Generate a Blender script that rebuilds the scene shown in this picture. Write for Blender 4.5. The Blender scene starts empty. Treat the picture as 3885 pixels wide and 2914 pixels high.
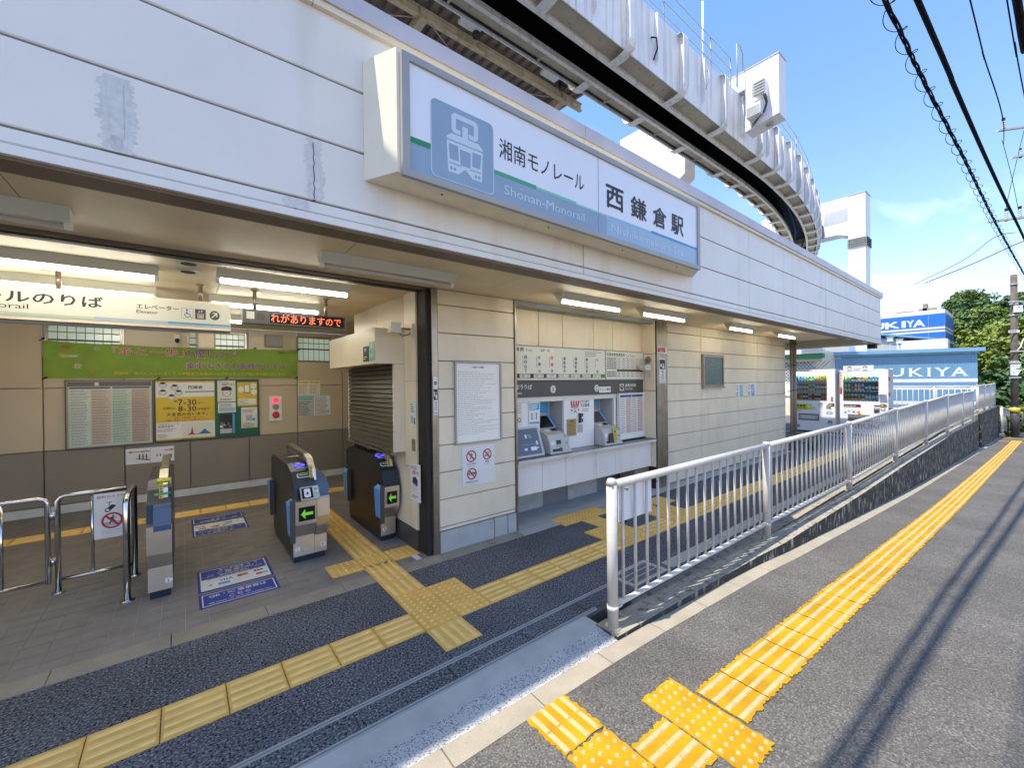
import bpy, math, random
from mathutils import Vector, Matrix, noise as mnoise
R = random.Random(7)
S = bpy.context.scene
COL = S.collection
rad = math.radians

# ------------------------------------------------------------------ camera
H0 = 1.83638538
YAW, PITCH, ROLL = .672726752, -.00330687698, -.0113047055
def cam_axes():
    cy, sy = math.cos(YAW), math.sin(YAW)
    f = Vector((sy*math.cos(PITCH), cy*math.cos(PITCH), math.sin(PITCH)))
    r = Vector((cy, -sy, 0)); u = r.cross(f)
    return r*math.cos(ROLL)+u*math.sin(ROLL), -r*math.sin(ROLL)+u*math.cos(ROLL), f
cr, cu, cf = cam_axes()
cam = bpy.data.cameras.new('camera'); cam.sensor_width = 36; cam.sensor_fit = 'HORIZONTAL'
cam.lens = 1569.18420/3885*36; cam.clip_start = .05; cam.clip_end = 2000
co = bpy.data.objects.new('camera', cam); COL.objects.link(co); S.camera = co
co.matrix_world = Matrix(((cr.x, cu.x, -cf.x, 0), (cr.y, cu.y, -cf.y, 0), (cr.z, cu.z, -cf.z, H0), (0, 0, 0, 1)))

# ------------------------------------------------------------------ sun and sky
SA, SB = .45, .11                       # horizontal run of the sunlight per metre of fall (+X, -Y)
SUN_E = math.atan(1/math.hypot(SA, SB))
W = bpy.data.worlds.new('World'); S.world = W; W.use_nodes = True
wn, wl = W.node_tree.nodes, W.node_tree.links
wn.clear()
sky = wn.new('ShaderNodeTexSky'); sky.sky_type = 'NISHITA'; sky.sun_disc = False
sky.sun_elevation = SUN_E; sky.sun_rotation = math.atan2(-SA, SB)
sky.air_density = 1.0; sky.dust_density = .0; sky.ozone_density = 3.0; sky.altitude = 0
bg = wn.new('ShaderNodeBackground'); bg.inputs['Strength'].default_value = .15
wo = wn.new('ShaderNodeOutputWorld')
tc = wn.new('ShaderNodeTexCoord'); mp = wn.new('ShaderNodeMapping')
mp.inputs['Rotation'].default_value = (.35, .3, .9); mp.inputs['Scale'].default_value = (2.2, 5.5, 6.5)
nz = wn.new('ShaderNodeTexNoise'); nz.inputs['Scale'].default_value = 1.0; nz.inputs['Detail'].default_value = 8; nz.inputs['Distortion'].default_value = .6
rp = wn.new('ShaderNodeValToRGB'); rp.color_ramp.elements[0].position = .47; rp.color_ramp.elements[1].position = .74
rp.color_ramp.elements[1].color = (.62, .62, .62, 1)
nz2 = wn.new('ShaderNodeTexNoise'); nz2.inputs['Scale'].default_value = 1.4; nz2.inputs['Detail'].default_value = 2
rp2 = wn.new('ShaderNodeValToRGB'); rp2.color_ramp.elements[0].position = .44; rp2.color_ramp.elements[1].position = .58
mu = wn.new('ShaderNodeMath'); mu.operation = 'MULTIPLY'
mx = wn.new('ShaderNodeMix'); mx.data_type = 'RGBA'; mx.inputs[7].default_value = (3.4, 3.7, 4.1, 1)
wl.new(tc.outputs['Generated'], mp.inputs['Vector']); wl.new(mp.outputs[0], nz.inputs['Vector'])
wl.new(tc.outputs['Generated'], nz2.inputs['Vector'])
wl.new(nz.outputs['Fac'], rp.inputs[0]); wl.new(nz2.outputs['Fac'], rp2.inputs[0])
wl.new(rp.outputs[0], mu.inputs[0]); wl.new(rp2.outputs[0], mu.inputs[1]); wl.new(mu.outputs[0], mx.inputs[0])
hs_ = wn.new('ShaderNodeHueSaturation'); hs_.inputs['Saturation'].default_value = 1.32; hs_.inputs['Value'].default_value = 1.0
gm = wn.new('ShaderNodeGamma'); gm.inputs['Gamma'].default_value = .78
tn = wn.new('ShaderNodeMix'); tn.data_type = 'RGBA'; tn.blend_type = 'MULTIPLY'; tn.inputs[0].default_value = 1; tn.inputs[7].default_value = (1.12, .90, .93, 1)
wl.new(sky.outputs[0], gm.inputs['Color']); wl.new(gm.outputs[0], hs_.inputs['Color']); wl.new(hs_.outputs[0], tn.inputs[6]); wl.new(tn.outputs[2], mx.inputs[6]); wl.new(mx.outputs[2], bg.inputs['Color']); wl.new(bg.outputs[0], wo.inputs['Surface'])
sl = bpy.data.lights.new('sun', 'SUN'); sl.energy = 2.05; sl.angle = rad(.53); sl.color = (1, .93, .82)
so = bpy.data.objects.new('sun', sl); COL.objects.link(so); so.location = (0, 0, 30)
so.rotation_euler = Vector((SA, -SB, -1)).to_track_quat('-Z', 'Y').to_euler()
S.view_settings.view_transform = 'Standard'; S.view_settings.look = 'None'
S.view_settings.exposure = 1.82; S.view_settings.gamma = 1; S.view_settings.use_curve_mapping = False

# ------------------------------------------------------------------ materials
MATS = {}
def mat(name, col=(.5, .5, .5), rough=.6, metal=0., var=.1, vs=3., bump=0., bs=150., spec=.5, fleck=None, fs=300., fa=.5,
        dirt=None, ds=(5, 5, .5), da=.4, dr=(.5, .75), emit=0., coat=0., blot=None):
    if name in MATS: return MATS[name]
    m = bpy.data.materials.new(name); m.use_nodes = True; MATS[name] = m
    N, L = m.node_tree.nodes, m.node_tree.links
    b = N['Principled BSDF']; b.inputs['Roughness'].default_value = rough; b.inputs['Metallic'].default_value = metal
    b.inputs['Specular IOR Level'].default_value = spec; b.inputs['Coat Weight'].default_value = coat
    b.inputs['Base Color'].default_value = (*col, 1)
    if emit:
        b.inputs['Emission Color'].default_value = (*col, 1); b.inputs['Emission Strength'].default_value = emit
        return m
    geo = N.new('ShaderNodeNewGeometry'); cur = None
    def noise(scale, det=5, vec=None):
        n = N.new('ShaderNodeTexNoise'); n.inputs['Scale'].default_value = scale; n.inputs['Detail'].default_value = det
        L.new(vec or geo.outputs['Position'], n.inputs['Vector']); return n
    def ramp(src, p0, p1, c0=(0, 0, 0, 1), c1=(1, 1, 1, 1)):
        r = N.new('ShaderNodeValToRGB'); e = r.color_ramp.elements
        e[0].position, e[1].position = p0, p1; e[0].color, e[1].color = c0, c1
        L.new(src, r.inputs[0]); return r
    def mix(fac, a, c, kind='MIX'):
        x = N.new('ShaderNodeMix'); x.data_type = 'RGBA'; x.blend_type = kind
        if fac is None: x.inputs[0].default_value = 1
        elif isinstance(fac, float): x.inputs[0].default_value = fac
        else: L.new(fac, x.inputs[0])
        for i, v in ((6, a), (7, c)):
            if isinstance(v, tuple): x.inputs[i].default_value = v
            else: L.new(v, x.inputs[i])
        return x.outputs[2]
    cur = (*col, 1)
    if var:
        r = ramp(noise(vs).outputs['Fac'], .3, .7, (1-var,)*3+(1,), (1+var,)*3+(1,))
        cur = mix(None, cur, r.outputs[0], 'MULTIPLY')
    if fleck:
        r = ramp(noise(fs, 2).outputs['Fac'], .52, .62, (0, 0, 0, 1), (fa,)*3+(1,))
        cur = mix(r.outputs[0], cur, (*fleck, 1))
    if blot:
        r = ramp(noise(blot[0], 9).outputs['Fac'], .42, .62, (1, 1, 1, 1), (1-blot[1],)*3+(1,))
        cur = mix(None, cur, r.outputs[0], 'MULTIPLY')
    if dirt:
        mpn = N.new('ShaderNodeMapping'); mpn.inputs['Scale'].default_value = ds; L.new(geo.outputs['Position'], mpn.inputs['Vector'])
        r = ramp(noise(1., 7, mpn.outputs[0]).outputs['Fac'], dr[0], dr[1], (0, 0, 0, 1), (da,)*3+(1,))
        cur = mix(r.outputs[0], cur, (*dirt, 1))
    if not isinstance(cur, tuple): L.new(cur, b.inputs['Base Color'])
    if bump:
        bn = N.new('ShaderNodeBump'); bn.inputs['Strength'].default_value = bump; bn.inputs['Distance'].default_value = .004
        L.new(noise(bs, 3).outputs['Fac'], bn.inputs['Height']); L.new(bn.outputs[0], b.inputs['Normal'])
    return m
def glow(name, col, s): return mat(name, col, emit=s)

M_FASC = mat('fascia_paint', (.78, .745, .67), .45, var=.05, vs=1.5, bump=.12, bs=260, dirt=(.45, .40, .30), ds=(4.5, 4.5, .45), da=.38, dr=(.52, .78))
M_SIDE = mat('siding_cream', (.74, .655, .485), .38, var=.07, vs=2., bump=.1, bs=240, dirt=(.50, .41, .24), ds=(5, 5, 1.2), da=.35, dr=(.52, .78))
M_PATCH = mat('repair_paint', (.64, .63, .59), .6, var=.1, vs=30, dirt=(.52, .51, .48), ds=(60, 60, 9), da=.6)
M_COPE = mat('coping_metal', (.52, .48, .48), .4, metal=.2, var=.08)
M_TRIM = mat('bronze_trim', (.16, .115, .075), .5, var=.12)
M_CEIL = mat('ceiling_board', (.80, .66, .42), .55, var=.06, vs=1.2, dirt=(.40, .35, .25), ds=(2, 2, 2), da=.25)
M_INW = mat('interior_beige', (.50, .415, .275), .35, var=.06, vs=1.2)
M_INL = mat('interior_grey_brown', (.24, .205, .15), .4, var=.08, vs=1.5)
M_BASE = mat('baseboard', (.62, .62, .56), .5, dirt=(.3, .28, .22), ds=(4, 4, 4), da=.3)
M_STEEL = mat('brushed_steel', (.33, .29, .23), .33, metal=.85, var=.18, vs=6, dirt=(.1, .085, .06), ds=(14, 14, .9), da=.45)
M_CHROME = mat('polished_steel', (.62, .61, .58), .16, metal=1, var=.08)
M_DARK = mat('dark_gap', (.02, .018, .015), .7, var=0)
M_GREYB = mat('base_board_grey', (.40, .42, .40), .6, var=.12, vs=5, dirt=(.2, .21, .19), ds=(5, 5, 2), da=.35)
M_FTILE = mat('floor_tile', (.235, .21, .185), .5, spec=.35, var=.14, vs=6, bump=.15, bs=160)
M_GROUT = mat('floor_grout', (.36, .34, .31), .8, var=.1)
M_PAVE = mat('dark_paving', (.118, .118, .12), .9, spec=.15, var=.15, vs=2.5, bump=1.0, bs=130, fleck=(.32, .33, .35), fs=75, fa=.9, dirt=(.012, .012, .014), ds=(70, 70, 70), dr=(.54, .60), da=.95, blot=(1.1, .15))
M_CONC = mat('apron_concrete', (.46, .445, .40), .9, spec=.2, var=.15, vs=4, bump=.5, bs=160, fleck=(.45, .45, .43), fs=200, fa=.4)
M_WASH = mat('washed_concrete', (.50, .49, .46), .9, spec=.2, var=.12, vs=5, bump=.8, bs=90, fleck=(.10, .11, .11), fs=95, fa=.8)
M_KERB = mat('kerb_stone', (.34, .295, .22), .85, var=.12, vs=5, bump=.5, bs=200, fleck=(.2, .18, .14), fs=220, fa=.5)
M_ASPH = mat('asphalt', (.100, .091, .078), .85, var=.14, vs=7, bump=1.0, bs=85, fleck=(.21, .198, .178), fs=85, fa=.85, dirt=(.035, .033, .03), ds=(70, 70, 70), dr=(.54, .64), da=.8, blot=(.9, .22))
M_TAN = mat('tactile_tan', (.84, .50, .13), .9, spec=.04, var=.1, vs=6, bump=.2, bs=200, dirt=(.25, .18, .08), ds=(12, 12, 12), da=.3)
M_TAN2 = mat('tactile_tan_worn', (.88, .60, .22), .9, spec=.04, var=.1, vs=8)
M_YEL = mat('tactile_yellow', (.50, .265, .008), .8, spec=.15, var=.12, vs=9, bump=.4, bs=160, dirt=(.30, .18, .03), ds=(16, 16, 16), da=.45, blot=(2.6, .22))
M_YBAR = mat('tactile_bar_worn', (.47, .36, .17), .7, var=.15, vs=20, dirt=(.3, .22, .1), ds=(40, 40, 40), da=.5)
M_MOLD = mat('mossy_concrete', (.36, .33, .26), .9, var=.2, vs=6, bump=.6, bs=60, dirt=(.022, .021, .016), ds=(16, 16, 6), da=.97, dr=(.33, .47))
M_LEDGE = mat('ledge_concrete', (.32, .285, .22), .9, var=.15, vs=6, bump=.5, bs=80, dirt=(.06, .06, .05), ds=(12, 12, 12), da=.8, dr=(.52, .66))
M_FNC = mat('fence_paint', (.52, .50, .45), .5, var=.07, vs=7, dirt=(.30, .20, .10), ds=(22, 22, 7), da=.5, dr=(.60, .74))
M_WHT = mat('white_paint', (.76, .76, .75), .4, var=.03)
M_PAPER = mat('white_paper', (.74, .74, .70), .55, var=.03)
M_CREAM = mat('cream_print', (.66, .66, .56), .4, var=.02)
M_PLAST = mat('grey_plastic', (.46, .47, .46), .4, var=.04)
M_MGREY = mat('mid_grey', (.20, .21, .22), .4, var=.05)
M_CHAR = mat('charcoal_print', (.065, .062, .058), .4, var=.05)
M_BLK = mat('black_print', (.012, .012, .014), .45, var=0)
M_BLKG = mat('black_gloss', (.008, .008, .01), .12, var=0)
M_RED = mat('red_print', (.50, .03, .03), .5, var=0)
M_PURP = mat('magenta_print', (.16, .006, .07), .5, var=0)
M_BLUE = mat('blue_print', (.025, .16, .45), .45, var=0)
M_NAVY = mat('navy_print', (.012, .025, .24), .4, var=.04)
M_CYAN = mat('sky_blue_print', (.05, .33, .60), .45, var=.03)
M_GRN = mat('green_print', (.02, .24, .09), .45, var=0)
M_TEAL = mat('teal_print', (.20, .50, .36), .45, var=0)
M_LIME = mat('lime_cloth', (.20, .33, .03), .65, var=.08, vs=6)
M_ORNG = mat('orange_print', (.62, .24, .02), .5, var=0)
M_YPR = mat('yellow_print', (.66, .47, .03), .5, var=.03)
M_GREENB = mat('green_board', (.01, .11, .05), .6, var=.04)
M_GATE = mat('gate_body_dark', (.020, .016, .013), .35, var=.1)
M_GATEB = mat('gate_blue_black', (.016, .026, .042), .3, var=.05)
M_SLATE = mat('gate_slate_blue', (.06, .11, .20), .35, var=.05)
M_FLAP = mat('gate_flap_blue', (.10, .36, .75), .4, var=.03)
M_GSTEEL = mat('gate_steel', (.78, .73, .63), .34, metal=.95, var=.08)
M_SIGNB = mat('sign_case', (.80, .73, .56), .45, var=.06, vs=4, dirt=(.33, .28, .2), ds=(3, 3, 2), da=.3)
M_SIGNF = mat('sign_frame', (.36, .35, .32), .45, metal=.1, var=.06)
M_SIGNW = mat('sign_face_white', (.80, .81, .84), .3, var=.02)
M_SIGNG = mat('sign_face_grey_blue', (.27, .37, .46), .3, var=.06, vs=3)
M_SIGNL = mat('sign_face_light_blue', (.34, .47, .60), .3, var=.05, vs=3)
M_SIGNP = mat('sign_pictogram_white', (.58, .66, .72), .3, var=.03)
M_MONO = mat('beam_paint', (.78, .78, .77), .5, var=.06, vs=2, dirt=(.36, .30, .22), ds=(7, 7, .35), da=.55, dr=(.50, .72))
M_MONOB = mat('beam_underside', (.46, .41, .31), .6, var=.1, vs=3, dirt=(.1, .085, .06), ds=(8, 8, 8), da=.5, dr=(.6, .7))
M_PIER = mat('pier_concrete_paint', (.78, .78, .78), .6, var=.05, vs=2, dirt=(.34, .22, .12), ds=(4, 4, .25), da=.35, dr=(.6, .78))
M_CORR = mat('corrugated_roof', (.26, .21, .17), .6, var=.2, vs=4)
M_PURL = mat('purlin_paint', (.62, .53, .36), .6, var=.15, vs=5, dirt=(.20, .15, .06), ds=(6, 6, 6), da=.6)
M_CABLE = mat('cable_black', (.008, .008, .010), .8, var=0, spec=.08)
M_WOODP = mat('pole_brown', (.12, .095, .075), .8, var=.25, vs=6)
M_SHED = mat('shed_blue', (.15, .32, .46), .5, var=.06, vs=2)
M_SHEDR = mat('shed_roof_blue', (.19, .37, .52), .45, var=.05)
M_TOWB = mat('tower_blue', (.02, .16, .52), .35, var=.03)
M_GROUND = mat('soil', (.10, .085, .055), .95, var=.2)
M_TRUNK = mat('tree_bark', (.09, .07, .05), .9, var=.25, vs=12)
M_LF1 = mat('leaf_dark_green', (.045, .105, .02), .6, var=.3, vs=1.5)
M_LF2 = mat('leaf_yellow_green', (.15, .20, .012), .6, var=.25, vs=1.5)
M_LF3 = mat('leaf_mid_green', (.08, .14, .018), .6, var=.3, vs=1.5)
M_TUBE = glow('lit_tube', (1, .95, .85), 10)
M_TUBE2 = glow('lit_tube_dim', (1, .95, .82), 6)
M_TUBEO = mat('unlit_tube', (.55, .54, .52), .3, var=0)
M_LED = glow('led_orange', (1, .16, .06), .5)
M_LEDG = glow('led_green', (.25, .8, .05), .035)
M_LEDR = glow('led_red', (1, .02, .06), .6)
M_LEDB = glow('reader_blue', (.10, .09, .9), .35)
M_VML = glow('display_light', (.9, .95, 1), 14)
def frosted():
    m = bpy.data.materials.new('frosted_glass'); m.use_nodes = True; N, L = m.node_tree.nodes, m.node_tree.links
    N.remove(N['Principled BSDF']); o = N['Material Output']
    a = N.new('ShaderNodeBsdfTranslucent'); a.inputs[0].default_value = (.86, .92, .74, 1)
    c = N.new('ShaderNodeBsdfGlossy'); c.inputs[0].default_value = (.9, .9, .9, 1); c.inputs[1].default_value = .25
    x = N.new('ShaderNodeMixShader'); x.inputs[0].default_value = .12
    L.new(a.outputs[0], x.inputs[1]); L.new(c.outputs[0], x.inputs[2]); L.new(x.outputs[0], o.inputs[0]); return m
M_FROST = frosted()
def clearglass():
    m = bpy.data.materials.new('clear_cover'); m.use_nodes = True; N, L = m.node_tree.nodes, m.node_tree.links
    N.remove(N['Principled BSDF']); o = N['Material Output']
    a = N.new('ShaderNodeBsdfTransparent'); a.inputs[0].default_value = (.93, .95, .93, 1)
    c = N.new('ShaderNodeBsdfGlossy'); c.inputs[0].default_value = (1, 1, 1, 1); c.inputs[1].default_value = .03
    f = N.new('ShaderNodeFresnel'); f.inputs[0].default_value = 1.22
    x = N.new('ShaderNodeMixShader')
    L.new(f.outputs[0], x.inputs[0]); L.new(a.outputs[0], x.inputs[1]); L.new(c.outputs[0], x.inputs[2]); L.new(x.outputs[0], o.inputs[0]); return m
M_GLASS = clearglass()

# ------------------------------------------------------------------ geometry helpers
TMP = bpy.data.scenes.new('text_scratch')
TCACHE = {}
def glyphs(s, bold):
    k = (s, bold)
    if k in TCACHE: return TCACHE[k]
    c = bpy.data.curves.new('t', 'FONT'); c.body = s; c.resolution_u = 2
    o = bpy.data.objects.new('t', c); TMP.collection.objects.link(o)
    vl = TMP.view_layers[0]; vl.update(); dg = vl.depsgraph; dg.update()
    me = o.evaluated_get(dg).to_mesh()
    vs = [(v.co.x, v.co.y) for v in me.vertices]; fs = [tuple(p.vertices) for p in me.polygons]
    o.evaluated_get(dg).to_mesh_clear()
    bpy.data.objects.remove(o); bpy.data.curves.remove(c)
    xs = [v[0] for v in vs] or [0, 1]; ys = [v[1] for v in vs] or [0, 1]
    TCACHE[k] = (vs, fs, min(xs), max(xs), min(ys), max(ys)); return TCACHE[k]

class Fr:                                  # a local 2D frame on a surface: x right, y up, d outwards
    def __init__(s, o, r, u): s.o, s.r, s.u = Vector(o), Vector(r).normalized(), Vector(u).normalized(); s.n = s.r.cross(s.u)
    def p(s, x, y, d=0): return s.o+s.r*x+s.u*y+s.n*d
def FY(y): return Fr((0, y, 0), (1, 0, 0), (0, 0, 1))        # wall facing the street: x = world X, y = world Z

class MB:
    def __init__(s): s.v, s.f, s.mi, s.ms = [], [], [], []
    def m(s, mt):
        if mt not in s.ms: s.ms.append(mt)
        return s.ms.index(mt)
    def face(s, pts, mt):
        b = len(s.v); s.v += [tuple(p) for p in pts]; s.f.append(tuple(range(b, b+len(pts)))); s.mi.append(s.m(mt)); return s
    def hexa(s, P, mt):                    # 8 points: 4 bottom, 4 top
        b = len(s.v); s.v += [tuple(p) for p in P]; i = s.m(mt)
        for q in ((3, 2, 1, 0), (4, 5, 6, 7), (0, 1, 5, 4), (1, 2, 6, 5), (2, 3, 7, 6), (3, 0, 4, 7)):
            s.f.append(tuple(b+k for k in q)); s.mi.append(i)
        return s
    def box(s, x0, x1, y0, y1, z0, z1, mt):
        s.hexa([(x0, y0, z0), (x1, y0, z0), (x1, y1, z0), (x0, y1, z0), (x0, y0, z1), (x1, y0, z1), (x1, y1, z1), (x0, y1, z1)], mt); return s
    def rect(s, F, x0, y0, x1, y1, d0, d1, mt):
        s.hexa([F.p(x0, y0, d0), F.p(x1, y0, d0), F.p(x1, y1, d0), F.p(x0, y1, d0), F.p(x0, y0, d1), F.p(x1, y0, d1), F.p(x1, y1, d1), F.p(x0, y1, d1)], mt); return s
    def poly(s, F, pts, d0, d1, mt, side=None):
        n = len(pts); b = len(s.v); i = s.m(mt); j = s.m(side or mt)
        s.v += [tuple(F.p(x, y, d0)) for x, y in pts]+[tuple(F.p(x, y, d1)) for x, y in pts]
        s.f.append(tuple(b+n+k for k in range(n))); s.mi.append(i)
        s.f.append(tuple(b+n-1-k for k in range(n))); s.mi.append(i)
        for k in range(n): s.f.append((b+k, b+(k+1) % n, b+n+(k+1) % n, b+n+k)); s.mi.append(j)
        return s
    def disc(s, F, cx, cy, rx, ry, d0, d1, mt, n=18):
        return s.poly(F, [(cx+rx*math.cos(2*math.pi*k/n), cy+ry*math.sin(2*math.pi*k/n)) for k in range(n)], d0, d1, mt)
    def ring(s, F, cx, cy, r0, r1, d, mt, n=24, a0=0, a1=360):
        full = abs(a1-a0) >= 360
        for k in range(n):
            a, b = rad(a0+(a1-a0)*k/n), rad(a0+(a1-a0)*(k+1)/n)
            s.face([F.p(cx+r0*math.cos(a), cy+r0*math.sin(a), d), F.p(cx+r1*math.cos(a), cy+r1*math.sin(a), d), F.p(cx+r1*math.cos(b), cy+r1*math.sin(b), d), F.p(cx+r0*math.cos(b), cy+r0*math.sin(b), d)], mt)
        return s
    def text(s, F, t, x0, y0, x1, y1, d, mt, bold=.012):
        vs, fs, a, b, c, e = glyphs(t, 0); i = s.m(mt); w = max(bold, 0)
        sx = (x1-x0)/max(b-a+2*w, 1e-6); sy = (y1-y0)/max(e-c+2*w, 1e-6)
        if w < .008: offs = [(0, 0)]
        elif w < .03: offs = [(-w, 0), (w, 0), (0, w), (0, -w)]
        else: offs = [(w*math.cos(q), w*math.sin(q)) for q in (0, .785, 1.571, 2.356, 3.142, 3.927, 4.712, 5.498)]
        for j, (ox, oy) in enumerate(offs):
            k = len(s.v); s.v += [tuple(F.p(x0+(x-a+w+ox)*sx, y0+(y-c+w+oy)*sy, d+j*.00008)) for x, y in vs]
            for f in fs: s.f.append(tuple(k+q for q in f)); s.mi.append(i)
        return s
    def lines(s, F, x0, y0, x1, y1, n, d, mt, fill=.45, lo=.6, chunk=0):   # small print too fine to read
        st = (y1-y0)/n
        for k in range(n):
            y = y1-(k+1)*st+st*.2; w = (x1-x0)*R.uniform(lo, 1); x = x0
            while x < x0+w:
                q = R.uniform(.5, 1.5)*(chunk or (x1-x0)); q = min(q, x0+w-x)
                s.face([F.p(x, y, d), F.p(x+q, y, d), F.p(x+q, y+st*fill, d), F.p(x, y+st*fill, d)], mt); x += q+(chunk or 1)*.3
        return s
    def cyl(s, p0, p1, r, mt, n=10, r1=None, cap=True):
        p0, p1 = Vector(p0), Vector(p1); r1 = r if r1 is None else r1
        a = (p1-p0).normalized(); u = a.cross(Vector((0, 0, 1)) if abs(a.z) < .9 else Vector((1, 0, 0))).normalized(); w = a.cross(u)
        b = len(s.v); i = s.m(mt)
        for p, q in ((p0, r), (p1, r1)):
            for k in range(n):
                t = 2*math.pi*k/n; s.v.append(tuple(p+u*q*math.cos(t)+w*q*math.sin(t)))
        for k in range(n): s.f.append((b+k, b+(k+1) % n, b+n+(k+1) % n, b+n+k)); s.mi.append(i)
        if cap:
            s.f.append(tuple(b+n-1-k for k in range(n))); s.mi.append(i); s.f.append(tuple(b+n+k for k in range(n))); s.mi.append(i)
        return s
    def tube(s, pts, r, mt, n=8):
        pts = [Vector(p) for p in pts]; b = len(s.v); i = s.m(mt); up = None
        for k, p in enumerate(pts):
            t = (pts[min(k+1, len(pts)-1)]-pts[max(k-1, 0)]).normalized()
            if up is None: up = t.cross(Vector((0, 0, 1)) if abs(t.z) < .9 else Vector((1, 0, 0))).normalized()
            u = (up-t*up.dot(t)).normalized(); up = u; w = t.cross(u)
            for q in range(n):
                a = 2*math.pi*q/n; s.v.append(tuple(p+u*r*math.cos(a)+w*r*math.sin(a)))
        for k in range(len(pts)-1):
            for q in range(n):
                s.f.append((b+k*n+q, b+k*n+(q+1) % n, b+(k+1)*n+(q+1) % n, b+(k+1)*n+q)); s.mi.append(i)
        s.f.append(tuple(b+n-1-q for q in range(n))); s.mi.append(i); e = b+(len(pts)-1)*n
        s.f.append(tuple(e+q for q in range(n))); s.mi.append(i); return s
    def prof(s, pts, x0, x1, mts, sidem):  # a (Y,Z) outline swept along X, one material per edge
        F = Fr((x0, 0, 0), (0, 1, 0), (0, 0, 1)); n = len(pts); b = len(s.v)
        s.v += [(x0, y, z) for y, z in pts]+[(x1, y, z) for y, z in pts]
        j = s.m(sidem); s.f.append(tuple(b+n-1-k for k in range(n))); s.mi.append(j); s.f.append(tuple(b+n+k for k in range(n))); s.mi.append(j)
        for k in range(n):
            s.f.append((b+k, b+(k+1) % n, b+n+(k+1) % n, b+n+k)); s.mi.append(s.m(mts[k] if isinstance(mts, list) else mts))
        return s
    def mesh(s, name, smooth=False):
        me = bpy.data.meshes.new(name); me.from_pydata(s.v, [], s.f)
        for m in s.ms: me.materials.append(m)
        me.polygons.foreach_set('material_index', s.mi)
        if smooth: me.polygons.foreach_set('use_smooth', [True]*len(s.f))
        me.update(); return me
    def obj(s, name, parent=None, smooth=False, label=None): return put(name, s.mesh(name, smooth), parent, label=label)

def put(name, me, parent=None, loc=None, label=None, rotz=0):
    o = bpy.data.objects.new(name, me); COL.objects.link(o)
    if loc is not None: o.location = loc
    if rotz: o.rotation_euler = (0, 0, rotz)
    if parent is not None:
        o.parent = parent; o.matrix_parent_inverse = PINV.get(parent.name, Matrix.Identity(4))
    if label: o['label'] = label
    return o
PINV = {}
def thing(name, label, cat, loc=(0, 0, 0), group=None, kind=None):
    o = bpy.data.objects.new(name, None); COL.objects.link(o); o.location = loc; o.empty_display_size = .2
    PINV[o.name] = Matrix.Translation(-Vector(loc)); tag(o, label, cat, group, kind); return o
def tag(o, label=None, cat=None, group=None, kind=None):
    if label: o['label'] = label
    if cat: o['category'] = cat
    if group: o['group'] = group
    if kind: o['kind'] = kind
    if o.name not in PINV: PINV[o.name] = Matrix.Identity(4)
    return o
def simple(mb, name, label, cat, group=None, smooth=False): return tag(mb.obj(name, None, smooth), label, cat, group)
def bx(name, parent, x0, x1, y0, y1, z0, z1, mt): return MB().box(x0, x1, y0, y1, z0, z1, mt).obj(name, parent)
def lerp(tab, x):
    if x <= tab[0][0]: return tab[0][1]
    for (a, b), (c, d) in zip(tab, tab[1:]):
        if x <= c: return b+(d-b)*(x-a)/(c-a)
    return tab[-1][1]

SWZ = [(-30, .02), (0, .005), (1.2, -.01), (2.5, -.03), (3.4, -.055), (4.7, -.09), (6.4, -.17), (7.8, -.25), (10.85, -.41), (12.75, -.49), (23, -.85), (33, -1.15), (60, -2.0), (120, -3.2)]
WALLY = [(-30, 1.86), (2.0, 1.86), (2.5, 1.853), (3.4, 1.82), (4.7, 1.765), (5.3, 1.725), (6.8, 1.68), (23.4, 1.24), (33, .95)]
def sz(x): return lerp(SWZ, x)
def wy(x): return lerp(WALLY, x)
FOOT = [(2.4, 0), (5.3, 0), (8.35, .043), (11.45, .119), (14.5, .17), (17.2, .23), (23.3, .23)]
XS = [-30, -6, -2, 0, .6, 1.2, 1.8, 2.4, 3, 3.7, 4.7, 5.6, 6.6, 7.8, 9, 10.85, 12.75, 15, 18, 20.5, 23.4, 28, 33, 45, 60, 120]
TX0, TY0 = 1.38759673, 2.79296201           # tactile grid origin

# ------------------------------------------------------------------ ground
def sheet(rows, mt):                        # rows: list of (x, [(y, z), ...])
    mb = MB()
    for (xa, A), (xb, B) in zip(rows, rows[1:]):
        for (a, b), (c, d) in zip(zip(A, A[1:]), zip(B, B[1:])):
            mb.face([(xa, a[0], a[1]), (xb, c[0], c[1]), (xb, d[0], d[1]), (xa, b[0], b[1])], mt)
    return mb
g = MB(); g.face([(-200, -200, -4), (500, -200, -4), (500, 300, -4), (-200, 300, -4)], M_GROUND); tag(g.obj('ground'), kind='structure')
pav = sheet([(x, [(-14, sz(x)-.1), (-4, sz(x)-.01), (wy(x)-.135, sz(x))]) for x in XS], M_ASPH).obj('pavement'); tag(pav, kind='structure')
# kerb stones between asphalt and wall, one by one
kx = -2.0
while kx < 22:
    x1 = kx+.6-.008; mb = MB()
    mb.hexa([(kx, wy(kx)-.135, sz(kx)-.1), (x1, wy(x1)-.135, sz(x1)-.1), (x1, wy(x1)-.002, sz(x1)-.1), (kx, wy(kx)-.002, sz(kx)-.1),
             (kx, wy(kx)-.135, sz(kx)+.004), (x1, wy(x1)-.135, sz(x1)+.004), (x1, wy(x1)-.002, sz(x1)+.008), (kx, wy(kx)-.002, sz(kx)+.008)], M_KERB)
    put('kerb_stone', mb.mesh('kerb_stone'), pav); kx += .6
mb = sheet([(x, [(wy(x)-.136, sz(x)-.012), (wy(x)+.2, sz(x)-.012)]) for x in XS], M_GROUT); put('kerb_bed', mb.mesh('kerb_bed'), pav)

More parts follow.
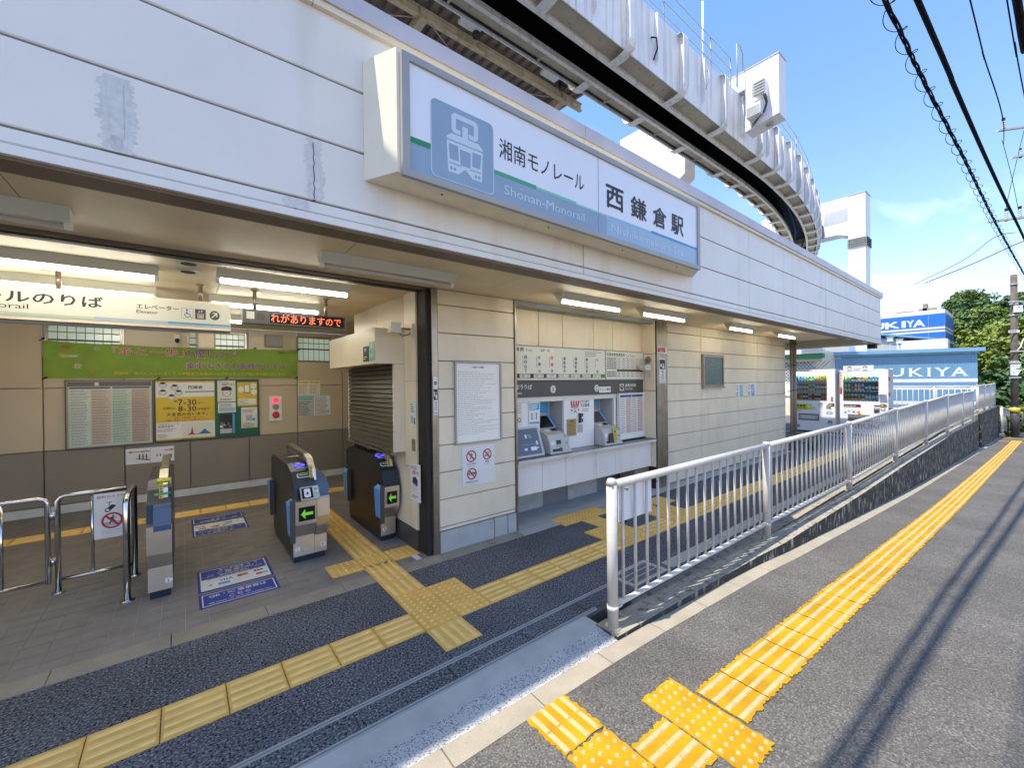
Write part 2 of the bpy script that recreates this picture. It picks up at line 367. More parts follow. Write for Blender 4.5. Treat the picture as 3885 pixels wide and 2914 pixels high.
fore = bx('forecourt', None, -9, 30, 2.405, 3.78, -.6, 0, M_PAVE); tag(fore, kind='structure')
bx('paving_block', fore, 3.0, 30, 2.195, 2.405, -.6, -.001, M_PAVE)
bx('paving_block', fore, 12.4, 30, 3.78, 16, -.6, -.002, M_PAVE)
bx('concrete_strip', fore, 3.2, 12.2, 3.78, 4.8, -.5, .004, M_CONC)
bx('concrete_strip', fore, 3.75, 30, 2.2, 2.33, -.3, .004, M_CONC)
# light edging stones between paving and hall
ex = -5.481
while ex < 2.1:
    x1 = min(ex+.594, 2.136); bx('edging_stone', fore, ex, x1, 3.782, 3.965, -.1, .006, M_KERB); ex += .6
bx('edging_stone', fore, 2.14, 2.72, 3.782, 3.952, -.1, .006, M_KERB); bx('edging_stone', fore, 2.73, 3.19, 3.782, 3.952, -.1, .006, M_KERB)
# drain covers with grooved steel edges
bx('drain_bed', fore, -9, 3.0, 2.16, 2.405, -.4, -.006, M_CHAR)
dx = -2.86
while dx < 2.9:
    bx('drain_cover', fore, dx+.004, dx+.592, 2.222, 2.372, -.08, 0, M_PAVE); dx += .597
for y0 in (2.374, 2.19):
    for k in range(3): bx('drain_edge', fore, -9, 3.1 if y0 > 2.3 else 2.6, y0+k*.0105, y0+k*.0105+.007, -.05, .003+.001*k, M_MGREY if k == 1 else M_GREYB)
ap = sheet([(x, [(2.02, -.006), (2.188, -.001)]) for x in (-9, 2.45)], M_CONC); put('apron', ap.mesh('apron'), fore)
ap = sheet([(x, [(wy(x), sz(x)+.006), (2.02, -.004)]) for x in (-9, -2, 0, 1.2, 1.8, 2.42)], M_WASH); put('apron_edge', ap.mesh('apron_edge'), fore)
bx('gutter', fore, 2.46, 24, 2.03, 2.19, -.5, -.09, M_LEDGE)
# grating behind the railing
gr = thing('drain_grating', 'rusty steel drain grating in a concrete frame behind the end of the railing', 'drain grate', (3.4, 2.33, 0))
mb = MB()
for a in ((3.12, 3.66, 2.44, 2.48), (3.12, 3.66, 2.205, 2.235), (3.12, 3.16, 2.235, 2.44), (3.62, 3.66, 2.235, 2.44)): mb.box(*a, -.03, .008, M_CONC)
mb.obj('frame', gr)
for k in range(16): bx('bar', gr, 3.165+k*.0285, 3.175+k*.0285, 2.236, 2.439, -.03, .004, M_MGREY)
for k in range(2): bx('cross_bar', gr, 3.161, 3.619, 2.3+k*.07, 2.31+k*.07, -.03, .007, M_GREYB)

# tactile tiles
def bar_tile():
    mb = MB(); a = .147; mb.box(-a, a, -a, a, -.03, .004, M_TAN)
    for k in range(4):
        y = -.108+k*.072; mb.hexa([(-a+.012, y-.017, .004), (a-.012, y-.017, .004), (a-.012, y+.017, .004), (-a+.012, y+.017, .004), (-a+.02, y-.010, .0095), (a-.02, y-.010, .0095), (a-.02, y+.010, .0095), (-a+.02, y+.010, .0095)], M_TAN2)
    return mb.mesh('tactile_bar_tile')
def dot_tile(n=5, top=M_TAN2):
    mb = MB(); a = .147; mb.box(-a, a, -a, a, -.03, .004, M_TAN)
    for i in range(n):
        for j in range(n): mb.cyl((-.118+i*.059, -.118+j*.059, .004), (-.118+i*.059, -.118+j*.059, .010), .0135, top, 6, .009)
    return mb.mesh('tactile_dot_tile')
BT, DT = bar_tile(), dot_tile()
def ftile(i, j, kind, rot=0, z=.0045):
    put('tactile_tile', DT if kind == 'd' else BT, fore, (TX0+.3*(i+.5), TY0+.3*(j+.5), z), rotz=rot)
for i in range(-9, 0): ftile(i, 0, 'b')
ftile(0, 0, 'd'); ftile(1, 0, 'd'); ftile(0, 1, 'd'); ftile(1, 1, 'd'); ftile(0, -1, 'b', PI := math.pi/2)
for i in range(2, 8): ftile(i, 0, 'b')
for ij in ((8, 0), (9, 0), (8, 1), (9, 1), (8, 3), (9, 3), (10, 3), (12, 0), (13, 0), (12, 1), (13, 1), (14, 2), (13, 2)): ftile(*ij, 'd')
ftile(9, 2, 'b', PI)
for i in (10, 11, *range(14, 46)): ftile(i, 0, 'b')
for j in range(2, 4): ftile(0, j, 'b', PI)

# ------------------------------------------------------------------ yellow tactile strip on the pavement
def ytile(kind, seed, nx=1, ny=1):
    q = random.Random(seed); mb = MB(); a, b = .146*nx+(nx-1)*.003, .146*ny+(ny-1)*.003; pts = []
    for s0, s1 in (((-a, -b), (a, -b)), ((a, -b), (a, b)), ((a, b), (-a, b)), ((-a, b), (-a, -b))):
        n = 16; horiz = s0[1] == s1[1]
        for k in range(n):
            t = k/n; x = s0[0]+(s1[0]-s0[0])*t; y = s0[1]+(s1[1]-s0[1])*t
            if horiz: y += (q.choice((-.008, 0, 0, .005, .010))+q.uniform(-.003, .003))*(1 if y > 0 else -1)
            else: x += q.uniform(-.006, .003)*(1 if x > 0 else -1)
            pts.append((x, y))
    F = Fr((0, 0, 0), (1, 0, 0), (0, 1, 0)); mb.poly(F, pts, 0, .005, M_YEL)
    if kind == 'b':
        for k in range(4):
            y = -.112+k*.075
            for h in range(2):
                x0 = -a+.006+h*(a-.002); mb.hexa([(x0, y-.015, .005), (x0+a-.008, y-.015, .005), (x0+a-.008, y+.015, .005), (x0, y+.015, .005), (x0+.004, y-.010, .010), (x0+a-.012, y-.010, .010), (x0+a-.012, y+.010, .010), (x0+.004, y+.010, .010)], M_YBAR)
    else:
        for i in range(5*nx):
            for j in range(5*ny):
                x, y = -a+.03+i*(2*a-.06)/(5*nx-1), -b+.03+j*(2*b-.06)/(5*ny-1); mb.cyl((x, y, .005), (x, y, .011), .0135, M_YBAR, 6, .009)
    return mb.mesh('yellow_tactile_tile')
YB = [ytile('b', s) for s in range(5)]; YD = ytile('d', 9)
STRIP = [(2.36, 1.115), (5.5, 1.005), (12.2, .86), (29.4, .40)]
x = 2.52; k = 0
while x < 29.3:
    sl_ = (lerp(STRIP, x+.3)-lerp(STRIP, x-.3))/.6; o = put('yellow_tile', YB[k % 5], pav, (x, lerp(STRIP, x), sz(x)+.001))
    o.rotation_euler = (0, -math.atan2(sz(x+.3)-sz(x-.3), .6), math.atan(sl_)); x += .302; k += 1
def yt(me, x, y, rz=0): put('yellow_tile', me, pav, (x, y, sz(x)+.001), rotz=rz)
yt(ytile('d', 21, 1, 2), 2.205, 1.12, -.03); yt(YB[1], 1.90, 1.12, -.02); yt(YD, 1.60, 1.28, 0); yt(ytile('d', 5), 1.60, .98, 0); yt(YB[3], 1.60, 1.585, PI); yt(YB[2], 1.60, .68, PI)
for dxx in (28.2, 31.0): bx('yellow_line', pav, dxx, dxx+.16, -.6, 1.3, sz(dxx)+.002, sz(dxx)+.006, M_YEL)

# ------------------------------------------------------------------ footing and retaining walls
def wallmesh(xs, ytop, zt, yw, wid, bot):
    mb = MB()
    for a, b in zip(xs, xs[1:]):
        A = [(a, yw(a), bot(a)), (a, yw(a), zt(a)), (a, yw(a)+wid, zt(a)), (a, yw(a)+wid, -.5)]
        B = [(b, yw(b), bot(b)), (b, yw(b), zt(b)), (b, yw(b)+wid, zt(b)), (b, yw(b)+wid, -.5)]
        for i, mt in ((0, M_MOLD), (1, M_LEDGE), (2, M_LEDGE)): mb.face([A[i], B[i], B[i+1], A[i+1]], mt)
        if a == xs[0]: mb.face(A, M_MOLD)
        if b == xs[-1]: mb.face(B[::-1], M_MOLD)
    return mb
fz = lambda x: lerp(FOOT, x)+.004
rw = simple(wallmesh([2.42, 2.6, 3, 3.6, 4.2, 4.7, 5.3, 6, 6.8, 8.35, 10, 11.45, 13, 14.5, 16, 17.2, 20.5, 23.4], 0, fz, wy, .2, lambda x: sz(x)-.3),
            'retaining_wall', 'long low mould blackened concrete wall under the main pale railing', 'wall')
w2 = lambda x: 1.21-.032*(x-24.4)
mb = MB()
rw2 = simple(wallmesh([24.4, 27, 31.4], 0, lambda x: .43, w2, .35, lambda x: sz(x)-.4), 'retaining_wall', 'taller dark stained concrete wall block beyond the end of the main railing', 'wall')
bx('joint_pier', rw2, 23.45, 24.39, 1.3, 3.4, -1.2, .40, M_LEDGE)

# ------------------------------------------------------------------ railings
def railing(name, label, posts, rad_post=.04, zt=1.1, zb=.16, step=.157, grp=None, first=.13, bal=True):
    t = thing(name, label, 'railing', posts[0]); n = 0
    for p in posts:
        mb = MB(); mb.cyl(p, (p[0], p[1], p[2]+zt-.02), rad_post, M_FNC, 14); mb.cyl((p[0], p[1], p[2]+zt-.03), (p[0], p[1], p[2]+zt+.012), rad_post+.006, M_FNC, 14, rad_post*.7)
        mb.cyl((p[0], p[1], p[2]+zb-.03), (p[0], p[1], p[2]+zb+.01), rad_post+.004, M_FNC, 14); mb.cyl((p[0], p[1], p[2]-.02), (p[0], p[1], p[2]+.012), rad_post*1.5, M_LEDGE, 14)
        mb.obj('post', t, True)
    tp = [(p[0], p[1]-.0, p[2]+zt-.035) for p in posts]
    for a, b in zip(tp, tp[1:]):
        d = (Vector(b)-Vector(a)).normalized(); a2, b2 = Vector(a)+d*(rad_post+.005), Vector(b)-d*(rad_post+.005)
        MB().cyl(a2, b2, .032, M_FNC, 12).obj('top_rail', t, True)
        lo = Vector((0, 0, zb-zt+.035)); MB().cyl(a2+lo, b2+lo, .022, M_FNC, 10).obj('bottom_rail', t, True)
    me = MB().cyl((0, 0, 0), (0, 0, zt-zb-.05), .0125, M_FNC, 8).mesh('baluster', True)
    mb = MB()
    for a, b in zip(posts, posts[1:]):
        L = math.dist(a[:2], b[:2]); s = first
        while s < L-.06:
            k = s/L; put('baluster', me, t, tuple(a[i]+(b[i]-a[i])*k+(zb if i == 2 else 0) for i in range(3))); s += step
    return t
P1 = [(2.49, 1.95, 0), (5.32, 1.93, 0), (8.35, 1.826, .043), (11.45, 1.74, .119), (14.5, 1.645, .17), (17.2, 1.517, .24), (20.5, 1.448, .245), (23.1, 1.365, .235)]
r1 = railing('railing', 'long pale steel railing with upright bars beside the road', P1)
mb = MB()
for (x, y, z) in P1[:7]:
    for zz in (1.06, .16): mb.box(x+.04, x+.10, y-.012, y+.012, z+zz-.03, z+zz+.03, M_FNC)
mb.obj('rail_clamp', r1)
r2 = railing('railing', 'short pale railing on the taller wall block past the main railing', [(24.45, 1.32, .43), (26.6, 1.25, .43), (28.7, 1.18, .43), (30.8, 1.12, .45)], zb=.13)
r3 = railing('railing', 'open railing crossing behind the vending machines before the blue shed', [(24.40, 1.45, .40), (24.35, 2.5, .40), (24.3, 4.5, .40), (24.3, 6.4, .40)], zb=-.3, step=.17)
bd = thing('blank_board', 'blank white board tied to the near end of the railing', 'board', (2.82, 1.985, .75))
MB().box(2.60, 3.04, 1.972, 1.978, .755, 1.02, M_WHT).obj('board', bd)
mb = MB()
for xx, zz in ((2.62, .76), (3.03, .80), (2.64, 1.0), (3.03, 1.0)): mb.tube([(xx, 1.93, zz), (xx+.02, 1.925, zz+.01), (xx+.03, 1.97, zz), (xx+.05, 1.98, zz+.005)], .003, M_CABLE, 5)
mb.obj('cable_tie', bd)

# ------------------------------------------------------------------ station building
FYF, WY, RY, BY = 2.63, 3.97, 4.219, 8.75      # fascia, outer wall, ticket recess, hall back wall
st = thing('station_building', 'low cream panelled station building with a deep white fascia over its open entrance', 'building', (3, 4, 0))
F = FY(FYF)
def panel_mesh(w, h, mt, th=.035, ch=.006):    # board with a small chamfered edge, local X right, Z up, facing -Y
    mb = MB(); a = ch
    mb.hexa([(0, 0, 0), (w, 0, 0), (w, th, 0), (0, th, 0), (0, 0, h), (w, 0, h), (w, th, h), (0, th, h)], mt) if ch <= 0 else None
    if ch > 0:
        o = [(0, a, 0), (w, a, 0), (w, a, h), (0, a, h)]; i = [(a, 0, a), (w-a, 0, a), (w-a, 0, h-a), (a, 0, h-a)]; bk = [(0, th, 0), (w, th, 0), (w, th, h), (0, th, h)]
        mb.face(i, mt)
        for k in range(4):
            mb.face([o[k], o[(k+1) % 4], i[(k+1) % 4], i[k]], mt); mb.face([bk[k], bk[(k+1) % 4], o[(k+1) % 4], o[k]], mt)
    return mb.mesh('panel')
def panels(name, parent, y, rows, xsrow, mt, gap=.008, th=.035, ch=.006):
    for (z0, z1), xs in zip(rows, xsrow):
        for a, b in zip(xs, xs[1:]): put(name, panel_mesh(b-a-gap, z1-z0-gap, mt, th, ch), parent, (a+gap/2, y, z0+gap/2))
panels('fascia_panel', st, FYF, [(2.848, 2.922), (2.922, 3.30), (3.30, 3.682), (3.682, 4.10)],
       [[-9, -3, .52, 2.978, 6.67, 7.6, 10.36, 11.77, 13.97, 15.4], [-9, -2.4, .62, 2.978, 6.67, 10.36, 11.77, 13.97, 15.4], [-9, -3, 2.2, 6.67, 10.36, 13.97, 15.4], [-9, -3, 3.1, 6.67, 7.6, 10.36, 13.97, 15.4]], M_FASC, .010)
bx('fascia_backing', st, -9, 15.38, 2.668, 2.76, 2.80, 4.12, M_MGREY)
bx('drip_edge', st, -9, 15.41, 2.612, 2.667, 2.80, 2.842, M_FASC)
bx('soffit_trim', st, -9, 15.4, 2.64, 2.80, 2.785, 2.799, M_TRIM)
for a, b in ((-9, -5), (-5, .62), (.62, 2.97), (2.97, 6.6), (6.6, 10.3), (10.3, 15.45)):
    mb = MB(); mb.box(a+.002, b-.002, 2.585, 2.84, 4.112, 4.235, M_COPE); mb.box(a+.002, b-.002, 2.60, 2.63, 4.07, 4.111, M_SIDE); mb.obj('coping', st)
bx('roof_slab', st, -9, 15.38, 2.77, 9.2, 4.02, 4.14, M_MGREY)
bx('end_fascia', st, 15.33, 15.4, 2.668, 9.2, 2.80, 4.018, M_FASC); bx('end_beam', st, 15.2, 15.329, 2.77, 9.0, 2.83, 4.018, M_SIDE)
bx('roof_drain', st, 15.02, 15.24, 2.68, 2.86, 2.68, 2.79, M_DARK)
# unseen block above the frame, added and sized to shade the kerb
up = bx('unseen_shade_wall', st, -9, -.58, 2.63, 9.1, 4.24, 6.8, M_FASC)
# repair patches and cracks
def patch(x0, x1, z0, z1, seed):
    q = random.Random(seed); L = []; Rr = []; n = 34
    for k in range(n+1):
        z = z0+(z1-z0)*k/n; u = math.sin(math.pi*k/n)*.012
        L.append((x0-u+q.choice((-.012, 0, .006, .010))+q.uniform(-.003, .003), z)); Rr.append((x1+u+q.choice((-.010, 0, .004, .012))+q.uniform(-.003, .003), z))
    return MB().poly(F, L+Rr[::-1], .0005, .0008, M_PATCH)
patch(-.275, -.17, 2.925, 3.275, 1).obj('repair_patch', st); patch(.585, .66, 2.93, 3.29, 2).obj('repair_patch', st); patch(.47, .575, 2.855, 2.915, 3).obj('repair_patch', st)
mb = MB(); mb.rect(F, -.245, 2.94, -.205, 3.0, .0015, .002, mat('repair_paint_grey', (.55, .545, .51), .6, var=.15, vs=40)); mb.rect(F, -.2, 2.99, -.1985, 3.24, .0015, .002, M_PLAST)
pts = [(.622+R.uniform(-.006, .006), 2.935+k*.03) for k in range(12)]
for (a, b), (c, d) in zip(pts, pts[1:]): mb.face([F.p(a-.002, b, .003), F.p(a+.002, b, .003), F.p(c+.002, d, .003), F.p(c-.002, d, .003)], M_DARK)
mb.obj('crack', st)
# soffit boards
for k, (a, b) in enumerate(((-9, -2.6), (-2.6, -.67), (-.67, 1.0), (1.0, 2.6), (2.6, 4.5), (4.5, 6.6), (6.6, 8.7), (8.7, 10.8), (10.8, 12.9))):
    bx('ceiling_board', st, a+.003, b-.003, 2.805, 3.985 if b < 2.5 else 4.28, 2.862, 2.885, M_CEIL)
# outer wall boards
ZR = [.275, .575, .87, 1.165, 1.47, 1.775, 2.08, 2.385, 2.69, 2.86]
rows = list(zip(ZR, ZR[1:]))
panels('wall_board', st, WY, [(.235, .275)]+rows, [[2.145, 3.205]]*10, M_SIDE)
panels('wall_board', st, WY, [(.03, .275)]+rows, [[6.65, 7.84, 8.68, 10.47, 12.2]]*10, M_SIDE)
bx('wall_core', st, 2.15, 3.2, 4.01, 6.2, -.1, 2.861, M_MGREY); bx('wall_core', st, 6.3, 12.19, 4.006, 8.7, -.1, 2.861, M_MGREY)
for a, b in ((2.15, 2.86), (2.872, 3.06), (3.072, 3.2)): bx('base_board', st, a, b, 3.957, 4.005, .004, .231, M_GREYB)
bx('end_wall', st, 12.19, 12.215, 3.972, 9, -.1, 4.0, M_SIDE)
# recess frames
mb = MB(); mb.box(3.206, 3.232, 3.955, 4.2, 0, 2.858, M_STEEL); mb.obj('steel_trim', st)
mb = MB(); mb.box(6.26, 6.285, 3.955, 4.1, 0, 2.858, M_DARK); mb.obj('steel_trim', st)
bx('shutter_post', st, 6.29, 6.615, 3.952, 4.004, 0, 2.859, M_STEEL)
bx('shutter_rail', st, 3.233, 6.24, 3.97, 4.06, 2.80, 2.859, M_MGREY)
# recess back wall, above and below the machines
B_X = [3.233, 3.839, 4.307, 4.98, 5.446, 6.24]
panels('recess_panel', st, RY, [(2.33, 2.86)], [B_X], M_INW if False else M_SIDE)
bx('recess_core', st, 3.1, 6.3, 4.52, 4.6, 0, 2.861, M_MGREY); bx('recess_core', st, 3.233, 6.24, 4.255, 4.5, 1.64, 2.861, M_MGREY)
for z0, z1 in ((.38, .86), (.862, 1.67), (1.675, 2.3), (2.305, 2.86)): bx('recess_side_panel', st, 6.24, 6.258, 3.96, 4.53, z0+.003, z1-.003, M_SIDE)
# white machine wall with two niches
for a, b in ((3.433, 3.843), (4.312, 4.978), (5.472, 5.53)):
    bx('machine_wall', st, a+.002, b-.002, RY, RY+.04, .86, 1.565, M_WHT)
for a, b in zip([3.433, 3.845, 4.31, 4.98, 5.47], [3.845, 4.31, 4.98, 5.47, 5.53]): bx('header_panel', st, a+.002, b-.002, RY-.008, RY+.04, 1.568, 1.636, M_CREAM)
for a, b in ((3.845, 4.31), (4.98, 5.47)):
    bx('niche_side', st, b-.004, b, RY+.041, 4.5, .86, 1.565, M_PLAST); bx('niche_side', st, a, a+.004, RY+.041, 4.5, .86, 1.565, M_PLAST); bx('niche_top', st, a, b, RY+.041, 4.5, 1.566, 1.58, M_PLAST); bx('niche_back', st, a, b, 4.5, 4.515, .86, 1.58, M_PLAST)
bx('machine_wall', st, 5.53, 6.24, RY+.005, RY+.04, .86, 1.64, M_MGREY)
# counter and lower panels
mb = MB(); mb.box(3.233, 6.24, 3.945, 4.5, .84, .858, M_STEEL); mb.box(3.233, 6.24, 3.94, 3.955, .815, .858, M_BASE); mb.obj('counter', st)
panels('counter_panel', st, 4.04, [(.385, .815)], [[3.236, 3.72, 4.165, 4.81, 5.26, 6.24]], M_FASC, .006, .03)
bx('counter_core', st, 3.24, 6.24, 4.072, 4.4, .40, .80, M_MGREY)
for a, b, y in ((3.3, 4.14, 4.5), (4.67, 5.36, 4.5)): bx('counter_foot', st, a, b, y, 4.9, .004, .5, M_GREYB)
bx('counter_foot', st, 3.25, 6.3, 4.72, 4.76, .004, .5, M_GREYB); bx('recess_floor', st, 3.2, 6.3, 4.3, 4.9, -.1, .003, M_CONC); bx('counter_foot', st, 5.85, 6.25, 4.1, 4.4, .004, .36, M_INL)
# right wall window
mb = MB()
for a in ((7.845, 8.70, 2.29, 2.35), (7.845, 8.70, 1.70, 1.75), (7.845, 7.895, 1.75, 2.29), (8.66, 8.70, 1.75, 2.29)): mb.box(a[0], a[1], 3.925, 3.969, a[2], a[3], M_STEEL)
mb.box(7.83, 8.72, 3.915, 3.969, 1.675, 1.699, M_SIGNF); wf = mb.obj('window', st)
bx('pane', wf, 7.896, 8.659, 3.945, 3.955, 1.751, 2.289, mat('window_glass_dark', (.10, .15, .14), .18, var=.3, vs=30, bump=.5, bs=90))
# drainpipes at the wall end
for x, r_ in ((12.31, .035), (12.52, .055)):
    MB().cyl((x, 3.86, 0), (x, 3.86, 2.87), r_, M_INL, 12).obj('drainpipe', st, True)
mb = MB()
for z in (.5, 1.55, 2.2, 2.75): mb.box(12.2, 12.6, 3.80, 3.815, z, z+.02, M_DARK); mb.box(12.05, 12.28, 3.86, 3.875, z-.03, z-.012, M_DARK)
mb.obj('pipe_bracket', st)
# entrance frame
bx('entrance_post', st, 2.074, 2.142, 3.962, 4.19, 0, 2.859, M_STEEL); bx('entrance_post', st, 2.02, 2.07, 4.0, 4.19, 0, 2.859, M_DARK)
bx('shutter_slot', st, -9, 2.02, 3.99, 4.17, 2.835, 2.861, M_TRIM); bx('shutter_slot', st, -9, 2.02, 4.05, 4.12, 2.826, 2.834, M_DARK)
# hall ceiling
for a, b in ((-9, -3.3), (-3.3, -1.5), (-1.5, .3), (.3, 1.2), (1.2, 4)):
    for c, d in ((4.172, 5.2), (5.2, 7), (7, 8.8)): bx('ceiling_board', st, a+.003, b-.003, c+.003, d-.003, 2.862, 2.885, M_CEIL)
# hall back wall
BX = [-5.6, -4.78, -3.97, -3.16, -2.36, -1.552, -.709, .092, .926, 1.717, 2.55, 3.36, 4.2]
panels('hall_panel', st, BY, [(.14, .93)], [BX], M_INL, .01, .04)
panels('hall_panel', st, BY, [(.93, 1.83)], [BX], M_INW, .01, .04)
WIN = [(-1.50, -.745), (.10, .873), (1.74, 2.31)]
for a, b in zip(BX, BX[1:]):
    w = [q for q in WIN if a-.05 <= q[0] and q[1] <= b+.05]
    if w:
        put('hall_panel', panel_mesh(b-a-.01, 2.285-1.83-.01, M_INW, .04), st, (a+.005, BY, 1.835)); put('hall_panel', panel_mesh(b-a-.01, .09, M_INW, .04), st, (a+.005, BY, 2.765))
        if b-w[0][1] > .1: put('hall_panel', panel_mesh(b-w[0][1]-.01, .47, M_INW, .04), st, (w[0][1]+.005, BY, 2.29))
    else: put('hall_panel', panel_mesh(b-a-.01, 1.03-.01, M_INW, .04), st, (a+.005, BY, 1.835))
mb = MB()
for a, b in zip(BX[:-1], BX[1:]):
    w = [q for q in WIN if a-.05 <= q[0] and q[1] <= b+.05]
    mb.box(a, b, BY+.045, BY+.2, 0, 2.285 if w else 2.86, M_GROUT)
mb.obj('hall_wall_core', st)
for a, b in WIN:
    mb = MB()
    for q in ((a-.03, b+.03, 2.285, 2.31), (a-.03, b+.03, 2.745, 2.77), (a-.03, a, 2.31, 2.745), (b, b+.03, 2.31, 2.745)): mb.box(q[0], q[1], BY-.01, BY+.06, q[2], q[3], M_STEEL)
    w = mb.obj('window', st); bx('pane', w, a, b, BY+.05, BY+.056, 2.31, 2.745, M_FROST)
    mb = MB(); n = int((b-a)/.085)
    for k in range(1, n): mb.box(a+(b-a)*k/n-.004, a+(b-a)*k/n+.004, BY+.02, BY+.03, 2.31, 2.745, M_INL)
    mb.box(a, b, BY+.015, BY+.03, 2.52, 2.545, M_CHAR); mb.box(a, b, BY+.015, BY+.03, 2.64, 2.655, M_INL); mb.obj('window_bars', w)
for a, b in zip(BX, BX[1:]): bx('baseboard', st, a+.002, b-.002, BY-.02, BY+.04, .02, .135, M_BASE)
bx('hall_left_wall', st, -5.7, -5.6, 4.0, 8.8, 0, 2.861, M_INW)
# office block with service window and shutter
for y0, y1 in ((4.195, 4.50), (4.50, 5.34), (5.34, 6.25)): bx('side_panel', st, 2.0, 2.02, y0+.003, y1-.003, 2.47 if y0 > 4.4 else 1.87, 2.86, M_INW if y0 > 4.4 else M_SIDE)
bx('side_panel', st, 2.0, 2.02, 4.198, 4.497, .90, 1.864, M_SIDE); bx('side_panel', st, 2.0, 2.02, 4.198, 4.497, .225, .894, M_SIDE); bx('side_base', st, 1.995, 2.02, 4.198, 6.2, 0, .219, M_CHAR)
for y0, y1 in ((4.497, 5.3), (5.3, 6.22)): bx('side_panel', st, 2.0, 2.02, y0+.003, y1-.003, .225, 1.04, M_SIDE)
bx('office_core', st, 2.03, 4.2, 6.15, 6.25, 0, 2.861, M_INW); bx('office_core', st, 2.03, 2.1, 4.25, 6.2, 0, 2.861, M_INW)
sb = MB(); sb.box(1.657, 1.998, 4.485, 6.27, 2.066, 2.462, M_SIDE); sb.obj('shutter_box', st)
bx('shutter_jamb', st, 1.868, 1.998, 4.487, 4.53, 1.06, 2.063, M_SIDE); bx('shutter_jamb', st, 1.868, 1.998, 6.10, 6.14, 1.06, 2.063, M_SIDE)
bx('shutter_sill', st, 1.83, 2.0, 4.50, 6.12, 1.03, 1.058, M_STEEL)
M_SLAT = mat('shutter_slat', (.10, .085, .065), .4, metal=.3, var=.1, vs=5)
for k in range(18):
    z0 = 1.062+k*.0555
    MB().prof([(0, 0)]*0 or [(4.532, 0)], 0, 0, M_SLAT, M_SLAT) if False else None
    mb = MB(); mb.hexa([(1.858, 4.532, z0+.002), (1.90, 4.532, z0+.002), (1.90, 6.098, z0+.002), (1.858, 6.098, z0+.002), (1.88, 4.532, z0+.049), (1.90, 4.532, z0+.049), (1.90, 6.098, z0+.049), (1.88, 6.098, z0+.049)], M_SLAT); mb.obj('shutter_slat', st)
bx('shutter_back', st, 1.905, 1.93, 4.53, 6.1, 1.06, 2.06, M_DARK)
# hall floor tiles: the nearest ones singly, the rest joined
tiles = []
y = 3.968
fl = bx('hall_floor', None, -5.6, 4.2, 3.966, 8.8, -.2, -.004, M_GROUT); tag(fl, kind='structure')
tm = MB().box(0, .1462, 0, .1462, -.02, 0, M_FTILE).mesh('floor_tile')
j = 0
while y < 8.7:
    x = -5.55
    while x < (2.0 if y < 6.2 else 4.1):
        tiles.append((x, y)); x += .15
    y += .15
tiles.sort(key=lambda t: (0 if -1.45 < t[0] < 2.05 else 1, t[1]+.15*abs(t[0])))
for x, y in tiles[:300]: put('floor_tile', tm, fl, (x, y, R.uniform(-.0008, .0004)))
mb = MB()
for x, y in tiles[300:]: mb.box(x, x+.1462, y, y+.1462, -.01, R.uniform(-.0008, .0004), M_FTILE)
tag(mb.obj('floor_tile_field', fl), kind='stuff')
def htile(x, y, kind, rz=0): put('tactile_tile', DT if kind == 'd' else BT, fl, (x, y, .003), rotz=rz)
xc = TX0+.15
for k in range(1): htile(xc, 3.985+.02, 'b', PI)
htile(xc, 4.265, 'd'); htile(xc-.3, 4.265, 'd'); htile(xc+.3, 4.265, 'd')
for k in range(11): htile(xc, 4.565+.3*k, 'b', PI)
for k in range(-16, 9): htile(TX0+.15+.3*k, 7.56, 'b')
mb = MB(); FF = Fr((0, 0, .001), (1, 0, 0), (0, 1, 0))
mb.poly(FF, [(1.885, 3.985), (1.945, 3.985), (1.945, 4.19), (1.90, 4.19), (1.84, 4.16), (1.84, 4.135), (1.885, 4.145)], 0, .0015, M_WHT); tag(mb.obj('floor_number', fl))
mb = MB(); mb.poly(FF, [(1.26, 5.6), (1.30, 5.6), (1.30, 5.78), (1.40, 5.78), (1.40, 5.82), (1.26, 5.82)], 0, .0015, M_WHT); mb.obj('floor_mark', fl)

# ------------------------------------------------------------------ station sign
sg = thing('station_sign', 'big light-box station sign with a train pictogram and the station name on the fascia', 'sign', (2.9, 2.63, 3.5))
SY = 2.36
mb = MB(); b0 = [(.915, 2.628), (5.0, 2.628), (4.70, SY+.03), (1.035, SY+.03)]
mb.hexa([(*b0[3], 3.128), (*b0[2], 3.128), (*b0[1], 3.128), (*b0[0], 3.128), (*b0[3], 3.885), (*b0[2], 3.885), (*b0[1], 3.885), (*b0[0], 3.885)], M_SIGNB); mb.obj('case', sg)
F = FY(SY); zf0, zf1 = 3.09, 3.835; xf0, xf1 = 1.055, 4.66
zf0, zf1 = 3.105, 3.86
mb = MB()
for a in ((xf0, zf0, xf1, zf0+.045), (xf0, zf1-.045, xf1, zf1), (xf0, zf0+.045, xf0+.05, zf1-.045), (xf1-.05, zf0+.045, xf1, zf1-.045)): mb.rect(F, *a, -.03, .004, M_SIGNF)
mb.obj('frame', sg)
mb = MB(); f0, f1, g0, g1 = xf0+.05, xf1-.05, zf0+.045, zf1-.045
mb.rect(F, f0, g0, f1, g1, -.029, -.012, M_SIGNW)
zt = lambda x: 3.335+.0*x
mb.rect(F, f0, g0, 3.0, 3.325, -.012, -.011, M_SIGNG); mb.rect(F, 3.0, g0, f1, 3.325, -.012, -.011, M_SIGNL)
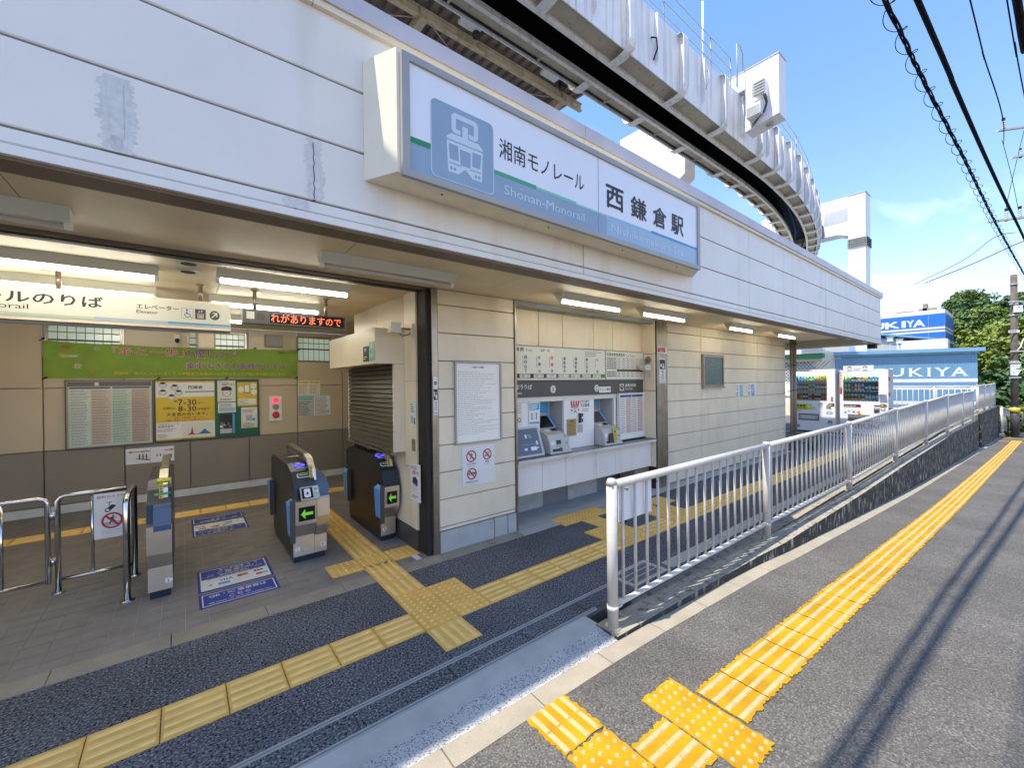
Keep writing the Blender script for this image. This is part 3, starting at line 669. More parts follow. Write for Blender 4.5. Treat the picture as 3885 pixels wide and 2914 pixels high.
mb.rect(F, f0, 3.326, 1.25, 3.362, -.011, -.010, M_GRN); mb.rect(F, 1.736, 3.326, 2.15, 3.355, -.011, -.010, mat('sign_green_fade', (.05, .36, .17), .3, var=0)); mb.rect(F, 2.15, 3.326, 2.6, 3.348, -.011, -.010, mat('sign_green_fade2', (.20, .55, .42), .3, var=0)); mb.rect(F, 2.6, 3.326, 3.05, 3.340, -.011, -.010, mat('sign_green_fade3', (.42, .66, .68), .3, var=0)); mb.rect(F, 3.05, 3.326, 3.7, 3.341, -.011, -.010, mat('sign_blue_fade', (.25, .55, .68), .3, var=0)); mb.rect(F, 3.7, 3.326, f1, 3.350, -.011, -.010, mat('sign_blue_line', (.02, .27, .46), .3, var=0))
# rounded pictogram square
def rrect(x0, y0, x1, y1, r, n=5):
    P = []
    for cx, cy, a in ((x1-r, y1-r, 0), (x0+r, y1-r, 90), (x0+r, y0+r, 180), (x1-r, y0+r, 270)):
        P += [(cx+r*math.cos(rad(a+90*k/n)), cy+r*math.sin(rad(a+90*k/n))) for k in range(n+1)]
    return P
mb.poly(F, rrect(1.25, 3.165, 1.745, 3.665, .04), -.011, -.0085, M_SIGNP); mb.poly(F, rrect(1.256, 3.171, 1.739, 3.665, .036), -.0085, -.008, M_SIGNG)
X = lambda u: 1.26+.475*u
Z = lambda v: 3.18+.475*v
def pp(pts, mt=M_SIGNP, d=-.0072): mb.poly(F, [(X(a), Z(b)) for a, b in pts], d-.0008, d, mt)
pp([(.30, .90), (.34, .94), (.70, .94), (.74, .90), (.74, .70), (.70, .66), (.58, .66), (.58, .72), (.67, .72), (.67, .87), (.37, .87), (.37, .72), (.44, .72), (.44, .66), (.34, .66), (.30, .70)])
pp([(.475, .80), (.565, .80), (.565, .60), (.475, .60)], M_SIGNP, -.0068); pp([(.22, .58), (.30, .64), (.74, .64), (.82, .58), (.82, .55), (.22, .55)])
pp([(.22, .53), (.82, .53), (.80, .10), (.64, .10), (.52, .20), (.40, .10), (.24, .10)])
for a in (((.25, .49), (.40, .49), (.41, .28), (.27, .28)), ((.43, .46), (.61, .46), (.60, .24), (.44, .24)), ((.64, .49), (.79, .49), (.77, .28), (.63, .28))): pp(a, M_SIGNG, -.0062)
for a in (.29, .345, .695, .75): mb.disc(F, X(a), Z(.155), .011, .011, -.0066, -.006, M_SIGNG, 10)
pp([(.26, .235), (.42, .235), (.46, .215), (.26, .22)], M_SIGNG, -.0062); pp([(.62, .235), (.78, .235), (.78, .22), (.58, .215)], M_SIGNG, -.0062)
mb.text(F, '湘南モノレール', 1.795, 3.455, 2.70, 3.60, -.009, M_BLK, .006); mb.text(F, 'Shonan-Monorail', 1.835, 3.205, 2.70, 3.275, -.009, M_SIGNP, .004); mb.rect(F, 1.985, 3.281, 2.02, 3.286, -.0095, -.009, M_SIGNP)
for c, a, b in (('西', 2.99, 3.25), ('鎌', 3.36, 3.62), ('倉', 3.73, 3.98), ('駅', 4.07, 4.32)): mb.text(F, c, a, 3.41, b, 3.62, -.009, M_BLK, .02)
mb.text(F, 'Nishikamakura Sta.', 3.06, 3.20, 4.34, 3.275, -.009, M_SIGNP, .004); mb.rect(F, 2.885, g0, 2.889, g1, -.0115, -.009, M_SIGNG)
mb.obj('face', sg)
mb = MB()
for xx in (1.4, 2.4, 3.4, 4.4): mb.cyl((xx, 2.50, 3.124), (xx, 2.50, 3.13), .008, M_DARK, 8)
mb.obj('drain_hole', sg)

# ------------------------------------------------------------------ lights
def tube_light(x0, x1, y, label, lit, z=2.86, grp='tube lights on the ceiling', dbl=False):
    t = thing('ceiling_light', label, 'ceiling light', ((x0+x1)/2, y, z), grp)
    mb = MB(); mb.hexa([(x0, y-.035, z-.075), (x1, y-.035, z-.075), (x1, y+.035, z-.075), (x0, y+.035, z-.075), (x0, y-.085, z), (x1, y-.085, z), (x1, y+.085, z), (x0, y+.085, z)], M_CREAM)
    for a in (x0, x1-.03): mb.box(a, a+.03, y-.02, y+.02, z-.115, z-.075, M_WHT)
    mb.obj('housing', t); MB().cyl((x0+.03, y, z-.097), (x1-.03, y, z-.097), .016, lit, 10).obj('tube', t, True); return t
tube_light(-1.75, -.49, 3.46, 'ceiling light unlit under the soffit at the left edge above the entrance', M_TUBEO)
tube_light(.84, 2.02, 3.42, 'unlit ceiling light under the soffit in front of the entrance post', M_TUBEO)
tube_light(3.38, 4.50, 3.36, 'lit soffit light above the fare board', M_TUBE2); tube_light(4.98, 6.12, 3.36, 'lit soffit light above the right end of the ticket recess', M_TUBE2)
tube_light(7.62, 8.62, 3.36, 'lit soffit light above the small wall window', M_TUBE2); tube_light(9.78, 10.8, 3.32, 'lit soffit light closest to the drainpipes', M_TUBE2)
tube_light(-1.42, -.15, 4.69, 'lit hall light just inside the entrance above the hanging sign', M_TUBE); tube_light(.24, 1.38, 4.45, 'lit hall light just inside the entrance before the LED display', M_TUBE)
tube_light(-1.42, -.20, 5.66, 'lit hall light behind the hanging direction sign', M_TUBE); tube_light(.24, 1.40, 5.74, 'lit hall light behind the LED display', M_TUBE)
tube_light(-3.4, -2.1, 4.7, 'lit hall light far left out past the barrier', M_TUBE)
for a in (-1.2, .5): tube_light(a, a+1.2, 7.2, 'lit hall light deep in the hall '+('left' if a < 0 else 'right')+' near the green banner', M_TUBE)

# ------------------------------------------------------------------ hanging signs
def hang(t, xs, y, z0):
    for x in xs: MB().cyl((x, y, z0), (x, y, 2.86), .018, M_STEEL, 10).cyl((x, y, 2.845), (x, y, 2.86), .035, M_STEEL, 12).obj('hanger', t, True)
hs = thing('hanging_sign', 'long white hanging sign with elevator, wheelchair and arrow symbols in the hall', 'sign', (-.4, 5.2, 2.5))
F = FY(5.14); mb = MB(); mb.box(-3.2, .395, 5.145, 5.27, 2.40, 2.68, M_SIGNB); mb.obj('case', hs); mb = MB()
mb.rect(F, -3.18, 2.425, .385, 2.66, -.004, 0, M_CREAM)
mb.text(F, '湘南モノレールのりば', -1.97, 2.535, -.545, 2.638, .001, M_BLK, .02); mb.text(F, 'Shonan-Monorail', -1.62, 2.487, -.985, 2.53, .001, M_BLK, .004)
mb.text(F, 'エレベーター', -.325, 2.562, -.02, 2.608, .001, M_BLK, .02); mb.text(F, 'Elevator', -.325, 2.520, -.175, 2.552, .001, M_BLK, .012)
mb.rect(F, -3.18, 2.425, .385, 2.442, 0, .001, M_PLAST); mb.rect(F, -.6, 2.443, -.1, 2.460, 0, .001, M_SIGNL); mb.rect(F, -.1, 2.443, .385, 2.460, 0, .001, M_CYAN); mb.rect(F, -3.18, 2.443, -.6, 2.458, 0, .001, M_LIME if False else mat('pale_green_line', (.45, .6, .35), .4, var=0))
mb.rect(F, .0, 2.50, .09, 2.60, 0, .0008, M_MGREY); mb.rect(F, .003, 2.503, .087, 2.597, .0008, .0014, M_CREAM)
mb.disc(F, .042, 2.583, .008, .008, .0014, .002, M_BLUE, 10); mb.rect(F, .037, 2.545, .046, 2.575, .0014, .002, M_BLUE); mb.ring(F, .043, 2.533, .017, .023, .002, M_BLUE, 20, 100, 350); mb.rect(F, .04, 2.543, .064, 2.551, .0014, .002, M_BLUE); mb.poly(F, [(.06, 2.55), (.066, 2.548), (.076, 2.515), (.082, 2.517), (.08, 2.510), (.07, 2.512)], .0014, .002, M_BLUE)
mb.rect(F, .105, 2.50, .19, 2.60, 0, .001, M_CHAR); mb.rect(F, .122, 2.51, .173, 2.558, .001, .0016, M_CREAM); mb.rect(F, .126, 2.514, .169, 2.554, .0016, .0021, M_CHAR)
for a in (.136, .148, .160): mb.disc(F, a, 2.543, .004, .004, .0021, .0026, M_CREAM, 8); mb.rect(F, a-.004, 2.518, a+.004, 2.538, .0021, .0026, M_CREAM)
for a, s in ((.138, -1), (.158, 1)): mb.poly(F, [(a-.008, 2.578), (a+.008, 2.578), (a, 2.578+s*.014)], .001, .0016, M_CREAM); mb.rect(F, a-.0015, 2.565, a+.0015, 2.59, .001, .0016, M_CREAM)
mb.disc(F, .262, 2.548, .042, .047, 0, .001, M_CHAR, 24); mb.poly(F, [(.237, 2.528), (.243, 2.521), (.275, 2.556), (.275, 2.535), (.284, 2.535), (.284, 2.575), (.245, 2.575), (.245, 2.566), (.268, 2.566)], .001, .0018, M_CREAM)
mb.obj('face', hs); hang(hs, (-.825, .151, -2.4), 5.21, 2.68)
mb = MB(); mb.cyl((-3.2, 5.2, 2.385), (.395, 5.2, 2.385), .016, M_SIGNF, 8); mb.obj('lower_pipe', hs, True)
ld = thing('led_display', 'black hanging display with orange LED characters', 'display', (1, 5.2, 2.57))
MB().box(.50, 1.54, 5.14, 5.26, 2.50, 2.645, M_CHAR).obj('case', ld); F = FY(5.138); mb = MB()
mb.rect(F, .75, 2.515, 1.52, 2.63, -.001, .0005, M_BLKG); mb.rect(F, .535, 2.545, .605, 2.62, -.001, .001, M_CREAM); mb.lines(F, .54, 2.55, .60, 2.615, 4, .0015, M_PLAST, .3)
for k in range(7): mb.rect(F, .625, 2.548+k*.01, .70, 2.552+k*.01, -.001, .001, M_BLK)
mb.text(F, 'れがありますので', .76, 2.525, 1.49, 2.622, .0012, M_LED, -.006); mb.obj('screen', ld); hang(ld, (.617, 1.338), 5.2, 2.645)
hm = thing('ceiling_monitor', 'grey box monitor hanging from a pole in front of the banner', 'monitor', (.32, 7.9, 2.4))
MB().box(.18, .41, 7.9, 8.1, 2.40, 2.72, M_INL).rect(FY(7.9), .20, 2.43, .39, 2.69, 0, .004, M_INW).obj('case', hm); hang(hm, (.30,), 8.0, 2.72)
sd = thing('smoke_detector', 'small round white detector on the hall ceiling behind the hanging sign', 'detector', (.1, 6.3, 2.86)); MB().cyl((.1, 6.3, 2.82), (.1, 6.3, 2.86), .06, M_CREAM, 16).obj('case', sd, True)
for k, (x, y, lb) in enumerate(((.05, 4.36, 'front'), (.05, 4.67, 'rear'))):
    t = thing('downlight', 'round recessed ceiling downlight by the dark slot, '+lb+' one of two', 'ceiling light', (x, y, 2.86)); MB().cyl((x, y, 2.853), (x, y, 2.861), .085, M_CREAM, 20).cyl((x, y, 2.850), (x, y, 2.8535), .055, M_DARK, 18).obj('rim', t)

# ------------------------------------------------------------------ hall boards and notices
def poster(name, label, cat, F, x0, y0, x1, y1, base, draw, th=.004, group=None):
    t = thing(name, label, cat, tuple(F.p((x0+x1)/2, y0, 0)), group)
    mb = MB(); mb.rect(F, x0, y0, x1, y1, .001, th, base); draw(mb, th+.0008); mb.obj('print', t); return t
FB = FY(BY-.004)
bn = thing('banner', 'long lime green banner with red and purple slogan tied under the hall windows', 'banner', (.1, BY, 2.0))
mb = MB(); nx, nyy = 40, 8
def bpt(i, j):
    x = -1.54+3.265*i/nx; z0, z1 = 1.972, 2.515-.03*math.sin(math.pi*i/nx)-.012*abs(math.sin(i*.31)); z = z0+(z1-z0)*j/nyy
    return (x, BY-.018-.010*math.sin(i*.55+j*.5)*(j/nyy)-.006*math.sin(i*.9-j*.8), z)
for i in range(nx):
    for j in range(nyy): mb.face([bpt(i, j), bpt(i+1, j), bpt(i+1, j+1), bpt(i, j+1)], M_LIME)
mb.obj('cloth', bn, True)
FN = FY(BY-.040); mb = MB()
for s, a, b, z0, z1, m_, bo in (('「あと一歩」', -.83, .02, 2.325, 2.452, M_RED, .025), ('の優しさで、', .03, .80, 2.315, 2.45, M_PURP, .025), ('乗車できるお客様がいます', .05, 1.52, 2.12, 2.235, M_PURP, .022), ('混雑時、車内に入られましたら中程までお進みいただけますようご協力をお願い致します。', -.82, 1.52, 2.02, 2.072, M_YPR, .01), ('湘南モノレール', 1.40, 1.69, 2.425, 2.46, M_BLK, .008)):
    if z1-z0 > .1: mb.text(FN, s, a-.004, z0-.004, b+.004, z1+.004, 0, M_PAPER, .030)
    mb.text(FN, s, a, z0, b, z1, .0015, m_, .010 if z1-z0 > .1 else bo)
def burst(F, cx, cy, r, mt, d):
    for k in range(9):
        a = 2*math.pi*k/9; mb.poly(F, [(cx+.25*r*math.cos(a-.3), cy+.25*r*math.sin(a-.3)), (cx+r*math.cos(a), cy+r*math.sin(a)), (cx+.25*r*math.cos(a+.3), cy+.25*r*math.sin(a+.3))], d, d+.0005, mt)
for cx, cy, r, m_ in ((-1.32, 2.43, .07, M_RED), (-1.36, 2.30, .05, M_YPR), (-1.0, 2.42, .05, M_TEAL), (1.66, 2.05, .05, M_RED), (1.67, 2.14, .03, M_TEAL), (1.66, 2.22, .025, M_ORNG), (-1.2, 2.15, .06, M_PAPER), (-1.05, 2.10, .05, M_ORNG)): burst(FN, cx, cy, r, m_, 0)
mb.obj('lettering', bn)
mb = MB()
for x, z in ((-1.55, 2.53), (.29, 2.50), (1.02, 2.50), (1.73, 2.50), (-1.53, 1.975), (-.3, 1.968), (.6, 1.968), (1.70, 1.972)): mb.cyl((x, BY-.03, z), (x+.02, BY-.005, z+.02), .012, M_BLK, 6).cyl((x-.03, BY-.02, z-.02), (x+.03, BY-.02, z+.012), .006, M_BLK, 5)
mb.obj('cord', bn)
tb = thing('timetable_board', 'glazed timetable board with pale columns under the left half of the green banner', 'notice board', (-.84, BY, .93)); mb = MB()
x0, x1, z0, z1 = -1.335, -.365, .93, 1.945
def fr(mb, F, x0, z0, x1, z1, w, d0, d1, m_):
    mb.rect(F, x0, z0, x1, z0+w, d0, d1, m_); mb.rect(F, x0, z1-w, x1, z1, d0, d1, m_); mb.rect(F, x0, z0+w, x0+w, z1-w, d0, d1, m_); mb.rect(F, x1-w, z0+w, x1, z1-w, d0, d1, m_)
fr(mb, FB, x0, z0, x1, z1, .014, 0, .035, M_CHAR); fr(mb, FB, x0+.014, z0+.014, x1-.014, z1-.014, .012, 0, .030, M_SIGNF); mb.obj('frame', tb); mb = MB()
mb.rect(FB, x0+.026, z0+.026, x1-.026, z1-.026, 0, .008, M_CREAM); mb.rect(FB, x0+.026, 1.85, x1-.026, 1.919, .008, .009, M_CHAR); mb.rect(FB, -1.03, 1.86, -.985, 1.91, .009, .01, M_PAPER)
mb.rect(FB, -1.29, 1.815, -.86, 1.842, .008, .009, M_NAVY); mb.rect(FB, -.84, 1.815, -.41, 1.842, .008, .009, M_NAVY)
for k, c in enumerate((M_PAPER, mat('pale_pink_print', (.70, .52, .46), .5, var=0), mat('pale_green_print', (.58, .66, .58), .5, var=0), mat('dull_pink_print', (.62, .43, .39), .5, var=0))):
    a = -1.29+k*.222; mb.rect(FB, a, .975, a+.21, 1.80, .008, .009, c)
    for r_ in range(20): mb.lines(FB, a+.012, .985+r_*.041, a+.20, 1.012+r_*.041, 2, .0098, M_MGREY, .5, .7, .022)
mb.obj('print', tb); MB().rect(FB, x0+.026, z0+.026, x1-.026, z1-.026, .022, .025, M_GLASS).obj('glass', tb)
nb = thing('poster_board', 'green backed poster board with a yellow rush-hour notice beside the timetable', 'notice board', (.36, BY, .94)); mb = MB()
x0, x1, z0, z1 = -.36, 1.085, .935, 1.952; fr(mb, FB, x0, z0, x1, z1, .014, 0, .03, M_CHAR); mb.obj('frame', nb); MB().rect(FB, x0+.014, z0+.014, x1-.014, z1-.014, 0, .006, M_GREENB).obj('backing', nb)
mb = MB(); d = .009
mb.rect(FB, -.34, .96, .43, 1.93, .006, .008, M_YPR); mb.rect(FB, -.335, 1.66, .425, 1.90, .008, d, M_PAPER); mb.rect(FB, -.335, .985, .425, 1.25, .008, d, M_PAPER); mb.rect(FB, .03, 1.735, .425, 1.755, d, .0095, M_MGREY)
mb.text(FB, '西鎌倉', .07, 1.79, .27, 1.85, .010, M_BLK, .015); mb.text(FB, '7', -.06, 1.52, -.0, 1.62, .010, M_BLK, .015); mb.text(FB, '時', .01, 1.535, .045, 1.575, .010, M_BLK); mb.text(FB, '30', .06, 1.52, .18, 1.62, .010, M_BLK, .015); mb.text(FB, '分～', .19, 1.535, .29, 1.575, .010, M_BLK)
mb.text(FB, '8', -.06, 1.42, .0, 1.51, .010, M_BLK, .015); mb.text(FB, '時', .01, 1.43, .045, 1.47, .010, M_BLK); mb.text(FB, '30', .06, 1.42, .18, 1.51, .010, M_BLK, .015); mb.text(FB, '分頃発が', .19, 1.43, .36, 1.475, .010, M_BLK); mb.text(FB, '朝', -.11, 1.575, -.07, 1.61, .010, M_BLK); mb.text(FB, '当駅は、', -.25, 1.46, -.08, 1.50, .010, M_BLK)
mb.text(FB, '大変混み合います。', -.21, 1.35, .33, 1.405, .010, M_BLK, .02); mb.text(FB, '混雑する時間帯を避けての', -.12, 1.305, .27, 1.335, .010, M_RED, .01); mb.text(FB, '通勤・通学にご協力をお願い致します。', -.21, 1.268, .34, 1.298, .010, M_RED, .01)
mb.text(FB, '「15分ずらし」で', -.32, 1.205, -.05, 1.235, .010, M_CHAR, .008); mb.text(FB, '混雑回避を', -.32, 1.17, -.12, 1.20, .010, M_NAVY, .01); mb.lines(FB, -.32, 1.10, -.05, 1.155, 3, .010, M_RED, .4, .6, .02); mb.lines(FB, -.32, 1.0, -.18, 1.07, 6, .010, M_CHAR, .4, .7, .015); mb.rect(FB, -.02, 1.0, .40, 1.22, d, .0094, M_CREAM)
mb.poly(FB, [(.05, 1.03), (.10, 1.06), (.12, 1.17), (.135, 1.06), (.17, 1.03)], .0094, .010, M_RED); mb.poly(FB, [(.14, 1.03), (.22, 1.05), (.29, 1.12), (.32, 1.08), (.38, 1.03)], .0094, .010, M_BLUE)
for cx, cy in ((-.25, 1.74), (-.14, 1.66), (-.05, 1.73), (-.25, 1.86), (-.10, 1.82)): mb.disc(FB, cx, cy, .055, .05, d, .0095, M_PLAST); mb.disc(FB, cx, cy, .03, .034, .0095, .010, M_CREAM); mb.disc(FB, cx, cy+.03, .034, .018, .010, .0105, M_BLK)
mb.text(FB, '西鎌倉駅ご利用のお客さまへ', -.07, 1.905, .40, 1.927, .010, M_ORNG, .01); mb.text(FB, '湘南モノレール', -.02, .962, .2, .98, .010, M_BLK, .008)
mb.rect(FB, .47, 1.56, .73, 1.93, .006, .008, M_CREAM); mb.text(FB, 'キセルは', .49, 1.885, .62, 1.915, .009, M_CHAR, .01); mb.text(FB, '犯罪です!!', .53, 1.84, .71, 1.878, .009, M_BLK, .015); mb.disc(FB, .60, 1.715, .06, .07, .008, .0085, M_PAPER); mb.ring(FB, .60, 1.715, .056, .064, .009, M_CHAR, 24); mb.poly(FB, [(.52, 1.755), (.68, 1.755), (.67, 1.81), (.60, 1.83), (.53, 1.81)], .009, .0095, M_BLK); mb.ring(FB, .575, 1.715, .018, .023, .0095, M_CHAR, 14); mb.ring(FB, .625, 1.715, .018, .023, .0095, M_CHAR, 14); mb.lines(FB, .50, 1.58, .70, 1.62, 2, .009, M_CHAR, .35, .8)
mb.rect(FB, .475, 1.37, .73, 1.545, .006, .008, M_PAPER); mb.rect(FB, .49, 1.39, .715, 1.46, .008, .009, M_SIGNL); mb.lines(FB, .49, 1.47, .71, 1.53, 3, .009, M_CHAR, .4, .7)
mb.rect(FB, .49, 1.0, .72, 1.345, .006, .008, M_BLK); mb.rect(FB, .68, 1.0, .715, 1.345, .008, .009, M_CYAN)
for k in range(9): mb.disc(FB, .51+R.random()*.15, 1.1+R.random()*.16, .022, .022, .0085, .009, R.choice([M_PAPER, M_PLAST, M_RED, M_MGREY]), 10)
mb.rect(FB, .50, 1.01, .67, 1.09, .008, .009, M_PLAST)
mb.rect(FB, .755, 1.47, 1.055, 1.90, .006, .008, M_YPR); mb.rect(FB, .77, 1.50, 1.04, 1.60, .008, .009, M_PAPER); mb.rect(FB, .86, 1.70, .94, 1.86, .008, .009, M_CHAR); mb.rect(FB, .866, 1.715, .934, 1.85, .009, .0095, M_PAPER)
for cx, cy in ((.81, 1.77), (1.0, 1.83), (1.01, 1.72)): mb.disc(FB, cx, cy, .042, .05, .008, .009, M_PAPER)
mb.text(FB, 'クルッポ', .84, 1.635, .98, 1.665, .009, M_ORNG, .015); mb.lines(FB, .78, 1.51, .94, 1.59, 3, .0095, M_CHAR, .3, .6)
mb.rect(FB, .81, 1.08, 1.055, 1.45, .006, .008, M_YPR if False else M_CREAM); mb.rect(FB, .82, 1.34, 1.045, 1.43, .008, .009, M_PAPER); mb.lines(FB, .83, 1.35, 1.03, 1.42, 3, .0095, M_CHAR, .35, .8); mb.rect(FB, .88, 1.21, .98, 1.31, .008, .009, M_GREYB); mb.disc(FB, 1.0, 1.23, .025, .025, .009, .0095, M_CYAN); mb.lines(FB, .83, 1.09, 1.03, 1.18, 4, .009, M_CHAR, .35, .8)
mb.obj('posters', nb)
al = thing('fire_alarm', 'white wall panel with a lit red lamp and a red push button', 'fire alarm', (1.34, BY, 1.17)); MB().rect(FB, 1.238, 1.175, 1.45, 1.645, 0, .03, M_CREAM).rect(FB, 1.25, 1.19, 1.438, 1.63, .03, .036, M_PAPER).obj('panel', al)
MB().disc(FB, 1.345, 1.56, .05, .05, .036, .06, M_LEDR).obj('lamp', al); MB().disc(FB, 1.345, 1.435, .055, .055, .036, .042, M_STEEL).obj('speaker_grille', al); MB().disc(FB, 1.345, 1.29, .06, .065, .036, .05, M_RED).obj('push_button', al)
def arrow(mb, F, cx, cy, L, h, s, d, mt): mb.poly(F, [(cx-s*L/2, cy-h*.3), (cx+s*L*.15, cy-h*.3), (cx+s*L*.15, cy-h), (cx+s*L/2, cy), (cx+s*L*.15, cy+h), (cx+s*L*.15, cy+h*.3), (cx-s*L/2, cy+h*.3)], d, d+.0006, mt)
def d_arrow(mb, d):
    F = FB; arrow(mb, F, -.61, .815, .14, .018, -1, d, M_RED); arrow(mb, F, -.18, .81, .12, .02, 1, d, M_RED); mb.lines(F, -.53, .80, -.42, .83, 1, d, M_CHAR, .5, 1); mb.rect(F, -.415, .62, -.41, .86, d-.0005, d, M_PLAST)
    for a in (-.54, -.50, -.46): mb.disc(F, a, .765, .009, .009, d, d+.0005, M_BLK, 8); mb.rect(F, a-.007, .69, a+.008, .755, d, d+.0005, M_BLK)
    mb.poly(F, [(-.58, .70), (-.42, .665), (-.42, .68), (-.58, .71)], d, d+.0005, M_BLK); mb.rect(F, -.20, .68, -.15, .74, d, d+.0005, M_BLK)
    for a in (-.33, -.29): mb.disc(F, a, .75, .008, .008, d, d+.0005, M_BLK, 8); mb.rect(F, a-.006, .715, a+.006, .742, d, d+.0005, M_BLK)
poster('direction_sign', 'white sign with two red arrows and pictograms low on the hall wall', 'sign', FB, -.70, .625, -.118, .868, M_PAPER, d_arrow)
sp = thing('loudspeaker', 'grey loudspeaker box high on the wall above the right end of the banner', 'loudspeaker', (1.325, BY, 2.55)); MB().rect(FB, 1.185, 2.545, 1.465, 2.76, 0, .09, M_INL).obj('case', sp); MB().disc(FB, 1.325, 2.65, .085, .085, .09, .095, M_MGREY, 24).obj('cone', sp)
cm = thing('security_camera', 'small dark camera on the hall wall over the banner', 'camera', (-.06, BY, 2.6)); MB().rect(FB, -.10, 2.62, -.02, 2.68, 0, .05, M_CREAM).obj('mount', cm); MB().cyl((-.06, BY-.05, 2.60), (-.06, BY-.13, 2.57), .028, M_BLK, 12).obj('body', cm, True)
def d_lines(x0, z0, x1, z1, n, F=FB, mt=M_CHAR):
    return lambda mb, d: mb.lines(F, x0+.015, z0+.015, x1-.015, z1-.015, n, d, mt, .4, .75, .02)
def d_yel(mb, d):
    for a in (1.73, 1.93): mb.rect(FB, a, 1.87, a+.175, 1.905, d-.0004, d, M_YPR); mb.lines(FB, a+.01, 1.66, a+.16, 1.86, 7, d, M_ORNG, .4, .7, .03)
poster('wall_notice', 'paper notice with yellow heading, highest of three right of the alarm panel', 'notice', FB, 1.72, 1.635, 2.127, 1.92, M_CREAM, d_yel)
def d_grey(mb, d): mb.rect(FB, 1.74, 1.54, 1.98, 1.61, d-.0004, d, M_TEAL); mb.lines(FB, 1.74, 1.25, 1.98, 1.52, 9, d, M_CHAR, .4, .6, .03)
poster('wall_notice', 'paper notice with a green heading, lower left of three right of the alarm panel', 'notice', FB, 1.722, 1.235, 2.0, 1.63, M_PLAST, d_grey)
poster('wall_notice', 'plain typed paper notice, lower right of three right of the alarm panel', 'notice', FB, 2.01, 1.24, 2.31, 1.62, M_PAPER, d_lines(2.01, 1.24, 2.31, 1.62, 14))

# ------------------------------------------------------------------ outer wall notices
FW = FY(WY-.002)
nf = thing('notice_frame', 'tall framed white notice of rules on the wall beside the ticket recess', 'notice board', (2.66, WY, 1.15)); mb = MB(); fr(mb, FW, 2.343, 1.15, 2.985, 2.08, .02, 0, .025, M_SIGNF); mb.obj('frame', nf); mb = MB()
mb.rect(FW, 2.363, 1.17, 2.965, 2.06, 0, .008, mat('notice_white', (.84, .82, .74), .35, var=.03)); mb.text(FW, 'ご案内とお願い', 2.57, 2.005, 2.75, 2.03, .009, M_BLK, .008); mb.lines(FW, 2.385, 1.25, 2.94, 1.975, 36, .009, M_PLAST, .30, .35, .03); mb.obj('print', nf)
def nosign(mb, F, cx, cy, r, d):
    mb.ring(F, cx, cy, r*.78, r, d, M_RED, 28); c = r*.68; mb.poly(F, [(cx-c, cy+c-.008), (cx-c+.012, cy+c+.004), (cx+c, cy-c+.008), (cx+c-.012, cy-c-.004)], d+.0006, d+.001, M_RED)
def runner(mb, F, cx, cy, s, d):
    mb.disc(F, cx+.1*s, cy+.62*s, .13*s, .13*s, d, d+.0004, M_BLK, 10)
    for P in ([(-.2, .42), (.1, .48), (.15, .1), (-.12, .05)], [(-.12, .1), (.05, .1), (-.25, -.65), (-.4, -.6)], [(.0, .1), (.15, .12), (.4, -.2), (.3, -.3)], [(.3, -.15), (.42, -.2), (.35, -.65), (.25, -.62)], [(-.2, .42), (-.1, .3), (-.5, .15), (-.52, .24)], [(.1, .46), (.1, .32), (.5, .2), (.52, .28)]): mb.poly(F, [(cx+a*s, cy+b*s) for a, b in P], d, d+.0004, M_BLK)
def d_no(mb, d):
    runner(mb, FW, 2.555, 1.005, .05, d); nosign(mb, FW, 2.555, 1.005, .068, d+.0006); nosign(mb, FW, 2.775, 1.005, .064, d+.0006); nosign(mb, FW, 2.56, .805, .066, d+.0006)
    mb.rect(FW, 2.735, .985, 2.80, .997, d, d+.0004, M_BLK); mb.ring(FW, 2.79, 1.02, .012, .018, d, M_BLK, 12); mb.text(FW, '危険物', 2.51, .79, 2.61, .825, d, M_BLK, .02)
    for s, a, b, z in (('かけ込み禁止', 2.495, 2.62, .908), ('禁煙', 2.745, 2.80, .91), ('危険物持ち込み禁止', 2.475, 2.65, .705)): mb.text(FW, s, a, z, b, z+.02, d, M_CHAR, .01)
    for s, a, b, z in (('Do not rush', 2.52, 2.60, .885), ('No smoking', 2.735, 2.81, .888), ('No dangerous', 2.52, 2.60, .683)): mb.text(FW, s, a, z, b, z+.013, d, M_MGREY, 0)
poster('prohibition_sign', 'white sheet with three red prohibition rings below the framed rules notice', 'sign', FW, 2.435, .672, 2.882, 1.12, M_PAPER, d_no)
def tsign(F, x0, z0, x1, z1, up):
    def dr(mb, d):
        w = x1-x0; h = z1-z0
        if up: mb.disc(F, (x0+x1)/2, z1-.17*h, w*.34, w*.36, d-.0004, d, M_BLK, 20); arrow(mb, F, (x0+x1)/2, z1-.17*h, w*.45, w*.16, 1, d+.0003, M_PAPER)
        a = z1-.47*h if up else z1-.30*h
        mb.rect(F, x0+.06*w, a-.14*h, x1-.06*w, a+.14*h if up else a+.25*h, d-.0004, d, M_BLK); mb.disc(F, x0+.65*w, a+.05*h, .1*w, .1*w, d, d+.0004, M_PAPER, 10); mb.rect(F, x0+.5*w, a-.11*h, x0+.8*w, a+.0*h, d, d+.0004, M_PAPER); mb.rect(F, x0+.18*w, a-.05*h, x0+.38*w, a+.08*h, d, d+.0004, M_PAPER)
        zt_ = z1-(.64 if up else .47)*h; zb_ = z0+.12*h; cs = 'きっぷうりば'; st_ = (zt_-zb_)/6
        for k, c in enumerate(cs): mb.text(F, c, x0+.25*w, zt_-(k+.92)*st_, x1-.25*w, zt_-(k+.08)*st_, d, M_BLK, .02)
        mb.text(F, 'Tickets', x0+.12*w, z0+.03*h, x1-.12*w, z0+.09*h, d, M_BLK, 0)
    return dr
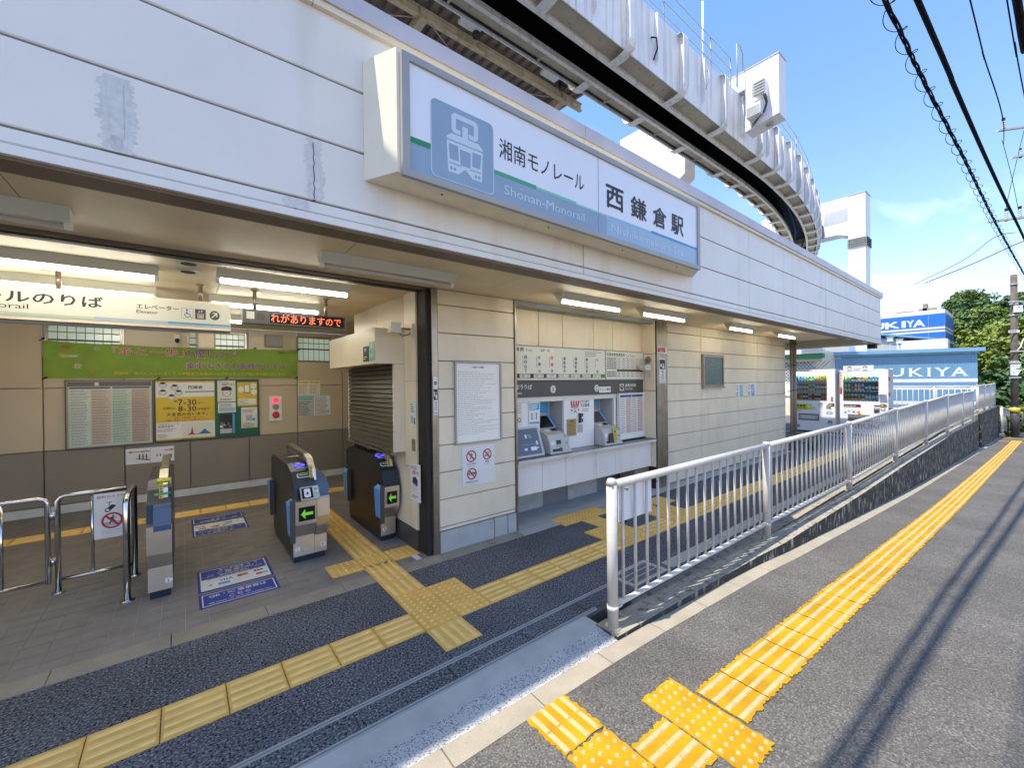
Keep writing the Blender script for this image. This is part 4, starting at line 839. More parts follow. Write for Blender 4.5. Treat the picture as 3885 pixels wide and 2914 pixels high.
F1 = FY(3.960); poster('ticket_sign', 'narrow ticket sign with a round arrow on the post at the gate entrance', 'sign', F1, 2.082, 1.50, 2.135, 1.91, M_PAPER, tsign(F1, 2.082, 1.50, 2.135, 1.91, True))
F2 = FY(3.950); poster('ticket_sign', 'narrow ticket sign without arrow on the steel post right of the fare boards', 'sign', F2, 6.36, 1.80, 6.545, 2.225, M_PAPER, tsign(F2, 6.36, 1.80, 6.545, 2.225, False))
def d_red(mb, d): mb.rect(F2, 6.315, 2.33, 6.55, 2.41, d-.0004, d, M_RED); mb.text(F2, '防犯カメラ', 6.33, 2.375, 6.53, 2.40, d, M_PAPER, .01); mb.text(F2, '作動中', 6.37, 2.338, 6.48, 2.365, d, M_PAPER, .01)
poster('camera_sticker', 'small red and white camera warning sticker on the right steel post', 'sticker', F2, 6.305, 2.31, 6.60, 2.42, M_PAPER, d_red)
def d_pos(c, x0):
    def dr(mb, d): mb.rect(FW, x0+.2, 1.47, x0+.37, 1.74, d-.0004, d, c); mb.ring(FW, x0+.1, 1.67, .04, .055, d, M_CHAR, 16); mb.lines(FW, x0+.03, 1.47, x0+.17, 1.58, 4, d, M_CHAR, .5, .7); mb.poly(FW, [(x0+.2, 1.6), (x0+.3, 1.74), (x0+.37, 1.74), (x0+.37, 1.65), (x0+.28, 1.5)], d, d+.0004, M_SIGNL)
    return dr
poster('wall_poster', 'small poster with a dark green half on the wall right of the small window', 'poster', FW, 9.30, 1.45, 9.69, 1.76, M_PAPER, d_pos(M_TEAL, 9.30)); poster('wall_poster', 'small poster with a pale blue half, closer to the drainpipes', 'poster', FW, 9.91, 1.46, 10.31, 1.77, M_PAPER, d_pos(M_CYAN, 9.91))
cam2 = thing('security_camera', 'grey camera on the right side wall of the ticket recess', 'camera', (6.2, 4.1, 2.1)); mb = MB(); mb.cyl((6.237, 4.08, 2.20), (6.22, 4.08, 2.20), .06, M_MGREY, 16); mb.cyl((6.22, 4.08, 2.20), (6.10, 4.05, 2.10), .012, M_CHAR, 8); mb.obj('mount', cam2); MB().box(6.02, 6.20, 4.0, 4.10, 2.02, 2.11, M_PLAST).obj('body', cam2); MB().tube([(6.2, 4.06, 2.05), (6.22, 4.03, 1.95), (6.23, 4.05, 1.90), (6.235, 4.09, 1.98)], .005, M_PLAST, 6).obj('cord', cam2)
cam3 = thing('security_camera', 'cream box camera on a bracket beside the shutter box', 'camera', (1.93, 4.3, 2.42)); mb = MB(); mb.box(1.975, 1.998, 4.24, 4.30, 2.36, 2.50, M_SIDE); mb.cyl((1.98, 4.27, 2.44), (1.86, 4.29, 2.44), .012, M_STEEL, 8); mb.obj('mount', cam3); mb = MB(); mb.box(1.74, 1.86, 4.24, 4.33, 2.39, 2.50, M_CREAM); mb.obj('body', cam3); MB().tube([(1.85, 4.29, 2.40), (1.88, 4.28, 2.36), (1.93, 4.27, 2.37), (1.975, 4.27, 2.40)], .005, M_BLK, 6).obj('cord', cam3)
FS = Fr((1.998, 0, 0), (0, -1, 0), (0, 0, 1))          # hall side wall, x runs towards the street
def d_s1(mb, d): mb.lines(FS, -4.33, 1.52, -4.22, 1.62, 4, d, M_CHAR, .4, .7); mb.rect(FS, -4.32, 1.40, -4.27, 1.48, d, d+.0004, M_TEAL); mb.disc(FS, -4.235, 1.45, .014, .014, d, d+.0004, M_BLK, 10); mb.rect(FS, -4.25, 1.39, -4.22, 1.435, d, d+.0004, M_BLK)
poster('wall_notice', 'small narrow notice on the side wall beside the shutter', 'notice', FS, -4.35, 1.37, -4.20, 1.64, M_PAPER, d_s1)
def d_s2(mb, d):
    mb.text(FS, 'キセルは', -4.33, .885, -4.20, .93, d, M_RED, .02); mb.text(FS, '犯罪です!!', -4.30, .83, -4.13, .875, d, M_RED, .02); mb.poly(FS, [(-4.30, .74), (-4.17, .72), (-4.17, .78), (-4.22, .81), (-4.29, .80)], d, d+.0004, M_NAVY); mb.poly(FS, [(-4.295, .73), (-4.175, .71), (-4.18, .735), (-4.29, .75)], d+.0004, d+.0008, M_RED); mb.ring(FS, -4.235, .68, .055, .06, d, M_TEAL, 20); mb.ring(FS, -4.26, .69, .02, .026, d, M_TEAL, 14); mb.ring(FS, -4.21, .69, .02, .026, d, M_TEAL, 14); mb.lines(FS, -4.32, .57, -4.14, .61, 2, d, M_CHAR, .4, .8)
poster('fare_evasion_poster', 'white poster with a capped station officer low on the side wall by the gate', 'poster', FS, -4.345, .545, -4.105, .955, M_PAPER, d_s2)
MB().rect(FS, -4.31, 1.09, -4.23, 1.22, 0, .006, M_STEEL).obj('switch_plate', st)
def d_wifi(c, x0, z0):
    def dr(mb, d):
        for r_ in (.02, .035, .05): mb.ring(FX, x0+.075, z0+.10, r_-.008, r_, d, M_PAPER, 10, 40, 140)
        mb.lines(FX, x0+.02, z0+.02, x0+.13, z0+.06, 2, d, M_PAPER, .5, .8)
    return dr
FX = Fr((1.655, 0, 0), (0, -1, 0), (0, 0, 1))
poster('wifi_sticker', 'black sticker on the shutter box, left of the pair', 'sticker', FX, -4.85, 2.10, -4.67, 2.27, M_BLK, d_wifi(M_BLK, -4.85, 2.10)); poster('wifi_sticker', 'teal and white rounded sticker on the shutter box, right of the pair', 'sticker', FX, -4.655, 2.10, -4.50, 2.31, M_TEAL, d_wifi(M_TEAL, -4.655, 2.12))

# ------------------------------------------------------------------ ticket recess
FR = FY(RY-.002)
fb = thing('fare_board', 'white fare board with station names over a black and green price bar', 'fare board', (4.3, RY, 1.87)); mb = MB()
mb.rect(FR, 3.24, 1.862, 5.197, 2.325, 0, .05, M_SIGNF); mb.obj('frame', fb); mb = MB(); D = .051
mb.rect(FR, 3.25, 1.875, 5.185, 2.315, .05, .0505, M_CREAM)
G = [M_BLK, M_BLK, M_CHAR, mat('bar_fade', (.28, .33, .22), .4, var=0), mat('bar_green_light', (.13, .26, .06), .4, var=0), mat('bar_green', (.06, .20, .02), .4, var=0), mat('bar_green', (.06, .20, .02))]
names = [('目白山下', 3.54, '180', '90'), ('片瀬山', 3.785, '180', '90'), ('西鎌倉', 4.025, '', ''), ('湘南深沢', 4.272, '220', '110'), ('湘南町屋', 4.511, '220', '110'), ('富士見町', 4.754, '250', '130'), ('大船', 4.993, '270', '140')]
ex_ = [3.25, 3.66, 3.905, 4.15, 4.39, 4.633, 4.873, 5.185]
for k, (nm, x, a, b) in enumerate(names):
    mb.rect(FR, ex_[k], 1.893, ex_[k+1], 1.952, .0505, D, G[k]); mb.rect(FR, x-.09, 1.90, x+.09, 1.945, D, D+.0006, M_CREAM)
    n = len(nm); H_ = .225; c = .046
    for j, ch in enumerate(nm):
        zc = 2.195-c/2-(H_-c)*j/(n-1)
        mb.text(FR, ch, x-c*.5+.012, zc-c/2, x+c*.5+.012, zc+c/2, D+.0005, M_RED if k == 2 else M_BLK, .022)
    mb.rect(FR, x-.035, 2.05-.02*(k % 2), x-.028, 2.19, D, D+.0004, M_RED if k == 2 else M_MGREY)
    if a: mb.text(FR, a, x-.075, 1.91, x-.005, 1.937, D+.001, M_BLK, .012); mb.text(FR, b, x+.02, 1.91, x+.075, 1.937, D+.001, M_RED, .005)
    else: mb.text(FR, '当駅', x-.04, 1.912, x+.04, 1.938, D+.001, M_CHAR, .01)
mb.text(FR, '運賃表', 3.29, 2.245, 3.53, 2.30, D, M_BLK, .015); mb.text(FR, 'Fares', 3.57, 2.25, 3.67, 2.285, D, M_CHAR, .004); mb.rect(FR, 3.81, 2.25, 4.06, 2.30, .0505, D, M_PAPER); mb.lines(FR, 3.82, 2.255, 3.92, 2.295, 2, D+.0004, M_CHAR, .5, .9); mb.lines(FR, 3.94, 2.255, 4.05, 2.295, 2, D+.0004, M_RED, .5, .9); mb.rect(FR, 4.715, 2.21, 5.12, 2.305, .0505, D, M_CREAM); mb.lines(FR, 4.725, 2.22, 5.10, 2.30, 3, D+.0004, M_MGREY, .35, .6)
mb.obj('print', fb)
pb = thing('pass_fare_board', 'white commuter pass table board with a black middle bar, right of the fare board', 'fare board', (5.7, RY, 1.87)); MB().rect(FR, 5.205, 1.862, 6.235, 2.325, 0, .05, M_SIGNF).obj('frame', pb); mb = MB(); mb.rect(FR, 5.217, 1.875, 6.225, 2.315, .05, .0505, M_CREAM)
mb.text(FR, '定期券旅客運賃表', 5.235, 2.24, 5.70, 2.295, D, M_BLK, .015); mb.text(FR, 'Pass Tickets', 5.735, 2.245, 5.97, 2.28, D, M_CHAR, .004)
for k in range(11): mb.rect(FR, 5.23, 1.905+k*.0315, 6.205, 1.907+k*.0315, .0505, D, M_MGREY)
for xx in (5.23, 5.485, 5.60, 5.72, 5.84, 5.965, 6.085, 6.205): mb.rect(FR, xx-.001, 1.905, xx+.001, 2.22, .0505, D, M_MGREY)
mb.rect(FR, 5.49, 2.0, 6.203, 2.03, .0505, D+.0004, M_BLK)
for k in range(10):
    if k == 3: continue
    mb.lines(FR, 5.24, 1.911+k*.0315, 5.475, 1.930+k*.0315, 1, D+.0005, M_BLK, .8, 1, .03)
    for j, xx in enumerate((5.50, 5.62, 5.74, 5.86, 5.985, 6.105)): mb.lines(FR, xx+.01, 1.913+k*.0315, xx+.075, 1.928+k*.0315, 1, D+.0005, M_RED if j > 2 else M_CHAR, .7, 1, .02)
mb.obj('print', pb)
hd = thing('ticket_header_sign', 'dark grey strip sign with circled numbers above the ticket machines', 'sign', (4.7, RY, 1.64)); MB().rect(FR, 3.24, 1.642, 6.235, 1.855, 0, .03, M_CHAR).obj('panel', hd); mb = MB(); D2 = .0305
mb.text(FR, 'きっぷうりば', 3.255, 1.745, 3.68, 1.81, D2, M_PAPER, .012); mb.text(FR, 'Tickets', 3.30, 1.68, 3.50, 1.715, D2, M_PAPER, 0)
mb.obj('lettering', hd)
for cx, n in ((4.074, '1'), (5.008, '2')): mb = MB(); mb.disc(FR, cx, 1.737, .05, .054, .03, D2, M_CREAM, 24); mb.text(FR, n, cx-(.012 if n == '1' else .018), 1.705, cx+(.010 if n == '1' else .018), 1.77, D2+.0006, M_CHAR, .01); mb.obj('number_disc', hd)
mb = MB(); mb.rect(FR, 5.065, 1.665, 5.35, 1.757, .03, D2+.002, M_PAPER); mb.text(FR, 'チャージ専用', 5.08, 1.69, 5.335, 1.735, D2+.003, M_BLK, .015); mb.obj('charge_plate', hd)
mb = MB(); mb.rect(FR, 5.585, 1.685, 5.697, 1.795, .03, D2, M_CREAM); mb.disc(FR, 5.641, 1.74, .045, .045, D2, D2+.0006, M_CHAR, 24); mb.rect(FR, 5.637, 1.738, 5.645, 1.775, D2+.0006, D2+.001, M_CREAM); mb.rect(FR, 5.641, 1.735, 5.668, 1.743, D2+.0006, D2+.001, M_CREAM); mb.obj('clock_plate', hd); mb = MB(); mb.text(FR, '標準時刻表', 5.73, 1.745, 6.03, 1.795, D2, M_PAPER, .01); mb.text(FR, 'Time Table', 5.73, 1.695, 5.93, 1.73, D2, M_PAPER, 0)
mb.obj('lettering', hd)
tt = thing('wall_timetable', 'framed white timetable panel with pink columns at the right end of the counter', 'timetable', (5.9, 4.2, .88)); F = FY(RY-.012); mb = MB(); fr(mb, F, 5.535, .885, 6.235, 1.64, .018, 0, .05, M_PAPER); mb.rect(F, 5.535, .868, 6.235, .884, 0, .06, M_BLK); mb.obj('frame', tt); mb = MB(); mb.rect(F, 5.553, .903, 6.217, 1.622, 0, .03, M_PAPER)
mb.rect(F, 5.57, 1.575, 5.885, 1.61, .03, .031, M_NAVY); mb.rect(F, 5.895, 1.575, 6.205, 1.61, .03, .031, M_NAVY)
for k, c in enumerate((M_PAPER, MATS['pale_pink_print'], M_CREAM, MATS['pale_pink_print'])):
    a = 5.57+k*.16; mb.rect(F, a, .98, a+.155, 1.57, .03, .0308, c)
    for r_ in range(20): mb.rect(F, a, .98+r_*.0295, a+.155, .982+r_*.0295, .0308, .0312, M_PLAST); mb.lines(F, a+.01, .986+r_*.0295, a+.145, 1.004+r_*.0295, 1, .0314, M_MGREY, .6, .8, .02)
mb.obj('print', tt)
# ticket machines
def ticket_machine(x0, x1, label, kind):
    t = thing('ticket_machine', label, 'ticket machine', ((x0+x1)/2, 4.3, .86)); w = x1-x0
    mb = MB(); mb.rect(FY(4.47), x0+.005, 1.40, x1-.09, 1.565, 0, .02, M_CYAN)
    FQ = FY(4.449); mb.lines(FQ, x0+.03, 1.43, x0+w*.5, 1.54, 5, .0006, M_SIGNL, .45, .7, .03); mb.rect(FQ, x0+.02, 1.52, x0+.06, 1.55, 0, .0006, M_PAPER if kind else M_TEAL)
    if kind: mb.rect(FQ, x0+.01, 1.405, x0+w*.72, 1.445, 0, .0006, M_ORNG); mb.poly(FQ, [(x0+.02, 1.405), (x0+.08, 1.49), (x0+.14, 1.405)], .0006, .001, M_TEAL)
    mb.obj('header', t)
    A, B = (4.46, 1.395), (4.27, 1.185); mb = MB()
    def slab(a, b, y0, z0, y1, z1, th, mt): mb.hexa([(a, y1, z1), (b, y1, z1), (b, y1+th, z1+.01), (a, y1+th, z1+.01), (a, y0, z0), (b, y0, z0), (b, y0+th, z0+.01), (a, y0+th, z0+.01)], mt)
    slab(x0+.008, x1-.10, *A, *B, .05, M_PLAST); slab(x1-.135, x1-.102, A[0]-.004, A[1], B[0]-.004, B[1], .01, M_FLAP); slab(x0+.012, x1-.14, A[0]-.005, A[1]-.01, B[0]-.005, B[1]+.012, .01, M_BLKG if not kind else M_CHAR); mb.obj('screen', t)
    mb = MB(); mb.prof([(4.48, .862), (4.48, 1.40), (4.28, 1.185), (4.10, 1.11), (4.05, 1.02), (4.02, .862)], x0+.01, x1-.14, M_PLAST, M_PLAST); mb.obj('console', t)
    mb = MB(); mb.prof([(4.40, .862), (4.40, 1.14), (4.25, 1.13), (4.08, 1.06), (4.07, 1.0), (4.11, .98), (4.02, .862)], x1-.135, x1-.03, M_PLAST, M_PLAST); mb.rect(FY(4.06), x1-.12, 1.0, x1-.05, 1.03, -.005, .0, M_MGREY) if False else None; mb.obj('receipt_unit', t)
    Fq = Fr((0, 4.035, .94), (1, 0, 0), (0, .19, .98)); mb = MB()
    mb.rect(Fq, x0+.05, -.05, x0+.20, -.015, .0, .006, M_BLK); mb.rect(Fq, x0+.14, .045, x0+.215, .10, .0, .012, M_BLK); mb.rect(Fq, x0+.03, .04, x0+.10, .10, .0, .006, M_CREAM); mb.disc(Fq, x0+.21, -.03, .025, .03, 0, .008, M_CHAR, 14); mb.rect(Fq, x0+.13, .02, x0+.21, .03, 0, .006, M_MGREY); mb.obj('slots', t)
    Fc = Fr((0, 4.19, 1.152), (1, 0, 0), (0, .9, .38)); mb = MB(); mb.rect(Fc, x0+.07, -.06, x0+.16, -.02, 0, .004, M_YPR); mb.rect(Fc, x0+.07, -.015, x0+.15, .04, 0, .004, M_PAPER); mb.rect(Fc, x0+.2, .0, x0+.30, .06, 0, .004, M_BLKG); mb.obj('keypad', t)
    if kind:
        mb = MB(); Fy = Fr((0, 4.012, .87), (1, 0, 0), (0, .12, 1)); mb.rect(Fy, x0+.22, .03, x0+.30, .28, .0, .003, M_YPR)
        for k, ch in enumerate('チャージ専用'): mb.text(Fy, ch, x0+.245, .245-k*.037, x0+.28, .275-k*.037, .0038, M_BLK, .015)
        mb.rect(Fy, x0+.1, .04, x0+.2, .15, 0, .01, M_BLK); mb.obj('charge_label', t)
    return t
ticket_machine(3.852, 4.304, 'left ticket machine with a dark slanted screen under the circled 1', 0); ticket_machine(4.987, 5.464, 'right ticket machine with a yellow charge-only label under the circled 2', 1)
FM = FY(RY-.001)
def d_stop(mb, d):
    for k in range(4): mb.poly(FM, [(4.45+k*.055, 1.555), (4.48+k*.055, 1.555), (4.50+k*.04, 1.46), (4.47+k*.04, 1.45)], d, d+.0005, M_RED)
    mb.ring(FM, 4.55, 1.46, .025, .033, d+.0006, M_RED, 14, 180, 360); mb.poly(FM, [(4.455, 1.43), (4.50, 1.43), (4.48, 1.39)], d, d+.0005, M_BLUE); mb.poly(FM, [(4.60, 1.43), (4.645, 1.43), (4.62, 1.39)], d, d+.0005, M_BLUE); mb.poly(FM, [(4.51, 1.38), (4.55, 1.42), (4.59, 1.38), (4.58, 1.376), (4.55, 1.40), (4.52, 1.376)], d, d+.0005, M_BLK); mb.poly(FM, [(4.50, 1.505), (4.54, 1.49), (4.54, 1.482), (4.50, 1.495)], d, d+.0005, M_BLK); mb.poly(FM, [(4.60, 1.505), (4.56, 1.49), (4.56, 1.482), (4.60, 1.495)], d, d+.0005, M_BLK)
    mb.text(FM, 'STOP!!', 4.655, 1.515, 4.865, 1.555, d, M_BLK, .015); mb.text(FM, '不正乗車', 4.66, 1.455, 4.865, 1.505, d, M_BLK, .018); mb.lines(FM, 4.70, 1.39, 4.86, 1.435, 2, d, M_CHAR, .3, .8)
poster('fare_notice', 'white STOP notice with a red and blue face drawing between the ticket machines', 'notice', FM, 4.442, 1.372, 4.875, 1.565, M_PAPER, d_stop)
def d_brown(mb, d): mb.lines(FM, 4.39, 1.06, 4.54, 1.24, 9, d, M_CHAR, .35, .75, .04); mb.rect(FM, 4.42, 1.25, 4.51, 1.268, d, d+.0004, M_CHAR)
M_BRASS = mat('brass_board', (.40, .26, .08), .45, var=.08); poster('brass_notice', 'brown framed amber notice plate between the two ticket machines', 'notice', FM, 4.372, 1.045, 4.562, 1.29, M_BRASS, d_brown, .012)
def d_blue(mb, d): mb.rect(FM, 3.645, 1.46, 3.825, 1.55, d-.0004, d, M_CYAN); mb.lines(FM, 3.66, 1.47, 3.81, 1.54, 3, d+.0004, M_PAPER, .5, .8); mb.rect(FM, 3.645, 1.275, 3.825, 1.30, d-.0004, d, M_CYAN); mb.rect(FM, 3.68, 1.33, 3.70, 1.42, d, d+.0004, M_MGREY); mb.rect(FM, 3.76, 1.33, 3.78, 1.42, d, d+.0004, M_MGREY)
poster('blue_notice', 'white and blue framed notice left of the first ticket machine', 'notice', FM, 3.635, 1.265, 3.835, 1.562, M_PAPER, d_blue, .012)
def d_p0(mb, d): mb.lines(FM, 3.445, 1.42, 3.515, 1.55, 4, d, M_PLAST, .6, .8); mb.ring(FM, 3.475, 1.34, .02, .03, d, M_CHAR, 14)
poster('pale_notice', 'pale paper notice at the far left of the ticket counter', 'notice', FM, 3.438, 1.275, 3.523, 1.562, M_CREAM, d_p0)
ic = thing('intercom', 'black and white intercom unit beside the STOP notice', 'intercom', (4.66, RY, 1.2)); MB().rect(FM, 4.60, 1.22, 4.738, 1.375, 0, .02, M_PAPER).obj('case', ic); MB().rect(FM, 4.603, 1.225, 4.645, 1.37, .02, .04, M_BLK).rect(FM, 4.672, 1.235, 4.70, 1.365, .02, .024, M_BLK).disc(FM, 4.686, 1.30, .014, .018, .024, .03, M_PAPER, 12).obj('handset', ic); MB().rect(FM, 4.60, 1.08, 4.705, 1.20, 0, .008, M_GREYB).obj('blank_plate', st)
rb = thing('route_map_panel', 'dark slanted map panel leaning at the left end of the counter', 'panel', (3.5, 4.1, .86)); Fq = Fr((0, 4.06, .862), (1, 0, 0), (0, .33, .94)); mb = MB(); mb.rect(Fq, 3.30, 0, 3.78, .40, -.02, .012, M_PLAST); mb.obj('frame', rb); mb = MB(); mb.rect(Fq, 3.32, .03, 3.74, .375, .012, .014, mat('map_slate', (.10, .13, .18), .35, var=0)); mb.rect(Fq, 3.50, .25, 3.53, .30, .014, .0146, M_PAPER); mb.lines(Fq, 3.55, .25, 3.62, .30, 3, .0146, M_PLAST, .4, .8)
for a in ((3.45, .09, 3.50, .12), (3.56, .08, 3.66, .13), (3.67, .15, 3.70, .20), (3.66, .10, 3.70, .12)): mb.rect(Fq, *a, .014, .0146, M_PAPER)
mb.rect(Fq, 3.40, .165, 3.67, .168, .014, .0146, M_PLAST); mb.obj('map', rb)

# ------------------------------------------------------------------ ticket gates
def gate(x0, x1, label, nums, left=True, right=True, reader=True, wide=False, flaps=True):
    t = thing('ticket_gate', label, 'ticket gate', ((x0+x1)/2, 5.3, 0)); w = x1-x0; xm = x0+w*.62 if wide else x1
    bx('plinth', t, x0+.01, x1-.015, 4.735, 5.88, 0, .062, M_GATEB)
    body = [(4.715, .066), (4.715, .27), (4.60, .42), (4.585, .66), (4.61, .68), (4.66, .83), (4.80, .93), (5.0, .985), (5.85, .985), (5.98, .93), (6.02, .66), (6.0, .42), (5.88, .27), (5.88, .066)]
    sm = [M_GSTEEL, M_GSTEEL, M_GSTEEL, M_GATEB, M_GATEB, M_GATEB, M_GATEB, M_GATEB, M_GATEB, M_GATEB, M_GSTEEL, M_GSTEEL, M_GSTEEL, M_GATE]
    MB().prof(body, x0, xm, sm, M_GATE).obj('body', t)
    if wide:
        hb = [(4.717, .066), (4.717, .25), (4.63, .37), (4.59, .48), (4.587, .66), (4.60, .68), (4.64, .80), (4.74, .86), (4.95, .88), (5.7, .88), (5.86, .80), (5.9, .4), (5.87, .066)]
        MB().prof(hb, xm+.002, x1, [M_GSTEEL]*4+[M_GSTEEL, M_SLATE, M_SLATE, M_SLATE, M_SLATE, M_SLATE, M_SLATE, M_GSTEEL, M_GATE], M_GATE).obj('side_body', t)
    # flaps on the passage side
    for y in (4.60, 5.80) if flaps else ():
        mb = MB(); P = rrect(0, .27, .20, .67, .035); Ff = Fr((x0 if left else x1, y, 0), (0, 1, 0), (0, 0, 1)); mb.poly(Ff, P, -.055 if not left else -.055, -.004, M_FLAP) if False else None
        xx0, xx1 = (x0-.05, x0-.002) if left else (x1+.002, x1+.05)
        mb.hexa([(xx0+.012, y+.02, .30), (xx1, y, .27), (xx1, y+.20, .27), (xx0+.012, y+.18, .30), (xx0, y+.01, .63), (xx1, y, .66), (xx1, y+.20, .66), (xx0, y+.19, .63)], M_FLAP); mb.obj('flap', t)
        MB().box(xx0, xx1, y-.012, y-.002, .25, .68, M_CHAR).obj('flap_seal', t)
    # handrail arch with yellow label
    xr = x0+w*.60 if wide else x1-.055
    path = [(xr, 4.70, .66), (xr, 4.69, .80), (xr, 4.74, .95), (xr, 4.86, 1.05), (xr, 5.0, 1.075), (xr, 5.85, 1.10), (xr, 5.95, 1.06), (xr, 5.96, .95)]
    mb = MB(); a = .030
    for p, q in zip(path, path[1:]):
        P, Q = Vector(p), Vector(q); d = (Q-P).normalized(); n = Vector((0, -d.z, d.y)); n = n if n.z >= 0 or n.y < 0 else -n
        mb.hexa([P+Vector((-a, 0, 0))-n*.04, P+Vector((a, 0, 0))-n*.04, Q+Vector((a, 0, 0))-n*.04, Q+Vector((-a, 0, 0))-n*.04, P+Vector((-a, 0, 0)), P+Vector((a, 0, 0)), Q+Vector((a, 0, 0)), Q+Vector((-a, 0, 0))], M_GSTEEL if q[1] < 5.1 else M_STEEL)
    mb.obj('handrail', t)
    mb = MB()
    Fa = Fr((xr-.03, 4.685, .74), (1, 0, 0), (0, .30, .95)); mb.rect(Fa, .0, .02, .03, .26, .012, .016, M_YPR); mb.lines(Fa, .006, .04, .024, .24, 9, .017, M_CHAR, .5, .9); mb.obj('label', t)
    if reader:
        Ft = Fr((x0, 4.93, .968), (1, 0, 0), (0, 1, .30)); mb = MB(); cx = w*(.33 if wide else .42)
        mb.disc(Ft, cx, 0, .055, .04, 0, .004, M_LEDB, 24); mb.disc(Ft, cx, 0, .030, .02, .004, .006, mat('reader_violet', (.10, .10, .45), .4, var=0), 20); mb.rect(Ft, cx-.045, -.075, cx+.06, -.065, 0, .005, M_PLAST); mb.rect(Ft, cx-.03, .055, cx+.02, .067, 0, .004, M_PAPER); mb.obj('card_reader', t); MB().rect(Ft, cx-.07, .22, cx+.04, .25, 0, .004, M_BRASS).obj('ticket_slot', t)
        Ft = Fr((x0, 4.74, .89), (1, 0, 0), (0, .8, .57)); mb = MB(); mb.poly(Ft, rrect(cx-.06, -.03, cx+.065, .03, .015), 0, .006, M_CREAM); mb.poly(Ft, rrect(cx-.05, -.022, cx+.055, .022, .01), .006, .008, M_BLKG); mb.rect(Ft, cx-.04, -.004, cx+.045, .008, .008, .009, M_TEAL); mb.obj('fare_display', t)
        Ft = Fr((x0, 4.66, .80), (1, 0, 0), (0, .5, .86)); mb = MB(); mb.disc(Ft, cx+.02, 0, .02, .022, 0, .004, M_PAPER, 18); mb.rect(Ft, cx+.017, -.012, cx+.023, .012, .004, .005, M_BLK); mb.rect(Ft, cx-.05, -.01, cx-.01, .012, 0, .004, M_PLAST); mb.obj('mark', t)
    Fs = FY(4.586); s0, s1 = (x0+.03, xm-.02) if wide else (x0+.03, x1-.03)
    mb = MB(); mb.rect(Fs, s0, .46, s1, .60, -.01, .004, M_BLKG)
    if left: arrow(mb, Fs, (s0+s1)/2, .53, (s1-s0)*.75, .05, -1, .005, M_LEDG)
    if wide or reader: mb.obj('lamp_screen', t)
    Fn = FY(4.714); mb = MB()
    def num(n, x, s):
        mb.poly(Fn, [(x-.02, .12), (x+.014, .12), (x+.02+.012*s, .14), (x+.014, .16), (x-.02, .16)] if s > 0 else [(x+.02, .12), (x-.014, .12), (x-.032, .14), (x-.014, .16), (x+.02, .16)], 0, .002, M_PAPER); mb.text(Fn, n, x-.006, .128, x+.007, .152, .0025, M_NAVY, .01)
    for a in nums: num(*a)
    mb.obj('number_sticker', t); return t
g2 = gate(.87, 1.192, 'middle ticket gate with a code reader tray and two numbered stickers', [('2', .91, -1), ('1', 1.15, 1)], wide=True)
g1 = gate(1.785, 1.962, 'right ticket gate under the service shutter, numbered 1', [('1', 1.83, -1)])
g3 = gate(-.25, -.085, 'narrow left ticket gate, curved steel front numbered 2', [('2', -.115, 1)], left=False, right=True, reader=False, flaps=False)
Ft = Fr((.89, 4.50, .69), (1, 0, 0), (0, .35, .5)); mb = MB()
mb.rect(Ft, .02, 0, .19, .14, -.03, 0, M_PLAST); mb.rect(Ft, .03, .015, .13, .125, 0, .003, M_BLKG); mb.poly(Ft, rrect(.05, .025, .11, .115, .01), .003, .005, M_PAPER); mb.disc(Ft, .08, .065, .01, .015, .005, .006, M_NAVY, 12); mb.rect(Ft, .14, .075, .185, .125, 0, .003, M_PAPER); mb.lines(Ft, .145, .08, .18, .12, 3, .004, M_NAVY, .5, .8); mb.obj('code_reader', g2)
Fg = Fr((-.25, 4.66, .93), (1, 0, 0), (0, .8, .55)); mb = MB(); mb.rect(Fg, .055, -.05, .16, -.03, .015, .02, M_GRN); mb.rect(Fg, .06, .09, .16, .14, .02, .03, M_LIME); mb.rect(Fg, .07, .10, .15, .13, .03, .032, M_YPR); mb.obj('display', g3)
MB().prof([(4.60, .50), (4.583, .66), (4.605, .80), (4.655, .83), (4.66, .70), (4.64, .5)], -.205, -.088, M_SLATE, M_SLATE).obj('front_cover', g3)

# ------------------------------------------------------------------ steel barrier
br = thing('steel_barrier', 'polished tubular steel barrier with a hinged gate left of the ticket gates', 'barrier', (-1, 5.42, 0))
def frame(x0, x1, z0, z1, y, r_, name):
    mb = MB(); k = .05
    mb.tube([(x0, y, z0), (x0, y, z1-k), (x0+.015, y, z1-.015), (x0+k, y, z1), (x1-k, y, z1), (x1-.015, y, z1-.015), (x1, y, z1-k), (x1, y, z0)], r_, M_CHROME, 10); mb.cyl((x0, y, z0+.02), (x1, y, z0+.02), r_*.8, M_CHROME, 10); return mb.obj(name, br, True)
frame(-2.35, -.945, .10, .86, 5.42, .019, 'gate_leaf'); frame(-3.8, -2.42, .10, .86, 5.42, .019, 'gate_leaf')
for x in (-1.21, -1.65, -2.0): MB().cyl((x, 5.42, .12), (x, 5.42, .85), .012, M_CHROME, 8).obj('bar', br, True)
mb = MB(); mb.tube([(-.885, 5.42, 0), (-.885, 5.42, .82), (-.87, 5.42, .85), (-.84, 5.42, .866), (-.43, 5.40, .868)], .021, M_CHROME, 10); mb.cyl((-.885, 5.42, 0), (-.885, 5.42, .012), .045, M_CHROME, 14); mb.obj('post', br, True)
mb = MB(); mb.tube([(-.388, 4.83, 0), (-.388, 4.83, .84), (-.386, 4.85, .875), (-.385, 4.90, .89), (-.38, 5.38, .89), (-.38, 5.43, .86), (-.38, 5.44, 0)], .024, M_CHROME, 12); mb.cyl((-.388, 4.83, 0), (-.388, 4.83, .012), .05, M_CHROME, 14); mb.cyl((-.38, 5.44, 0), (-.38, 5.44, .012), .045, M_CHROME, 14); mb.obj('corner_rail', br, True)
